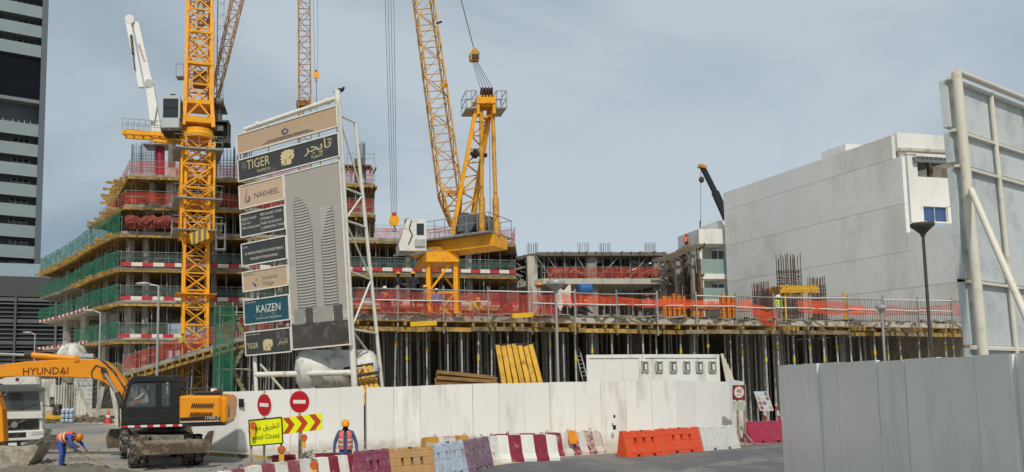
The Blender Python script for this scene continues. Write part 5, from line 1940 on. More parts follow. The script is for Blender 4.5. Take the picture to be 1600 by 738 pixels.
# ================================================================ barriers
def place(t, a, b):
    """put a thing whose mesh runs along local x from 0, front face at y=0, onto ground points a..b"""
    t.location = (a.x, a.y, 0)
    t.rotation_euler = (0, 0, math.atan2(b.y - a.y, b.x - a.x))
def top_pts(x0, y0, x1, y1, H):
    a, b = gnd(x0, y0, H), gnd(x1, y1, H)
    a.z = b.z = 0
    return a, b
def concrete_barrier(label, x0, y0, x1, y1, mat, H=.88, broken=False, words=None):
    a, b = top_pts(x0, y0, x1, y1, H)
    Ln = (b - a).length
    t = thing('concrete_barrier', label, 'barrier', (0, 0, 0), group='concrete barriers along the site road')
    prof = [(-.26, 0), (-.26, .1), (-.16, .28), (-.02, H), (.16, H), (.3, .28), (.4, .1), (.4, 0)]
    mb = MB()
    n = 12
    rings = []
    for i in range(n + 1):
        x = Ln * i / n
        e = .03 if i in (0, n) else 0
        rings.append([V((x, p[0] + (rnd(-.01, .01)), p[1] - (e if p[1] > .8 else 0) - (rnd(0, .07) if broken and p[1] > .5 else 0))) for p in prof])
    m = len(prof)
    vs = [p for r_ in rings for p in r_]
    fs = [(i * m + j, (i + 1) * m + j, (i + 1) * m + (j + 1) % m, i * m + (j + 1) % m) for i in range(n) for j in range(m)]
    fs += [tuple(range(m)), tuple(range((n + 1) * m - 1, n * m - 1, -1))]
    mb.add(vs, fs)
    body = mb.build('body', mat, t, world=False)
    for f in (.22, .78):
        q = [V((Ln * f + .06 * math.cos(k * math.pi / 5), .07, H + .09 * math.sin(k * math.pi / 5) - .01)) for k in range(6)]
        MB().path(q, .011, 5).build('lifting_loop', REBAR, t, world=False)
    if words:
        text('lettering', words, V((Ln * .04, -.042, H * .62)), (1, 0, 0), (0, .19, 1), .15, M('stencil_red', '8f2f35', .7), t, lift=.02)
        t.children[-1].data.update()
    place(t, a, b)
    PM[t.name] = Matrix.Identity(4)
    return t
def water_barrier(label, x0, y0, x1, y1, mat, H=1.0, slots=3, solid=False, ww=.1):
    a, b = top_pts(x0, y0, x1, y1, H)
    Ln = (b - a).length
    t = thing('water_barrier', label, 'barrier', (0, 0, 0), group='plastic water-filled barriers along the site road')
    mb = MB()
    def hexa(xa, xb, za, zb, ya, yb, y2a, y2b):
        """block between x, z with front/back y at bottom (ya, yb) and top (y2a, y2b)"""
        mb.add([(xa, ya, za), (xb, ya, za), (xb, yb, za), (xa, yb, za), (xa, y2a, zb), (xb, y2a, zb), (xb, y2b, zb), (xa, y2b, zb)],
               [(3, 2, 1, 0), (4, 5, 6, 7), (0, 1, 5, 4), (1, 2, 6, 5), (2, 3, 7, 6), (3, 0, 4, 7)])
    z1_, z2_, z3_ = .5 * H, .72 * H, .9 * H
    fr = lambda z: -.22 + .2 * (z / H)
    bk_ = lambda z: .3 - .16 * (z / H)
    def blk(xa, xb, za, zb, inset=0.0):
        hexa(xa, xb, za, zb, fr(za) + inset, bk_(za) - inset, fr(zb) + inset, bk_(zb) - inset)
    foot = .09
    for (xa, xb) in ((0, .26), (.34, .66), (.74, 1)):
        blk(Ln * xa, Ln * xb, 0, foot)
    if solid:
        blk(.0, Ln, foot, z3_)
        for k in range(9):
            x_ = Ln * (k + .5) / 9
            hexa(x_ - .025, x_ + .025, .15, z3_ - .04, fr(.15) - .025, fr(.15) + .02, fr(z3_) - .02, fr(z3_) + .02)
    else:
        blk(0, Ln, foot, z1_)
        xs = [Ln * (.5 + (k - (slots - 1) / 2) * .22) for k in range(slots)]
        cur = 0.0
        for x_ in xs:
            blk(cur, x_ - ww / 2, z1_, z2_)
            cur = x_ + ww / 2
        blk(cur, Ln, z1_, z2_)
        blk(0, Ln, z2_, z3_)
        for k in range(slots + 1):       # moulded bulges under the slots
            x_ = Ln * (.5 + (k - slots / 2) * .22)
            hexa(x_ - .05, x_ + .05, .14, z1_ - .03, fr(.14) - .03, fr(.14) + .01, fr(z1_) - .02, fr(z1_) + .01)
    # crown with castellations
    hexa(0, Ln * .12, z3_, H, fr(z3_), bk_(z3_), fr(H), bk_(H))
    hexa(Ln * .25, Ln * .45, z3_, H * .99, fr(z3_), bk_(z3_), fr(H), bk_(H))
    hexa(Ln * .55, Ln * .75, z3_, H * .99, fr(z3_), bk_(z3_), fr(H), bk_(H))
    hexa(Ln * .88, Ln, z3_, H, fr(z3_), bk_(z3_), fr(H), bk_(H))
    hexa(Ln * .12, Ln * .88, z3_, H * .955, fr(z3_) + .01, bk_(z3_) - .01, fr(H) + .01, bk_(H) - .01)
    body = mb.build('body', mat, t, world=False, bevel=.012)
    hexm = MB()
    hexm.lathe([(.06, 0), (.06, .04), (.03, .05)], (Ln * .5, .05, H * .955), 10)
    hexm.build('filler_cap', BLACK if not solid else mat, t, world=False)
    MB().box((Ln + .02, .05, H * .55), (.05, .1, H * .5)).build('coupling', mat, t, world=False)
    place(t, a, b)
    return t
DB = ('a0968a', .26, 3.5)
JM = bands('barrier_maroon_white', '8a2438', 'dcd9d2', .78, 0, .5, .75, dirt=('9a9184', .18, 3), offset=.0)
JM2 = bands('barrier_faded_maroon_white', '8f4a55', 'd6d3cb', .86, 0, .5, .8, dirt=('a89f92', .3, 2.5), offset=.62)
JM3 = bands('barrier_white_maroon', 'dedbd2', '83263a', .98, 0, .5, .75, dirt=('b3aa9b', .12, 3), offset=.0)
concrete_barrier('faded maroon and white concrete barrier below the road closed board', 391, 729, 494, 716, JM2, .88)
concrete_barrier('white and maroon concrete barrier lettered HILLS before the orange-vested worker', 496, 716, 558, 710, bands('barrier_white_maroon_short', 'dedbd2', '83263a', .68, 0, .5, .75, dirt=('b3aa9b', .15, 3)), .88, words='HILLS')
concrete_barrier('dusty concrete barrier at the lower left end of the row', 345, 738, 389, 731, JM2, .85)
concrete_barrier('maroon concrete barrier standing behind the row with the lettered one', 428, 712, 530, 708, bands('barrier_maroon_long', '7f1d33', 'c9c4bb', 1.5, 0, .62, .75, dirt=('9a9184', .15, 3), offset=.2), .8)
water_barrier('maroon plastic barrier with two slots next to the worker', 558, 706, 606, 701, M('plastic_maroon', '8a4459', .5, .12, 2, dirt=DB), 1.0, 2)
water_barrier('tan plastic barrier between the maroon and pale blue ones', 607, 701, 675, 697, M('plastic_tan', 'b98f5a', .5, .12, 2, dirt=DB), 1.0, 3)
water_barrier('pale blue plastic barrier next to the tan one', 672, 694, 728, 687, M('plastic_pale_blue', 'b3c1cd', .5, .1, 2, dirt=DB), 1.0, 4)
water_barrier('dusky purple plastic barrier between pale blue and striped concrete', 726, 688, 762, 682, M('plastic_purple', '7f6576', .5, .12, 2, dirt=DB), 1.0, 3)
concrete_barrier('plain white concrete barrier half hidden behind the purple plastic one', 748, 683, 776, 681, M('barrier_white', 'd9d6ce', .8, .1, 2, dirt=DB), .9)
concrete_barrier('clean white and maroon concrete barrier in the middle of the row', 773, 681, 868, 679, JM3, .9)
concrete_barrier('chipped white and maroon concrete barrier with an orange rag', 876, 675, 937, 672, bands('barrier_chipped', 'd4d0c8', '8a2d3f', .8, 0, .5, .85, dirt=('c2b9aa', .42, 4)), .88, broken=True)
concrete_barrier('patchy concrete barrier with ochre end behind the pale blue plastic one', 663, 684, 745, 680, bands('barrier_patchy', 'b98a3a', 'cfcac0', 1.3, 0, .45, .8, dirt=('8a2d3f', .28, 1.5)), .85)
concrete_barrier('maroon topped concrete barrier behind the clean striped one', 770, 679, 880, 676, bands('barrier_maroon_back', '8a2d3f', 'cfcac0', 1.1, 0, .6, .8, dirt=DB), .85)
ORG = M('plastic_orange', 'dd522c', .45, .1, 2, dirt=('b5775a', .2, 4))
water_barrier('orange plastic barrier on the left of the orange pair', 972, 674, 1033, 671, ORG, .95, 3, ww=.17)
water_barrier('orange plastic barrier next to the white plastic one', 1032, 670, 1090, 667, ORG, .95, 3, ww=.17)
water_barrier('white ribbed plastic barrier by the speed limit sign', 1092, 667, 1148, 664, M('plastic_white', 'cfcfc9', .5, .08, 2, dirt=('aba69c', .2, 4)), .95, 3, True)
water_barrier('crimson ribbed plastic barrier under the notice board', 1167, 659, 1226, 657, M('plastic_crimson', 'a62f4c', .5, .1, 2, dirt=('96606c', .2, 4)), .95, 3, True)
# orange rag on the chipped barrier
c_ = gnd(893, 675, .88)
rows = [[c_ + V((dx * .14 + rnd(-.03, .03), -.04 - .05 * k + rnd(-.02, .02), .06 - k * .16)) for dx in (-1, -.3, .4, 1)] for k in range(4)]
tag(MB().sheet(rows).build('rag', M('orange_rag', 'e08a1e', .9, .2, 5), None, smooth='all'), 'small orange rag draped over the chipped barrier', 'rag')
# ================================================================ road signs
SW = M('sign_white', 'dcd9d3', .5); SR = M('sign_red', 'b3121f', .45, .06, 2); SY = M('sign_fluorescent_yellow', 'e3ea12', .5, .04, 2)
SBR = M('chevron_red', 'b3431c', .5); SPOST = M('sign_post_weathered', '9c968b', .6, .2, 4, dirt=('6d5b48', .35, 5)); BLK = M('sign_black', '1f1f1f', .5)
AMB = M('amber_lens', 'bd5c14', .25, .2, 8, spec=.7)
def sign_frame(pts, Y0, Y1):
    """TL, TR, BL photo corners -> origin at BL, U, W vectors"""
    bl, tl, tr = at(*pts[2], Y0), at(*pts[0], Y0), at(*pts[1], Y1)
    return bl, (tr - tl), (tl - bl)
def no_entry(label, x, y, Y, r, yaw, zpost):
    c_ = at(x, y, Y)
    t = thing('no_entry_sign', label, 'road sign', (c_.x, c_.y, 0), yaw)
    rt = Matrix.Rotation(yaw, 3, 'Z')
    U, W = rt @ V((1, 0, 0)), V((0, 0, 1))
    N_ = rt @ V((0, -1, 0))
    def disc(r0, n_off, th, mat, name, n=28):
        poly = [(r0 * math.cos(2 * math.pi * k / n), r0 * math.sin(2 * math.pi * k / n)) for k in range(n)]
        return MB().prism(poly, c_ + N_ * n_off, U, W, -N_ * th).build(name, mat, t)
    disc(r, .0, .02, SW, 'rim')
    disc(r * .92, .006, .005, SR, 'face')
    MB().prism([(-r * .58, -r * .15), (r * .58, -r * .15), (r * .58, r * .15), (-r * .58, r * .15)], c_ + N_ * .012, U, W, -N_ * .005).build('bar', SW, t)
    MB().bar(V((c_.x, c_.y + .05, 0)), V((c_.x, c_.y + .05, c_.z + r * 1.15)), .06, .05).build('post', SPOST, t)
    return t
no_entry('narrow no entry sign above the road closed board', 413, 633, 19.4, .325, R(-47), 0)
no_entry('rounder no entry sign above the chevron board', 468, 628, 19.5, .325, R(-24), 0)
# road closed board
t = thing('road_closed_sign', 'yellow road closed board in Arabic and English', 'road sign', (at(415, 690, 19.2).x, 19.2, 0))
o, U, W = sign_frame([(389, 657), (440, 652), (391, 697)], 19.3, 19.0)
N_ = U.cross(W).normalized()
pl_ = MB().prism([(0, 0), (1, 0), (1, 1), (0, 1)], o, U, W, -N_ * .025).build('board', SY, t)
fr = MB()
cs = [o, o + U, o + U + W, o + W]
for k in range(4): fr.bar(cs[k] + N_ * .008, cs[(k + 1) % 4] + N_ * .008, .03, .02, up=N_)
fr.build('border', BLK, t)
AR_ROAD = '\ufed6\ufee0\ufed0\ufee3 \ufed6\ufef3\ufeae\ufec4\ufedf\ufe8d'
text('lettering', AR_ROAD, o + U * .93 + W * .6, U, W, .14, BLK, t, 'RIGHT', .9)
text('lettering', 'Road Closed', o + U * .5 + W * .22, U, W, .13, BLK, t, 'CENTER', .8)
for f in (.03, .95):
    p = o + U * f - N_ * .06
    MB().bar(V((p.x, p.y, 0)), p + W * .98, .06, .05).build('post', SPOST, t)
# chevron board
t = thing('chevron_sign', 'yellow chevron board with three red arrows pointing right', 'road sign', (at(471, 690, 19).x, 19, 0))
o, U, W = sign_frame([(441, 652), (503, 644), (441, 679)], 19.05, 18.6)
W = W * .96
N_ = U.cross(W).normalized()
MB().prism([(0, 0), (1, 0), (1, 1), (0, 1)], o, U, W, -N_ * .02).build('board', SY, t)
for k in range(3):
    x0 = .02 + k * .33
    MB().prism([(x0, 0.02), (x0 + .15, .02), (x0 + .3, .5), (x0 + .15, .98), (x0, .98), (x0 + .15, .5)], o + N_ * .006, U, W, -N_ * .004).build('chevron', SBR, t)
p = o + U * .46 - N_ * .06
MB().bar(V((p.x, p.y, 0)), p + W * 1.0, .06, .05).build('post', SPOST, t)
# amber warning lamps
def amber(label, x, y, Y, s=1.0):
    c_ = at(x, y, Y)
    t = thing('warning_lamp', label, 'lamp', c_, group='amber warning lamps on the signs and barriers')
    MB().lathe([(.02, -.03), (.085 * s, -.03), (.1 * s, 0), (.1 * s, .03), (.085 * s, .06), (.02, .06)], c_, 16, axis=1).build('lens', AMB, t, smooth=True)
    MB().box(c_ + V((0, .03, -.2 * s)), (.12 * s, .08, .22 * s)).build('battery_box', M('lamp_yellow', 'd9a93a', .6, .2, 4), t)
amber('amber warning lamp on the left of the road closed board', 395, 665, 19.1)
amber('amber warning lamp below the right corner of the road closed board', 440, 703, 18.8, 1.1)
amber('amber warning lamp on the chevron post', 475, 684, 18.7, .9)
amber('amber warning lamp at the bottom edge below the road closed board', 392, 733, 18.2, 1.2)
amber('amber warning lamp on the lettered concrete barrier', 491, 727, 17.9, 1.1)
# tangle of wire by the chevron post
pts = [at(478 + 9 * math.sin(k * 1.9) + k * .35, 712 + 9 * math.cos(k * 2.3), 19.2 + rnd(-.3, .3)) for k in range(22)]
tag(MB().path(pts, .012, 5).build('wire_tangle', M('pale_wire', 'b0aca4', .6)), 'loose tangle of pale wire by the chevron post', 'wire')
# ================================================================ speed limit sign and notice board
t = thing('speed_limit_sign', 'brown framed 40 speed limit sign at the hoarding end', 'road sign', (at(1155, 690, 30.6).x, 30.6, 0))
o, U, W = sign_frame([(1145, 602), (1164, 602), (1145, 642)], 30.6, 30.6)
N_ = U.cross(W).normalized()
if N_.y > 0: N_ = -N_
up_ = MB().prism([(0, .42), (1, .42), (1, 1), (0, 1)], o, U, W, -N_ * .03).build('board', M('sign_brown', '5a3a32', .6, .15, 3), t)
lo_ = MB().prism([(.05, 0), (1.05, 0), (1.05, .38), (.05, .38)], o, U, W, -N_ * .03).build('plate', M('plate_pale', 'b9bba8', .6, .2, 6, dirt=('7c8a6a', .35, 8)), t)
cc_ = o + U * .5 + W * .72 + N_ * .004
for r0, m0, l0 in ((.25, SR, .0), (.21, M('sign_cream', 'd8cdbf', .6), .004)):
    poly = [(r0 * math.cos(2 * math.pi * k / 24) * 1.0, r0 * 1.15 * math.sin(2 * math.pi * k / 24)) for k in range(24)]
    MB().prism(poly, cc_ + N_ * (l0 + .004), U.normalized(), W.normalized(), -N_ * .004).build('disc', m0, t)
text('lettering', '40', cc_ - W * .02 + N_ * .004, U, W, .17, BLK, t, 'CENTER', .9, .01)
text('lettering', 'km/h', cc_ - W * .13 + N_ * .004, U, W, .07, BLK, t, 'CENTER', 1, .01)
for dx in (-.05, .25):
    a_ = o + U * .5 + V((dx, .06, 0))
    MB().bar(V((a_.x, a_.y, 0)), a_ + W * 1.0, .07, .06).build('post', SPOST, t)
a_ = o + U * .5
for dx in (-.5, .55):
    MB().bar(V((a_.x + dx, a_.y - .1, .02)), V((a_.x, a_.y, .8)), .06).build('stay', SPOST, t)
t = thing('notice_board', 'tilted notice board with safety notices on red and white posts', 'notice board', (at(1193, 640, 33).x, 33, 0))
o, U, W = sign_frame([(1178, 612), (1199, 612), (1188, 642)], 33, 33)
N_ = V((0, -1, 0))
MB().prism([(0, 0), (1, 0), (1, 1), (0, 1)], o, U, W, V((0, .04, 0))).build('board', SW, t)
for r_ in range(4):
    for c in range(3):
        MB().prism([(.06 + c * .32, .06 + r_ * .24), (.32 + c * .31, .06 + r_ * .24), (.32 + c * .31, .25 + r_ * .24), (.06 + c * .32, .25 + r_ * .24)], o + N_ * .006, U, W, V((0, .004, 0))).build('notice', M(*random.choice([('notice_blue', '5b7f9c'), ('notice_red', 'a8656a'), ('notice_grey', 'a9aaa4'), ('notice_pale', 'c7c9c9')]), .6), t)
for f in (.35, 1.35):
    a_ = o + U * f + V((0, .05, 0)); b_ = V((a_.x + .25, a_.y, 0))
    MB().tube(b_, a_ + W * .3, .05, n=8).build('post', bands('post_red_white', 'b5423c', 'd8d4cc', .45, 2, .5), t)
# ================================================================ site cabin
t = thing('site_cabin', 'white portable site cabin with six small louvred windows', 'cabin', (at(1020, 590, 34).x, 34, 0))
CAB = M('cabin_white', 'e4e3dc', .5, .05, 1, dirt=('b2ac9f', .18, 1.5), streak=.3)
ca, cb_, cc2 = at(916, 556, 33.6), at(1003, 555, 32.7), at(1123, 557, 32.7)
zt_, zb_ = ca.z, 1.0
for (p, q) in ((ca, cb_), (cb_, cc2)):
    d = V((q.x - p.x, q.y - p.y, 0)); L_ = d.length; d.normalize(); nb = V((-d.y, d.x, 0))
    MB().plate([(v_.x, v_.y) for v_ in (p + d * .05, q - d * .05, q - d * .05 + nb * 1.7, p + d * .05 + nb * 1.7)], zb_, zt_ - .12).build('wall', CAB, t)
    MB().plate([(v_.x, v_.y) for v_ in (p - nb * .05, q - nb * .05, q + nb * 1.8, p + nb * 1.8)], zt_ - .12, zt_ + .04).build('roof', CAB, t)
    MB().plate([(v_.x, v_.y) for v_ in (p - nb * .05, q - nb * .05, q + nb * 1.8, p + nb * 1.8)], zb_ - .15, zb_).build('floor_frame', CAB, t)
    for e in (p, q - d * .14):
        MB().plate([(v_.x, v_.y) for v_ in (e - nb * .04, e + d * .14 - nb * .04, e + d * .14 + nb * .1, e + nb * .1)], zb_, zt_ - .12).build('corner_post', CAB, t)
    for k in (1, 2):
        s_ = p + d * (L_ * k / 3) - nb * .01
        MB().bar(s_ + V((0, 0, zb_ - p.z)), s_ + V((0, 0, -.15)), .03, .03).build('panel_seam', CAB, t)
for x in (1007.5, 1030, 1052, 1073, 1093, 1113):
    p = at(x, 573, 32.65)
    w_ = MB().box(p, (.24, .06, .42)).build('window', M('cabin_window_grey', '6a6d6c', .3, .1, 3), t)
    MB().box(p + V((.03, -.04, -.02)), (.1, .04, .28)).build('pane', SW, w_)
    fr = MB()
    for dx, dz, sx, sz in ((-.14, 0, .04, .5), (.14, 0, .04, .5), (0, .23, .3, .04), (0, -.23, .3, .04)):
        fr.box(p + V((dx, -.03, dz)), (sx, .05, sz))
    fr.build('frame', M('cabin_frame_grey', 'bdbdb6', .6), w_)
MB().box2((ca.x + .2, 33.0, 0), (cc2.x - .2, 34.2, zb_ - .15)).build('plinth', CONC, t)
# ================================================================ white tank behind the billboard
t = thing('water_tank', 'white horizontal cylindrical tank behind the billboard posts', 'tank', (at(525, 590, 34.5).x, 34.5, 0))
TK = M('tank_white', 'd2d1c9', .5, .08, 1.2, dirt=('8f8a7e', .3, 1.5), streak=.4)
c_ = at(526, 578, 32.7)
r_ = .93
L_ = 3.2
MB().lathe([(.05, -L_ / 2 - .35), (r_ * .6, -L_ / 2 - .28), (r_ * .92, -L_ / 2 - .08), (r_, -L_ / 2 + .15), (r_, L_ / 2 - .15), (r_ * .92, L_ / 2 + .08), (r_ * .6, L_ / 2 + .28), (.05, L_ / 2 + .35)], c_, 26, axis=0).build('shell', TK, t, smooth='all')
for dx in (-1.2, 0, 1.2):
    MB().lathe([(r_ + .005, -.04), (r_ + .03, -.04), (r_ + .03, .04), (r_ + .005, .04)], c_ + V((dx, 0, 0)), 26, axis=0).build('band', TK, t, smooth=True)
for dx in (-1.1, 1.1):
    MB().box2((c_.x + dx - .1, c_.y - .8, 0), (c_.x + dx + .1, c_.y + .8, c_.z - r_ * .8)).build('saddle', STEEL, t)
MB().tube(c_ + V((0, 0, r_ - .05)), c_ + V((0, 0, r_ + .12)), .22, n=12).build('manhole', TK, t)
# ================================================================ formwork stacks behind the hoarding
YB = M('beam_yellow', 'd6a42c', .55, .15, 2, rand=.12, dirt=('8a6a2c', .25, 3))
def beam_stack(label, bl, br, tl, tr, Y, n, w, name='formwork_stack'):
    p = [at(*bl, Y), at(*br, Y), at(*tl, Y + .5), at(*tr, Y + .5)]
    t = thing(name, label, 'formwork', ((p[0].x + p[1].x) / 2, Y, 0))
    for k in range(n):
        f = (k + .5) / n
        a_, b_ = p[0].lerp(p[1], f), p[2].lerp(p[3], f)
        d = (b_ - a_).normalized()
        a_ = a_ - d * min(1.6, a_.z / max(.2, d.z))
        MB().bar(a_, b_ + d * rnd(-.08, .08), w, .1, up=(0, 1, 0)).build('beam', YB, t)
        MB().bar(a_ + V((w * .5 + .02, .08, 0)), b_ + V((w * .5 + .02, .08, 0)), .05, .05).build('flange', YB, t)
    MB().bar(p[2] + V((-.1, .1, .05)), p[3] + V((.1, .1, .05)), .12, .1).build('waling', DARKST, t)
    return t
beam_stack('yellow formwork panel of seven beams leaning behind the hoarding', (782, 598), (848, 595), (773, 541), (833, 539), 33.2, 7, .2)
beam_stack('bundle of yellow beams strapped beside the white tank', (555, 606), (592, 604), (540, 578), (580, 570), 31.2, 5, .15)
a_, b_ = at(545, 590, 31.0), at(592, 582, 31.0)
tag(MB().bar(a_, b_, .14, .14).bar(a_ + V((0, 0, -.18)), b_ + V((0, 0, -.18)), .05, .05).build('steel_channel', DARKST), 'dark steel channel strapped across the yellow beams', 'steel channel')
tb = thing('timber_pile', 'low pile of brown timber beams behind the hoarding', 'timber', (at(725, 595, 33).x, 33.4, 0))
for k in range(7):
    a_, b_ = at(681 + rnd(-2, 3), 581 + k * 3, 33 + .2 * (k % 3)), at(775 + rnd(-4, 4), 590 + k * 2.2, 32.8 + .2 * (k % 3))
    MB().bar(a_, b_, .14, .16).build('timber', M('brown_timber', '8d6c40', .8, .25, 2, rand=.25), tb)
for k in range(4):
    p = at(690 + k * 25, 604, 33.2)
    MB().box2((p.x - .1, p.y - .1, 0), (p.x + .1, p.y + .1, p.z)).build('support', STEEL, tb)
# ladder leaning inside
lt = thing('ladder', 'steel ladder leaning under the deck by the cabin', 'ladder', (at(905, 590, 36).x, 36, 0))
a_, b_ = at(898, 545, 37), at(912, 600, 36)
a2, b2 = at(905, 545, 37), at(920, 600, 36)
for p, q in ((a_, b_), (a2, b2)):
    d = (q - p).normalized()
    MB().bar(p, q + d * (q.z / abs(d.z)), .05).build('rail', STEEL, lt)
for k in range(10):
    MB().tube(a_.lerp(b_, k / 9), a2.lerp(b2, k / 9), .02, n=5).build('rung', STEEL, lt)
# planks leaning at the cabin end
pk_ = thing('leaning_planks', 'pale planks leaning upright at the cabin end', 'planks', (at(1133, 600, 33.5).x, 33.5, 0))
for k in range(4):
    a_ = at(1128 + k * 3.5, 553 + k * 8, 33); b_ = V((a_.x + .25 + .1 * k, 32.4, 0))
    MB().bar(b_, a_, .14, .04, up=(0, 1, 0)).build('plank', M('pale_plank', 'c4bcab', .7, .15, 2), pk_)
# ================================================================ green scaffold stair
t = thing('scaffold_stair', 'scaffold stair tower wrapped in green netting beside the billboard', 'scaffold', (at(360, 600, 43).x, 43, 0))
s0, s1 = at(338, 606, 42), at(392, 606, 42)
zt_ = at(360, 490, 42).z
for x_ in (s0.x, (s0.x + s1.x) / 2, s1.x):
    for y_ in (41.2, 43.2):
        rod('standard', V((x_, y_, 0)), V((x_, y_, zt_ + .6)), .04, STEEL, t)
for k in range(4):
    z_ = zt_ * (k + 1) / 4
    for y_ in (41.2, 43.2):
        rod('ledger', V((s0.x, y_, z_)), V((s1.x, y_, z_)), .035, STEEL, t)
    MB().box(V(((s0.x + s1.x) / 2, 42.8, z_ - .05)), (s1.x - s0.x, .8, .05)).build('landing', TIMBER, t)
    a_, b_ = V((s0.x + 1.0, 42, z_ - zt_ / 4)), V((s1.x - .2, 42, z_))
    if k % 2: a_, b_ = V((s1.x - .2, 42, z_ - zt_ / 4)), V((s0.x + 1.0, 42, z_))
    for dy in (-.35, .35):
        MB().bar(a_ + V((0, dy, 0)), b_ + V((0, dy, 0)), .05, .2).build('stringer', M('stair_olive', '7d7a52', .7, .2, 2), t)
    for q in range(6):
        MB().box(a_.lerp(b_, (q + .5) / 6), (.3, .8, .04)).build('tread', STEEL, t)
rows = [[V((s0.x - .1 + (s1.x - s0.x) * .62 * i / 12 + rnd(-.04, .04), 41.05 + rnd(-.12, .12), zt_ * 1.06 * k / 8)) for i in range(13)] for k in range(9)]
MB().sheet(rows).build('netting', NET_G, t, smooth='all')
# ================================================================ things on the deck
def deck(x, Y): 
    d = ray(x, 480); return V((d.x / d.y * Y, Y, DZ))
def rebar_col(label, x, Y, w_, ytop, ytie, r=.022):
    p = deck(x, Y)
    h = at(x, ytop, Y).z - DZ
    ht = at(x, ytie, Y).z - DZ
    return bars('rebar_cage', None, (p.x, p.y), 8, 4, w_ / 7, .25, DZ, h, r, int(ht / .13), ht, label, flare=.04)
rebar_col('tall rusty rebar column cage in front of the white wall', 1235, 47, 1.1, 396, 421)
rebar_col('smaller rebar column cage standing right of the tallest one', 1278, 47, .65, 432, 446)
rebar_col('short dense rebar cage at the left of the group', 1190, 46, .6, 440, 455)
rebar_col('short dense rebar cage between the tall one and its left neighbour', 1206, 46, .55, 448, 456)
mb = MB()
p = deck(1238, 46.3)
zc = at(1238, 458, 46.3).z
t = thing('column_clamps', 'yellow formwork clamps stacked round the tall rebar cage', 'formwork', p)
for k in range(4):
    for s in (-1, 1):
        MB().bar(V((p.x - 1.1 + rnd(-.2, .1), p.y + s * .7, zc + .12 * k)), V((p.x + 1.2 + rnd(-.1, .2), p.y + s * .7, zc + .12 * k)), .1, .1).build('clamp', YB, t)
        MB().bar(V((p.x + s * .8, p.y - .8, zc + .06 + .12 * k)), V((p.x + s * .8, p.y + .9, zc + .06 + .12 * k)), .1, .1).build('clamp', YB, t)
for dx in (-.8, .8):
    MB().bar(V((p.x + dx, p.y - .5, DZ)), V((p.x + dx, p.y - .5, zc)), .1).build('clamp_leg', YB, t)
OB = M('orange_panel_paint', 'd07a22', .6, .15, 2, rand=.1, dirt=('8a5424', .3, 3))
def panel_stack(label, x0, x1, y0, y1, Y):
    a_, b_ = deck(x0, Y), deck(x1, Y)
    h = at(x0, y0, Y).z - DZ
    t = thing('shutter_stack', label, 'formwork', a_)
    n = max(3, int((b_.x - a_.x) / .28))
    for k in range(n):
        x_ = a_.x + (b_.x - a_.x) * (k + .5) / n
        MB().box2((x_ - .1, Y - .1, DZ), (x_ + .1, Y + .1, DZ + h * rnd(.92, 1.05))).build('stud', OB, t)
    MB().box2((a_.x, Y + .1, DZ), (b_.x, Y + .16, DZ + h * .98)).build('sheet', PLY, t)
    for f in (.25, .75):
        MB().bar(V((a_.x - .1, Y - .14, DZ + h * f)), V((b_.x + .1, Y - .14, DZ + h * f)), .08, .08).build('waling', OB, t)
panel_stack('orange formwork panels standing behind the netting near the deck centre', 1034, 1072, 462, 490, 46)
panel_stack('orange formwork panels standing beside the white balcony wing', 1126, 1150, 462, 492, 47)
panel_stack('yellow topped formwork panels left behind the netting', 1080, 1100, 470, 490, 48)
def clutter(label, name, x0, x1, Y0, Y1, n, mat, s0, s1, kind=None):
    mb = MB()
    for i in range(n):
        p = deck(rnd(x0, x1), rnd(Y0, Y1))
        s = rnd(s0, s1)
        mb.box(p + V((0, 0, s * .35)), (s * rnd(.6, 2.4), s * rnd(.5, 1.5), s * rnd(.4, 1)), Matrix.Rotation(rnd(0, 3), 3, 'Z') @ Matrix.Rotation(rnd(-.3, .3), 3, 'X'))
    tag(mb.build(name, mat), label, 'debris', kind='stuff')
clutter('pale timber offcuts and bags scattered over the deck', 'deck_offcuts', 830, 1500, 40.5, 50, 240, M('offcut_pale', 'b5ab97', .9, .3, 1.5), .12, .42)
clutter('dark offcuts and straps scattered over the deck', 'deck_scraps', 600, 1300, 36.5, 50, 150, M('scrap_dark', '4a453e', .9, .3, 1.5), .08, .26)
mb = MB()
for i in range(70):
    p = deck(rnd(700, 1040), rnd(40, 50))
    mb.tube(p, p + V((rnd(-.05, .05), 0, rnd(.5, 1.1))), .02, n=4)
tag(mb.build('short_starter_bars', M('pale_bars', '9a958c', .7)), 'short pale starter bars standing out of the deck', 'rebar', kind='stuff')
p = deck(915, 44)
tb_ = thing('blue_drum', 'blue plastic drum on a stand behind the deck netting', 'drum', p)
zc = at(915, 452, 44).z
MB().lathe([(.25, -.4), (.32, -.36), (.34, 0), (.32, .36), (.25, .4)], V((p.x, p.y, zc)), 14, axis=0).build('drum', M('drum_blue', '2f5f9c', .4), tb_, smooth=True)
for dx in (-.3, .3):
    MB().bar(V((p.x + dx, p.y, DZ)), V((p.x + dx, p.y, zc - .3)), .08).build('stand_leg', STEEL, tb_)
p = deck(881, 43)
rows = [[V((p.x + (i / 8 - .5) * .9, p.y + rnd(-.1, .1), at(881, 449, 43).z - k * .28 * (1 + .35 * math.sin(i)) + .2 * math.cos(i * .8))) for i in range(9)] for k in range(5)]
tag(MB().sheet(rows).build('white_sheet', M('white_cloth', 'cfccc6', .9), None, smooth='all'), 'crumpled white sheet hung over the deck railing', 'sheet')
p = deck(1320, 46)
tpy = thing('yellow_prop', 'yellow steel prop standing on the far deck', 'prop', p)
MB().tube(p, V((p.x, p.y, at(1320, 457, 46).z)), .07, n=8).build('tube', YB, tpy)
MB().box(p + V((0, 0, .02)), (.3, .3, .04)).build('foot_plate', YB, tpy)
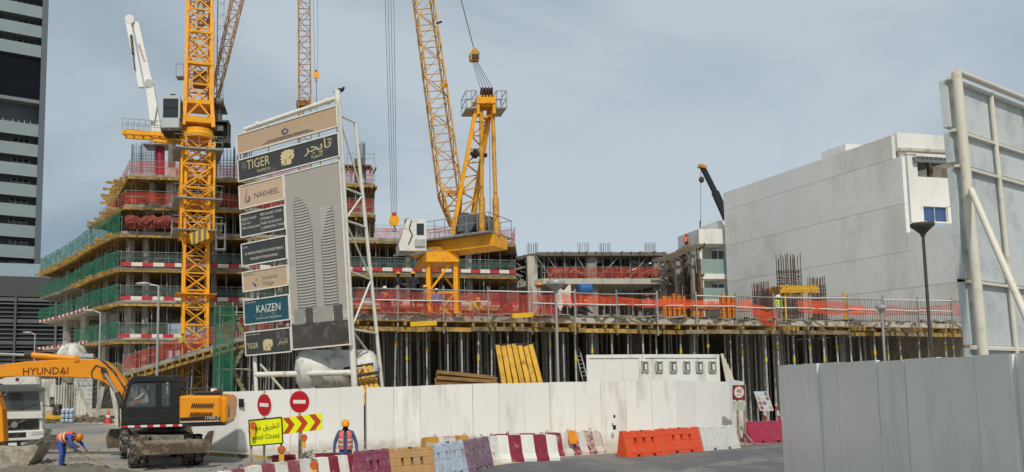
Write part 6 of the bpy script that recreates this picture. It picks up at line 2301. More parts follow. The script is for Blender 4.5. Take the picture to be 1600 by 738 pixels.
# ================================================================ left yard background
FEN = M('corrugated_white', 'c4c2b9', .6, .08, 1, dirt=('8f887b', .35, 1.2), streak=.3)
def corrugated(label, x0, yb0, x1, yb1, h, lean=0.0, side=0.0):
    a_, b_ = gnd(x0, yb0), gnd(x1, yb1)
    d = b_ - a_
    L_ = d.length
    d.normalize()
    nn = V((d.y, -d.x, 0))
    n = max(8, int(L_ / .06))
    rows = [[], []]
    for i in range(n + 1):
        p = a_ + d * (L_ * i / n) + nn * (.03 * (1 if (i // 2) % 2 else -1))
        rows[0].append(p)
        rows[1].append(p + V((0, 0, h)) + nn * lean + d * side)
    mb = MB().sheet(rows)
    mb2 = [[p - nn * .01 for p in r_] for r_ in rows]
    mb.sheet(mb2)
    o = mb.build('fence_sheet', FEN)
    return tag(o, label, 'fence sheet', 'loose corrugated sheets in the yard')
corrugated('upright corrugated white sheet right of the truck mirror', 84, 648, 118, 646, 2.2)
corrugated('corrugated white sheet with gap at its right edge', 119, 648, 134, 648, 2.0, 0, .1)
corrugated('narrow corrugated white sheet tilted to the left', 141, 655, 148, 655, 2.2, 0, -1.0)
corrugated('narrow corrugated white sheet tilted to the right', 146, 655, 153, 656, 2.2, 0, 1.0)
corrugated('corrugated white sheet leaning against the excavator side', 182, 668, 190, 670, 2.3, .2, -1.0)
# low wall, block column, silo and brush behind
tag(MB().box2(gnd(60, 640) + V((0, 0, 0)), gnd(85, 640) + V((0, .3, 2.6))).build('yard_wall', FEN), 'plain white yard wall behind the truck', 'wall')
t = thing('block_pier', 'pale blockwork pier behind the corrugated sheets', 'pier', gnd(121, 640))
p = gnd(121, 640)
for k in range(12):
    for j in range(2):
        MB().box(p + V((-.42 + .84 * j + (.0 if k % 2 else .0), 1.5, .2 + .4 * k)), (.81, .5, .37)).build('block', M('pale_block', 'aeb3b3', .9, .08, 2, rand=.05), t)
t = thing('white_silo', 'white rounded silo standing behind the truck', 'silo', gnd(88, 640) + V((0, 3, 0)))
c_ = gnd(88, 640) + V((0, 3.5, 0))
MB().lathe([(.3, 2.2), (1.1, 3.0), (1.35, 3.6), (1.35, 4.9), (1.0, 5.5), (.3, 5.8)], c_, 20).build('vessel', TK, t, smooth=True)
for k in range(4):
    a = k * math.pi / 2 + .6
    MB().tube(c_ + V((1.1 * math.cos(a), 1.1 * math.sin(a), 0)), c_ + V((1.1 * math.cos(a), 1.1 * math.sin(a), 3.6)), .07, n=6).build('leg', STEEL, t)
# dry brush behind the yard
mb = MB()
c_ = gnd(150, 640) + V((0, 2, 0))
for i in range(900):
    p = c_ + V((rnd(-2.6, 2.4), rnd(-.8, .8), rnd(1.6, 3.9)))
    d = V((rnd(-1, 1), rnd(-1, 1), rnd(-.6, .6))) * .35
    mb.bar(p - d, p + d, .03, .03)
tag(mb.build('reed_heap', M('dry_reed', '8a8468', .95, .35, 2)), 'tangled heap of dry reed and mesh behind the sheets', 'brush', kind='stuff')
mb = MB()
mb.box2(c_ + V((-2.6, -.5, 0)), c_ + V((2.4, .9, 1.9)))
tag(mb.build('skip_bin', DARKST, bevel=.05), 'dark skip holding the heap of dry reed', 'skip')
# water bottle packs
t = thing('bottle_pack', 'shrink wrapped pack of pale blue water bottles in the yard', 'bottles', gnd(106, 660))
BOT = M('bottle_blue', 'b3c6d6', .3, .1, 6, spec=.7)
for i in range(3):
    for k in range(3):
        p = gnd(99 + i * 6.5, 661)
        MB().lathe([(.1, 0), (.125, .03), (.125, .2), (.05, .27), (.04, .3)], p + V((0, .1, .3 * k)), 10).build('bottle', BOT, t, smooth=True)
        MB().lathe([(.1, 0), (.125, .03), (.125, .2), (.05, .27), (.04, .3)], p + V((.02, -.18, .3 * k)), 10).build('bottle', BOT, t, smooth=True)
t = thing('traffic_cone', 'red traffic cone standing by the leaning sheet', 'cone', gnd(169, 662))
p = gnd(169, 662)
MB().box(p + V((0, 0, .03)), (.45, .45, .06)).build('base', M('cone_red', 'c5404a', .5), t)
MB().lathe([(.18, .06), (.04, .85), (.03, .86)], p, 14).build('body', MATS['cone_red'], t, smooth=True)
MB().lathe([(.125, .38), (.1, .52)], p + V((0, 0, 0)), 14).build('sleeve', SW, t)
t = thing('plate_compactor', 'small yellow machine with black engine by the truck', 'machine', gnd(77, 656))
p = gnd(77, 657)
MB().box(p + V((0, 0, .2)), (1.9, .7, .25)).build('deck', YB, t, bevel=.04)
MB().box(p + V((-.2, 0, .36)), (2.2, .1, .06)).build('rail', YB, t)
MB().box(p + V((.5, 0, .7)), (.5, .5, .7)).build('engine', BLACK, t, bevel=.05)
MB().box(p + V((1.05, 0, .35)), (.35, .5, .5)).build('fuel_tank', M('tank_red', '8f3030', .5), t, bevel=.05)
mb = MB()
for i in range(130):
    p = gnd(rnd(70, 178), rnd(652, 662))
    s = rnd(.08, .3)
    mb.box(p + V((0, 0, s * .3)), (s * rnd(.6, 3), s, s * .6), Matrix.Rotation(rnd(0, 3), 3, 'Z'))
tag(mb.build('yard_debris', M('debris_brown', '756a5b', .95, .4, 1.0)), 'planks, rags and rubble strewn below the corrugated sheets', 'debris', kind='stuff')
# ================================================================ wheeled excavator
EX = thing('wheeled_excavator', 'orange wheeled excavator with black cab and long boom in the yard', 'excavator', (gnd(262, 722).x, 24.3, 0))
EOR = M('excavator_orange', 'e08f16', .4, .07, 1.5, dirt=('a8741f', .16, 3))
EBK = M('excavator_black', '191a1b', .4, .15, 2, dirt=('3b3934', .2, 3))
EUN = M('undercarriage_muddy', '6b645a', .85, .25, 3, dirt=('9a917f', .45, 3.5))
EBL = M('blade_rusty', '5b4e42', .85, .3, 2.5, dirt=('94866c', .32, 3.5))
CHR = M('chrome_rod', 'c9c9c6', .2, .03, 2, metal=.9)
YE = 24.2
def e(x, y, dy=0.0): return at(x, y, YE + dy)
# --- undercarriage, turned towards the road
ax = V((-.36, .93, 0)).normalized()
pr = V((ax.y, -ax.x, 0))
nc = V((gnd(260, 728).x, 23.8, 0))
fc_ = nc + ax * 2.7
TR = .5
def wheel(c_, w_):
    t_ = MB()
    c0 = c_ - pr * (w_ / 2)
    prof = [(.24, 0), (.4, .0), (.47, .03), (.5, .08), (.5, w_ - .08), (.47, w_ - .03), (.4, w_), (.24, w_)]
    vs, fs = [], []
    n = 28
    upv = V((0, 0, 1))
    for r_, h in prof:
        for i in range(n):
            a = 2 * math.pi * i / n
            vs.append(c0 + pr * h + (ax * math.cos(a) + upv * math.sin(a)) * r_)
    for k in range(len(prof) - 1):
        for i in range(n):
            j = (i + 1) % n
            fs.append((k * n + i, k * n + j, (k + 1) * n + j, (k + 1) * n + i))
    t_.add(vs, fs)
    for i in range(24):     # lugs
        a = 2 * math.pi * i / 24
        d = ax * math.cos(a) + upv * math.sin(a)
        tg = -ax * math.sin(a) + upv * math.cos(a)
        s_ = 1 if i % 2 else -1
        t_.bar(c_ + pr * (s_ * w_ * .05) + d * (TR + .005), c_ + pr * (s_ * w_ * .5) + d * (TR - .005) + tg * .05, .07, .04, up=d)
    wo = t_.build('wheel', BLACK, EX)
    m2 = MB()
    for h0 in (-w_ / 2 + .03, w_ / 2 - .07):
        m2.tube(c_ + pr * h0, c_ + pr * (h0 + .04), .27, n=18)
    m2.tube(c_ - pr * (w_ / 2 + .04), c_ + pr * (w_ / 2 + .04), .12, n=12)
    m2.build('rim', M('rim_grey', '7d766b', .7, .2, 4, dirt=('a59a86', .4, 5)), wo)
for cen in (nc, fc_):
    for s in (-1, 1):
        for k in (0, 1):
            wheel(cen + pr * s * (.72 + .34 * k) + V((0, 0, TR + .02)), .29)
mb = MB()
for cen in (nc, fc_):
    mb.tube(cen - pr * .7 + V((0, 0, .52)), cen + pr * .7 + V((0, 0, .52)), .14, n=10)
mb.bar(nc - ax * .5 + V((0, 0, .82)), fc_ + ax * .5 + V((0, 0, .82)), 1.0, .45)
mb.bar(nc - ax * .1 + pr * .62 + V((0, 0, 1.02)), fc_ + pr * .62 + V((0, 0, 1.02)), .5, .06)
mb.bar(nc - ax * .1 - pr * .62 + V((0, 0, 1.02)), fc_ - pr * .62 + V((0, 0, 1.02)), .5, .06)
mb.build('chassis', EUN, EX)
# dozer blade facing the road, with raised wing ends
bc = nc - ax * 1.15
poly = [(-1.05, .46), (-.9, .52), (1.05, .52), (1.22, .46), (1.28, .8), (1.34, 1.24), (1.16, 1.22), (.95, .88), (-.85, .88), (-1.0, 1.1), (-1.15, 1.1), (-1.12, .8)]
mb = MB().prism(poly, bc, pr, V((0, 0, 1)) - ax * .12, ax * .08)
mb.build('dozer_blade', EBL, EX, bevel=.015)
mb = MB()
for s in (-.45, .45):
    mb.bar(bc + pr * s + V((0, 0, .7)) + ax * .1, nc + pr * s * .9 + V((0, 0, .6)), .16, .2)
    mb.tube(bc + pr * s * .6 + V((0, 0, .8)) + ax * .05, nc + pr * s * .6 + V((0, 0, .95)), .06, n=8)
mb.bar(bc + pr * -1.0 + V((0, 0, .86)) + ax * .35, bc + pr * 1.0 + V((0, 0, .86)) + ax * .35, .5, .12)
mb.build('blade_arm', EUN, EX)
# outrigger feet at the far end
for s in (-1, 1):
    q = fc_ + ax * .9 + pr * s * 1.15
    MB().bar(fc_ + ax * .6 + V((0, 0, .8)), q + V((0, 0, .6)), .22, .3).build('outrigger', EUN, EX)
    MB().prism([(-.45, .3), (.45, .3), (.5, .7), (.35, 1.0), (-.35, 1.0), (-.5, .7)], q, pr, (0, 0, 1), ax * .12).build('outrigger_foot', EBL, EX)
# --- slew ring and house
cs_ = V(((nc.x + fc_.x) / 2 + .25, YE + .55, 0))
MB().lathe([(.7, 1.04), (.75, 1.1), (.75, 1.22), (.68, 1.3)], cs_, 20).build('slew_ring', EBK, EX)
yN, yB = -.75, 1.75     # near and far side of the house relative to YE
def house(pts, dy0, dy1, name, mat, parent=EX, bevel=0.0):
    ps = [e(x, y, dy0) for x, y in pts]
    y0 = ps[0].y
    mb = MB().prism([(p.x, p.z) for p in ps], (0, y0, 0), (1, 0, 0), (0, 0, 1), (0, dy1 - dy0, 0))
    return mb.build(name, mat, parent, bevel=bevel)
house([(189, 671), (352, 665), (352, 659), (189, 663)], yN, yB, 'deck_frame', EBK)
house([(279, 662), (345, 659), (345, 619), (279, 619)], yN + .02, yB, 'engine_hood', EOR, bevel=.06)
cw = house([(344, 664), (355, 662), (357, 630), (355, 621), (344, 619)], yN - .03, yB + .03, 'counterweight', EOR, bevel=.08)
house([(354.5, 652), (357.8, 652), (357.8, 634), (354.5, 634)], yN + .1, yN + .4, 'tail_lamp', M('tail_lamp_dark', '3a2420', .4), cw)
house([(281, 653), (343, 650.5), (343, 656), (281, 658)], yN - .002, yN + .05, 'decal_band', EBK)
house([(281, 659.5), (343, 657.5), (343, 658.5), (281, 660.5)], yN - .003, yN + .05, 'decal_line', SW)
text('lettering', '170W-7', e(342, 655.5, yN - .01), (1, 0, 0), (0, 0, 1), .1, SW, EX, 'RIGHT', 1.0, .004)
for row, (x0, y0, n) in enumerate(((299, 634, 11), (297, 648, 11))):
    for k in range(n):
        x = x0 + k * 3.2
        a_, b_ = e(x, y0 + 3.4, yN - .005), e(x + 2.2, y0 - 3.4, yN - .005)
        MB().bar(a_, b_, .03, .03).build('louvre', EBK, EX)
# hood-top exhaust, handrails
MB().tube(e(302, 620, .6), e(302, 608, .6), .07, n=10).build('exhaust', DARKST, EX)
mb = MB().path([e(283, 618, .0), e(284, 608, .0), e(340, 606, .0), e(346, 618, .0)], .025)
mb.build('handrail', DARKST, EX)
MB().path([e(283, 618, 1.4), e(284, 608, 1.4), e(340, 606, 1.4), e(346, 618, 1.4)], .025).build('handrail', DARKST, EX)
MB().box(e(326, 615, .6), (.9, .8, .18)).build('air_filter', DARKST, EX, bevel=.03)
MB().tube(e(330, 611, .2), e(338, 607, .2), .06, n=8).build('mirror_arm', SW, EX)
# red and white reflective strip
o_ = MB().box((1.0, 0, 0), (2.0, .012, .07)).build('reflective_strip', bands('reflective_red_white', 'b5232f', 'd9d6d0', .42, 0, .5, .4), EX, world=False)
o_.location = PM[EX.name] @ e(190, 667, yN - .02)
o_.rotation_euler = (0, -.025, 0)
# --- cab: solid lower door, pillars, roof, real panes
cn, cf = yN - .02, .35
house([(189, 665), (279, 662), (279, 634), (189, 637)], cn, cf, 'cab_body', EBK, bevel=.03)
cab = house([(203, 593), (209, 587.5), (275, 586.5), (279, 591), (279, 597), (201, 599)], cn - .02, cf + .02, 'cab_roof', EBK, bevel=.04)
for yy in (cn, cf - .08):
    house([(189, 638), (194, 638), (206, 597), (201, 597)], yy, yy + .08, 'pillar', EBK)
    house([(243, 637), (252, 636), (252, 596), (243, 596)], yy, yy + .08, 'pillar', EBK)
    house([(265, 636), (279, 636), (279, 596), (265, 596)], yy, yy + .08, 'pillar', EBK)
GLC = M('cab_glass', '5f6e72', .06, .02, 1, alpha=.22, spec=.9)
for yy in (cn + .03, cf - .05):
    house([(194, 637), (244, 637), (244, 598), (206, 598)], yy, yy + .015, 'side_window', GLC)
    house([(252, 636), (265, 636), (265, 598), (252, 598)], yy, yy + .015, 'side_window', GLC)
house([(190, 638), (192, 638), (204, 597), (202, 597)], cn + .08, cf - .08, 'windscreen', GLC)
house([(269, 636), (279, 636), (279, 597), (269, 597)], cn + .08, cf - .08, 'rear_pillar', EBK)
house([(208, 598), (243, 598), (243, 602), (207, 602)], cn + .1, cf - .1, 'sun_visor', EBK)
house([(200, 655), (245, 653), (245, 654), (200, 656)], cn - .012, cn + .01, 'door_line', DARKST)
house([(246, 645), (262, 640), (262, 641.5), (246, 646.5)], cn - .03, cn + .01, 'door_handle', DARKST)
house([(226, 640), (244, 640), (246, 612), (240, 606), (236, 612), (234, 632), (226, 634)], cn + .25, cf - .25, 'seat', M('seat_grey', '2f3133', .9), EX, .02)
# --- boom
bmY0, bmY1 = .45, .95
boom_px = [(-45, 594), (-20, 575), (0, 570.5), (40, 565), (85, 562.5), (125, 561), (150, 561.5), (163, 565), (176, 575), (192, 594), (206, 614), (222, 640), (200, 652), (192, 640), (184, 622), (174, 607), (163, 598), (146, 592), (110, 590), (60, 588.5), (20, 588.5), (0, 590), (-30, 602)]
ps = [at(x, y, YE + bmY0) for x, y in boom_px]
bo = MB().prism([(p.x, p.z) for p in ps], (0, YE + bmY0, 0), (1, 0, 0), (0, 0, 1), (0, bmY1 - bmY0, 0)).build('boom', EOR, EX, bevel=.025)
text('lettering', 'HYUNDAI', at(34.5, 586, YE + bmY0 - .01), (1, 0, .02), (0, 0, 1), .25, M('hyundai_print', '5d2a1c', .5), EX, 'LEFT', 1.02, .006)
text('lettering', 'o', at(96.5, 586, YE + bmY0 - .01), (1, 0, .02), (0, 0, 1), .17, MATS['hyundai_print'], EX, 'LEFT', .8, .006)
# boom-top cylinder with bright rod
MB().tube(at(48, 555, YE + .55), at(122, 561, YE + .55), .105, n=14).build('stick_cylinder', EOR, EX, smooth=True)
MB().tube(at(-50, 551, YE + .55), at(52, 555.5, YE + .55), .05, n=12).build('cylinder_rod', CHR, EX, smooth=True)
MB().tube(at(40, 554.5, YE + .55), at(50, 555.2, YE + .55), .13, n=14).build('cylinder_gland', DARKST, EX)
MB().tube(at(120, 561, YE + .4), at(120, 561, YE + .9), .09, n=12).build('pin', EOR, EX)
# lift cylinder on the near flank
MB().tube(at(183, 614, YE + .35), at(197, 645, YE + .2), .1, n=12).build('lift_cylinder', DARKST, EX, smooth=True)
MB().tube(at(162, 580, YE + .35), at(184, 616, YE + .35), .055, n=12).build('lift_rod', CHR, EX, smooth=True)
MB().tube(at(162, 579, YE + .25), at(162, 579, YE + 1.0), .11, n=14).build('pin', DARKST, EX)
MB().path([at(144, 592, YE + .42), at(143, 580, YE + .42), at(150, 571, YE + .42), at(160, 574, YE + .42)], .02).build('hose', BLACK, EX)
MB().path([at(186, 668, YE - .7), at(186, 640, YE - .72), at(196, 605, YE - .74), at(206, 591, YE - .74)], .025).build('handrail', DARKST, EX)
# stick and bucket beyond the left edge
MB().prism([(p.x, p.z) for p in [at(x, y, YE + .5) for x, y in ((-40, 560), (-22, 566), (3, 640), (6, 690), (-10, 694), (-22, 640))]], (0, YE + .5, 0), (1, 0, 0), (0, 0, 1), (0, .4, 0)).build('stick', EOR, EX, bevel=.02)
MB().path([at(0, 600, YE + .4), at(9, 603, YE + .4), at(13, 610, YE + .4), at(8, 618, YE + .4), at(0, 620, YE + .4)], .025).build('hose', BLACK, EX)
bk_px = [(-30, 700), (10, 703), (36, 700), (62, 693), (54, 712), (38, 734), (22, 746), (-10, 748), (-34, 730)]
ps = [at(x, y, YE - .35) for x, y in bk_px]
bko = MB().prism([(p.x, p.z) for p in ps], (0, YE - .35, 0), (1, 0, 0), (0, 0, 1), (0, 1.2, 0)).build('bucket', M('bucket_worn', '8f8878', .75, .25, 3, dirt=('b5ab95', .4, 3)), EX, bevel=.02)
for k in range(4):
    MB().bar(at(58, 696, YE - .3 + k * .35), at(67, 690, YE - .3 + k * .35), .1, .05).build('tooth', DARKST, bko)

# ================================================================ white truck
YT = 29.0
TK2 = thing('white_truck', 'white truck cab with black grille facing the camera at the left edge', 'truck', (at(18, 700, YT).x, YT, 0))
TWH = M('truck_white', 'd6d5cb', .4, .05, 1.5, dirt=('a8a08f', .2, 2.5))
TBK = M('truck_black', '232425', .5, .15, 3, dirt=('5a554c', .25, 4))
def tq(x, y, dy=0.0): return at(x, y, YT + dy)
def face(pts, dy0, dy1, name, mat, parent=TK2, bevel=0.0):
    ps = [tq(x, y, dy0) for x, y in pts]
    return MB().prism([(p.x, p.z) for p in ps], (0, YT + dy0, 0), (1, 0, 0), (0, 0, 1), (0, dy1 - dy0, 0)).build(name, mat, parent, bevel=bevel)
face([(-32, 684), (66, 684), (66, 614), (61, 604), (57, 585), (50, 574), (-16, 574), (-24, 585), (-28, 604), (-32, 614)], .12, 2.0, 'cab', TWH, TK2, .06)
face([(-24, 642), (61, 641), (58, 614), (-20, 614)], .06, .14, 'windscreen', M('windscreen_glass', '3a474a', .08, .1, .8, spec=.9))
face([(-30, 613), (64, 612), (63, 606), (-28, 606)], -.25, .12, 'sun_visor', M('visor_smoke', '5a5f5e', .3), TK2, .02)
face([(-28, 606), (60, 605), (55, 576), (-22, 576)], -.02, 1.9, 'roof_deflector', TWH, TK2, .12)
face([(-30, 655), (64, 655), (63, 644), (-29, 644)], .02, .13, 'front_panel', TWH, TK2, .02)
gr = face([(-26, 673), (58, 671), (58, 656), (-26, 657)], .04, .13, 'grille', TBK)
for k in range(4):
    y = 659 + k * 3.6
    face([(-25, y + .9), (57, y + .2), (57, y - .5), (-25, y + .2)], .015, .05, 'grille_bar', DARKST, gr)
MB().bar(tq(6, 671, .0), tq(38, 657, .0), .05, .03).build('badge_bar', CHR, TK2)
MB().lathe([(.02, 0), (.13, 0), (.13, .03), (.02, .03)], tq(22, 664, -.02), 18, axis=1).build('badge', CHR, TK2)
bu = face([(-33, 690), (65, 689), (65, 673), (-33, 675)], -.06, .14, 'bumper', TWH, TK2, .04)
for (x0, x1) in ((-30, -10), (46, 64)):
    face([(x0, 681), (x1, 680), (x1, 674.5), (x0, 675.5)], -.075, -.04, 'headlight', M('headlight_lens', 'b9bdbb', .15, .1, 8, spec=.8), bu)
face([(-4, 685), (38, 684), (38, 676), (-4, 677)], -.07, -.04, 'air_intake', TBK, bu)
face([(-30, 702), (62, 701), (63, 690), (-31, 691)], -.02, .3, 'lower_valance', TBK, TK2)
face([(13, 697.5), (25, 697), (25, 692), (13, 692.5)], -.035, -.01, 'number_plate', SW)
face([(31, 696.5), (42, 696), (42, 691.5), (31, 692)], -.035, -.01, 'fog_lamp', M('fog_lens', 'a9aca9', .2))
for s in (6, 40):
    MB().bar(tq(s - 12, 640, .04), tq(s + 16, 632, .04), .02, .02).build('wiper', BLACK, TK2)
MB().path([tq(64, 634, .0), tq(71, 636, -.1), tq(75, 634, -.1)], .02).build('mirror_arm', BLACK, TK2)
MB().box(tq(76, 629, -.1), (.2, .14, .42)).build('mirror', BLACK, TK2, bevel=.04)
for dx in (-1.0, 1.0):
    c_ = V((tq(17, 690).x + dx, YT + .9, .5))
    wo = MB().lathe([(.25, -.15), (.46, -.15), (.5, -.1), (.5, .1), (.46, .15), (.25, .15)], c_, 24, axis=0).build('wheel', BLACK, TK2, smooth=True)
    MB().lathe([(.05, -.1), (.26, -.08), (.26, .08), (.05, .1)], c_, 16, axis=0).build('rim', DARKST, wo)
c_ = tq(17, 620, 2.5)
MB().box2((c_.x - 1.2, YT + 2.3, 1.1), (c_.x + 1.2, YT + 8.5, 3.0)).build('tipper_body', TWH, TK2, bevel=.05)
MB().box2((c_.x - .5, YT + .4, .55), (c_.x + .5, YT + 8.2, 1.08)).build('chassis', TBK, TK2)
for yy in (5.6, 6.9):
    for dx in (-1.0, 1.0):
        MB().lathe([(.25, -.2), (.46, -.2), (.5, -.1), (.5, .1), (.46, .2), (.25, .2)], (c_.x + dx, YT + yy, .5), 20, axis=0).build('wheel', BLACK, TK2, smooth=True)
MB().box(tq(26, 593, -.03), (.12, .03, .12)).build('badge_plate', M('badge_maroon', '6a3028', .5), TK2)

TK2.rotation_euler = (0, 0, R(19))

# hydraulic lines along the boom and to the stick
for k, off in enumerate((0, .06, .12)):
    MB().path([at(196, 610 - k, YE + .43), at(178, 582 - k * 1.5, YE + .43), at(163, 567 - k, YE + .43), at(150, 560.5 - k * .5, YE + .5 + off), at(125, 559.5 - k * .4, YE + .5 + off)], .018).build('hose', BLACK, EX)
MB().path([at(20, 561, YE + .6), at(6, 560, YE + .6), at(-4, 566, YE + .6), at(-6, 580, YE + .6)], .02).build('hose', BLACK, EX)
# ================================================================ people
STAND = dict(pelvis=(0, 0, .95), spine=(0, 0, 1.14), chest=(0, -.005, 1.33), neck=(0, -.005, 1.49), head=(0, -.015, 1.6), crown=(0, -.01, 1.7),
             shL=(.18, 0, 1.41), elL=(.25, .03, 1.13), wrL=(.25, -.07, .9), shR=(-.18, 0, 1.41), elR=(-.25, .03, 1.13), wrR=(-.25, -.07, .9),
             hiL=(.1, 0, .9), knL=(.11, -.03, .5), anL=(.11, .02, .09), toL=(.12, -.14, .05), hiR=(-.1, 0, .9), knR=(-.11, -.03, .5), anR=(-.11, .02, .09), toR=(-.12, -.14, .05))
RAD = dict(pelvis=(.155, .115), spine=(.14, .105), chest=(.165, .12), neck=(.06, .06), head=(.085, .1), crown=(.07, .08), shL=(.07, .07), elL=(.052, .052), wrL=(.036, .036),
           hiL=(.1, .1), knL=(.068, .068), anL=(.055, .055), toL=(.05, .045))
EDG = [('pelvis', 'spine'), ('spine', 'chest'), ('chest', 'neck'), ('neck', 'head'), ('head', 'crown'), ('chest', 'shL'), ('shL', 'elL'), ('elL', 'wrL'), ('chest', 'shR'), ('shR', 'elR'), ('elR', 'wrR'),
       ('pelvis', 'hiL'), ('hiL', 'knL'), ('knL', 'anL'), ('anL', 'toL'), ('pelvis', 'hiR'), ('hiR', 'knR'), ('knR', 'anR'), ('anR', 'toR')]
SKIN = M('skin_brown', '6b4630', .6, .1, 6)
BOOT = M('boots_black', '26221f', .7)
def seg_dist(p, a, b):
    d = b - a
    t = max(0, min(1, (p - a).dot(d) / max(1e-9, d.dot(d))))
    return (p - (a + d * t)).length
def person(label, loc, yaw, pose, shirt, trousers, helmet=None, vest=None, head_cover=None, group=None, gloves=None, scale=1.0):
    J = {k: V(pose.get(k, STAND[k])) for k in STAND}
    t = thing('person', label, 'person', loc, yaw, group)
    t.scale = (scale,) * 3
    names = list(J)
    me = bpy.data.meshes.new('body')
    me.from_pydata([tuple(J[k]) for k in names], [(names.index(a), names.index(b)) for a, b in EDG], [])
    tmp = bpy.data.objects.new('body_skin', me)
    COL.objects.link(tmp)
    md = tmp.modifiers.new('skin', 'SKIN')
    md.use_smooth_shade = True
    sv = me.skin_vertices[0].data
    for i, k in enumerate(names):
        r_ = RAD.get(k) or RAD[k[:2] + 'L']
        sv[i].radius = r_
        sv[i].use_root = (k == 'pelvis')
    sb = tmp.modifiers.new('sub', 'SUBSURF')
    sb.levels = sb.render_levels = 1
    bpy.context.view_layer.update()
    ev = tmp.evaluated_get(bpy.context.evaluated_depsgraph_get())
    src = ev.to_mesh()
    vs = [p.co.copy() for p in src.vertices]
    fs = [tuple(p.vertices) for p in src.polygons]
    bpy.data.objects.remove(tmp)
    mats = [shirt, trousers, SKIN, BOOT, gloves or SKIN, head_cover or SKIN]
    reg = {('pelvis', 'spine'): 1, ('spine', 'chest'): 0, ('chest', 'neck'): 0, ('neck', 'head'): 5, ('head', 'crown'): 5}
    mb = MB()
    mb.v = vs
    for f in fs:
        c_ = sum((vs[i] for i in f), V()) / len(f)
        best = min(EDG, key=lambda q: seg_dist(c_, J[q[0]], J[q[1]]))
        if best in reg: mi = reg[best]
        elif best[0][:2] in ('sh', 'ch', 'el'): mi = 0
        elif best[0][:2] in ('hi', 'kn', 'pe'): mi = 1
        else: mi = 3
        if best == ('pelvis', 'spine') and (c_ - J['pelvis']).dot((J['spine'] - J['pelvis']).normalized()) > .07: mi = 0
        mb.f.append(f)
        mb.mi.append(mi)
    hd = (J['crown'] - J['neck']).normalized()
    fwd = V((0, -1, 0)) - hd * V((0, -1, 0)).dot(hd)
    if 'face' in pose: fwd = V(pose['face']) - hd * V(pose['face']).dot(hd)
    fwd.normalize()
    sd = hd.cross(fwd)
    hc = J['head'] + hd * .01
    mb.tube(hc + fwd * .07 + hd * .02, hc + fwd * .125 - hd * .02, .01, .02, n=6, mi=5)
    for s in (-1, 1):
        mb.ball(hc + sd * s * .085, .03, (.5, .7, 1), 6, 5, mi=2)
        mb.ball(hc + sd * s * .035 + fwd * .082 + hd * .03, .012, n=6, m=5, mi=3)
    mb.box(hc + fwd * .088 - hd * .05, (.05, .02, .012), mi=3)
    # hands: palm, four fingers and a thumb, slightly curled
    for sd_ in 'LR':
        w_, el = J['wr' + sd_], J['el' + sd_]
        d = (w_ - el).normalized()
        sidev = d.cross(V((0, 1, 0)))
        sidev = sidev.normalized() if sidev.length > .1 else V((1, 0, 0))
        curl = sidev.cross(d).normalized()
        if curl.y > 0: curl = -curl
        pc = w_ + d * .05
        mb.bar(w_ - d * .02, w_ + d * .095, .08, .035, up=curl, mi=4)
        for k in range(4):
            b0 = w_ + d * .09 + sidev * (-.03 + .02 * k)
            ln = (.036, .042, .039, .03)[k]
            b1 = b0 + d * ln + curl * .01
            b2 = b1 + d * ln * .6 + curl * .025
            mb.tube(b0, b1, .0095, n=6, mi=4); mb.tube(b1, b2, .009, .007, n=6, mi=4)
        th0 = w_ + d * .03 + sidev * .035
        mb.tube(th0, th0 + d * .035 + sidev * .025 + curl * .015, .011, n=6, mi=4)
        mb.tube(th0 + d * .035 + sidev * .025 + curl * .015, th0 + d * .065 + sidev * .025 + curl * .03, .01, .008, n=6, mi=4)
    mb.build('body', mats, t, world=False, smooth='all')
    if helmet:
        hm = MB()
        c_ = J['head'] + hd * .045
        Rm = Matrix((sd, fwd, hd)).transposed()
        prof = [(.02, .135), (.07, .12), (.105, .085), (.125, .03), (.128, 0)]
        n = 16
        vs2, fs2 = [], []
        for r_, h in prof:
            for i in range(n):
                a = 2 * math.pi * i / n
                vs2.append(c_ + Rm @ V((r_ * math.cos(a) * .93, r_ * math.sin(a) * 1.08, h)))
        for k in range(len(prof) - 1):
            for i in range(n):
                j = (i + 1) % n
                fs2.append((k * n + i, k * n + j, (k + 1) * n + j, (k + 1) * n + i))
        fs2.append(tuple(range(n)))
        hm.add(vs2, fs2)
        br = [(.115 * math.cos(a), .13 * math.sin(a) + (.06 if math.sin(a) > 0 else .01) * abs(math.sin(a)), 0) for a in [2 * math.pi * i / 16 for i in range(16)]]
        hm.add([c_ + Rm @ V(p) for p in br] + [c_ + Rm @ V((p[0], p[1], .012)) for p in br], [tuple(range(16)), tuple(range(31, 15, -1))] + [(i, i + 16, (i + 1) % 16 + 16, (i + 1) % 16) for i in range(16)])
        hm.bar(c_ + Rm @ V((0, -.1, .09)), c_ + Rm @ V((0, .1, .1)), .03, .02)
        hm.build('helmet', helmet, t, world=False, smooth=True)
    if vest:
        a_, b_ = J['pelvis'] + (J['spine'] - J['pelvis']) * .1, J['neck']
        axv = (b_ - a_)
        zz = axv.normalized()
        xx = (J['shL'] - J['shR']).normalized()
        xx = (xx - zz * xx.dot(zz)).normalized()
        yy = zz.cross(xx)
        vm = MB()
        rows = []
        for k, (f, wx, wy) in enumerate(((0, .2, .165), (.3, .195, .165), (.6, .205, .175), (.82, .2, .165), (.97, .12, .1))):
            rows.append([a_ + axv * f + xx * (wx * math.cos(a)) + yy * (wy * math.sin(a)) for a in [R(-90 + 14 + (360 - 28) * i / 22) for i in range(23)]])
        # arm holes: drop faces near the sides on the upper rows
        nr, ncol = len(rows), 23
        vm.v = [p for r_ in rows for p in r_]
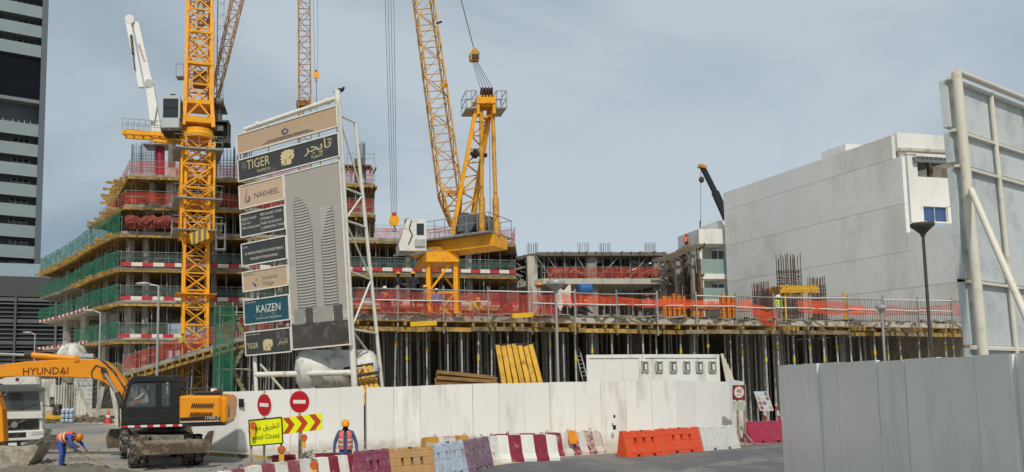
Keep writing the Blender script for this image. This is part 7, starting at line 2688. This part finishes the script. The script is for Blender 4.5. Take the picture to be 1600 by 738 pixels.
        for i in range(nr - 1):
            for j in range(ncol - 1):
                ang = (-90 + 14 + (332) * (j + .5) / 22) % 360
                side = min(abs(ang - 0), abs(ang - 180), abs(ang - 360))
                if i >= 2 and side < 24: continue
                vm.f.append((i * ncol + j, i * ncol + j + 1, (i + 1) * ncol + j + 1, (i + 1) * ncol + j))
                vm.mi.append(1 if i == 1 and False else 0)
        vm.build('vest', vest, t, world=False, smooth='all')
        st = MB()
        for f in (.25, .5):
            pts = [a_ + axv * f + xx * (.207 * math.cos(a)) + yy * (.178 * math.sin(a)) for a in [R(-72 + 324 * i / 20) for i in range(21)]]
            for p, q in zip(pts, pts[1:]):
                st.bar(p, q, .006, .045, up=zz)
        st.build('reflective_band', M('reflective_silver', 'cfd0c4', .35), t, world=False)
    return t
H_Y = M('helmet_yellow', 'e39a1c', .35, .04, 4)
H_O = M('helmet_orange', 'd9771c', .35)
H_W = M('helmet_white', 'd9d9d6', .35)
C_BL = M('overall_blue', '4a5680', .85, .15, 6)
C_BLT = M('trousers_blue', '3c56a0', .85, .15, 6)
C_DK = M('overall_navy', '2a2b38', .85, .15, 6)
C_GR = M('cloth_grey', '8a8680', .9, .15, 6)
C_CY = M('shirt_cyan', '2f8fb8', .8, .1, 6)
C_WH = M('shirt_white', 'c2c7c6', .8, .08, 6)
V_OR = M('vest_orange', 'e0623c', .7, .1, 6)
V_PK = M('vest_coral', 'd8705c', .7, .1, 6)
V_YL = M('vest_lime', 'c3cf3a', .7, .1, 6)
MASK = M('face_cover_dark', '2a211d', .9)
# worker behind the lettered barrier, looking down
wp = V((at(540, 700, 19.9).x, 19.9, 0))
person('worker in coral vest and yellow helmet behind the lettered concrete barrier', wp, R(-4),
       dict(elL=(.29, .0, 1.14), wrL=(.31, -.07, .9), elR=(-.29, .0, 1.14), wrR=(-.31, -.07, .9), head=(0, -.06, 1.595), crown=(0, -.07, 1.695), neck=(0, -.02, 1.49)), C_BL, C_BL, H_Y, V_PK, MASK, scale=1.02)
# worker bent over a shovel
BENT = dict(pelvis=(0, .12, .88), spine=(0, -.06, .99), chest=(0, -.26, 1.03), neck=(0, -.41, 1.0), head=(0, -.51, .97), crown=(0, -.6, .94),
            shL=(.17, -.33, .98), elL=(.22, -.5, .74), wrL=(.1, -.72, .6), shR=(-.17, -.33, .98), elR=(-.2, -.45, .72), wrR=(-.02, -.55, .52),
            hiL=(.1, .1, .84), knL=(.12, .06, .47), anL=(.12, .12, .09), toL=(.13, -.04, .05), hiR=(-.1, .1, .84), knR=(-.14, -.06, .47), anR=(-.14, .0, .09), toR=(-.15, -.16, .05), face=(0, -.3, -1))
bp0 = gnd(98, 731)
person('worker in orange vest and blue overalls bent over a shovel in the yard', bp0, R(72), BENT, C_BLT, C_BLT, H_O, V_OR, None, scale=1.06)
rt = Matrix.Rotation(R(72), 3, 'Z')
s0 = bp0 + rt @ V((.06, -.3, .3)) * 1.06
sh = thing('shovel', 'long handled shovel held by the bending worker', 'shovel', bp0 + rt @ V((0, -1.3, 0)))
hA, hB = bp0 + rt @ V((-.12, -.12, .48)) * 1.06, bp0 + rt @ V((.2, -1.15, .1)) * 1.06
hA = bp0 + rt @ V((-.08, -.44, .42)) * 1.06 + rt @ V((-.05, .25, -.1))
hA, hB = bp0 + rt @ V((-.1, -.3, .43)) * 1.06, bp0 + rt @ V((.28, -1.35, .06)) * 1.06
hA = bp0 + rt @ V((-.05, -.5, .5)) * 1.06 + (bp0 + rt @ V((-.05, -.5, .5)) * 1.06 - hB).normalized() * .35
MB().tube(hA, hB + V((0, 0, .05)), .018, n=8).build('handle', M('shovel_wood', '9a7a4d', .8), sh)
d_ = (hB - hA).normalized()
sx_ = d_.cross(V((0, 0, 1))).normalized()
MB().prism([(-.11, 0), (.11, 0), (.12, .2), (.05, .3), (-.05, .3), (-.12, .2)], hB - d_ * .02, sx_, d_, V((0, 0, .012))).build('blade', DARKST, sh)
# excavator driver
SIT = dict(pelvis=(0, 0, .5), spine=(0, -.02, .7), chest=(0, -.06, .9), neck=(0, -.1, 1.05), head=(0, -.15, 1.14), crown=(0, -.17, 1.24),
           shL=(.18, -.07, .97), elL=(.24, -.25, .75), wrL=(.18, -.48, .72), shR=(-.18, -.07, .97), elR=(-.24, -.25, .75), wrR=(-.18, -.48, .72),
           hiL=(.1, -.03, .48), knL=(.13, -.45, .5), anL=(.13, -.5, .12), toL=(.13, -.65, .08), hiR=(-.1, -.03, .48), knR=(-.13, -.45, .5), anR=(-.13, -.5, .12), toR=(-.13, -.65, .08))
dp = e(231, 634, -.22)
person('driver in pale shirt sitting inside the excavator cab', V((dp.x, dp.y, dp.z - .5)), R(-90), SIT, C_WH, C_DK, None, None, M('head_brown', '6b4a36', .7))
# workers on the deck
def dk(x, Y): return deck(x, Y)
WALK = dict(knL=(.11, -.15, .5), anL=(.11, -.12, .1), toL=(.12, -.28, .06), knR=(-.11, .05, .5), anR=(-.11, .25, .12), toR=(-.12, .12, .05), elL=(.26, -.06, 1.13), wrL=(.24, -.22, .95))
ARMF = dict(elL=(.26, -.12, 1.15), wrL=(.14, -.34, 1.12), elR=(-.26, -.1, 1.15), wrR=(-.12, -.34, 1.1))
CROUCH = dict(pelvis=(0, .1, .42), spine=(0, .0, .6), chest=(0, -.12, .76), neck=(0, -.22, .88), head=(0, -.29, .95), crown=(0, -.34, 1.03),
              shL=(.18, -.16, .82), elL=(.24, -.34, .6), wrL=(.14, -.55, .45), shR=(-.18, -.16, .82), elR=(-.24, -.34, .6), wrR=(-.14, -.55, .45),
              hiL=(.11, .06, .4), knL=(.17, -.32, .5), anL=(.15, -.05, .1), toL=(.16, -.22, .05), hiR=(-.11, .06, .4), knR=(-.17, -.32, .5), anR=(-.15, -.05, .1), toR=(-.16, -.22, .05))
person('worker in dark overalls and orange helmet left of the deck pair', dk(622, 35.0) + V((0, 0, .4)), R(60), ARMF, C_DK, C_GR, H_O, None, MASK, scale=1.03)
person('taller worker in navy overalls and yellow helmet right of the deck pair', dk(646, 35.2) + V((0, 0, .4)), R(-20), ARMF, C_DK, C_DK, H_Y, None, MASK, scale=1.05)
person('worker in cyan shirt and white helmet by the crane base', dk(682, 38.0), R(190), {}, C_CY, C_DK, H_W, None, None, scale=.98)
person('worker in lime vest crouching behind the deck netting', dk(739, 37), R(40), CROUCH, V_YL, C_GR, H_Y, V_YL, None)
person('worker in grey clothes with orange helmet near the lamp head', dk(843, 37.2), R(80), WALK, C_GR, C_GR, H_O, None, None, scale=1.1)
person('worker in dark overalls crouching on the deck beneath the blue drum', dk(905, 38.4), R(70), CROUCH, C_DK, C_DK, H_Y, None, MASK, scale=1.05)
person('worker in lime vest standing by the rebar cages', dk(1216, 41.5), R(10), {}, V_YL, C_GR, H_W, V_YL, None)
person('worker in black leaning by the railing right of the crane', dk(785, 37), R(120), WALK, C_DK, C_DK, None, None, MASK)
person('worker in dark clothes with orange helmet crouching at the deck corner', dk(607, 35.0), R(-30), CROUCH, C_DK, C_GR, H_O, None, MASK)
person('worker in black stooping behind the railing beside the leaning one', dk(797, 37.6), R(-70), CROUCH, C_DK, C_DK, None, None, MASK, scale=1.15)
person('worker in grey shirt and yellow helmet walking left of the crane base', dk(664, 37.5), R(100), WALK, C_GR, C_DK, H_Y, None, None, scale=1.05)
person('worker in blue overalls and white helmet far left on the deck by the billboard', dk(601, 38.0), R(20), WALK, C_BL, C_BL, H_W, None, None, scale=1.05)
person('worker in orange vest standing behind the orange shutter panels', dk(1012, 41.0), R(-40), ARMF, C_BL, C_DK, H_Y, V_OR, None, scale=1.02)
pt = at(1080, 392, 64)
person('distant worker in orange vest standing on the brown frame roof', V((pt.x, 64.8, zr2)), R(20), {}, V_OR, C_DK, H_O, V_OR, None)
pr_ = RAMP0.lerp(RAMP1, .47)
person('worker in lime vest standing on the ramp by the yellow mast', pr_ + V((.3, .8, 0)), R(30), {}, V_YL, C_DK, H_Y, V_YL, None)

# plank trestle the pair stand on
pa, pb = dk(610, 35.1), dk(664, 35.1)
t = thing('work_trestle', 'low plank trestle under the two helmeted workers on the deck', 'trestle', pa)
for k in range(4):
    MB().box2((pa.x, pa.y - .45 + k * .24, DZ + .35), (pb.x, pa.y - .24 + k * .24, DZ + .395)).build('plank', M('trestle_plank', '8d7a58', .85, .25, 2, rand=.2), t)
for f in (.1, .5, .9):
    MB().box2((pa.x + (pb.x - pa.x) * f - .06, pa.y - .4, DZ), (pa.x + (pb.x - pa.x) * f + .06, pa.y + .45, DZ + .348)).build('bearer', TIMBER, t)
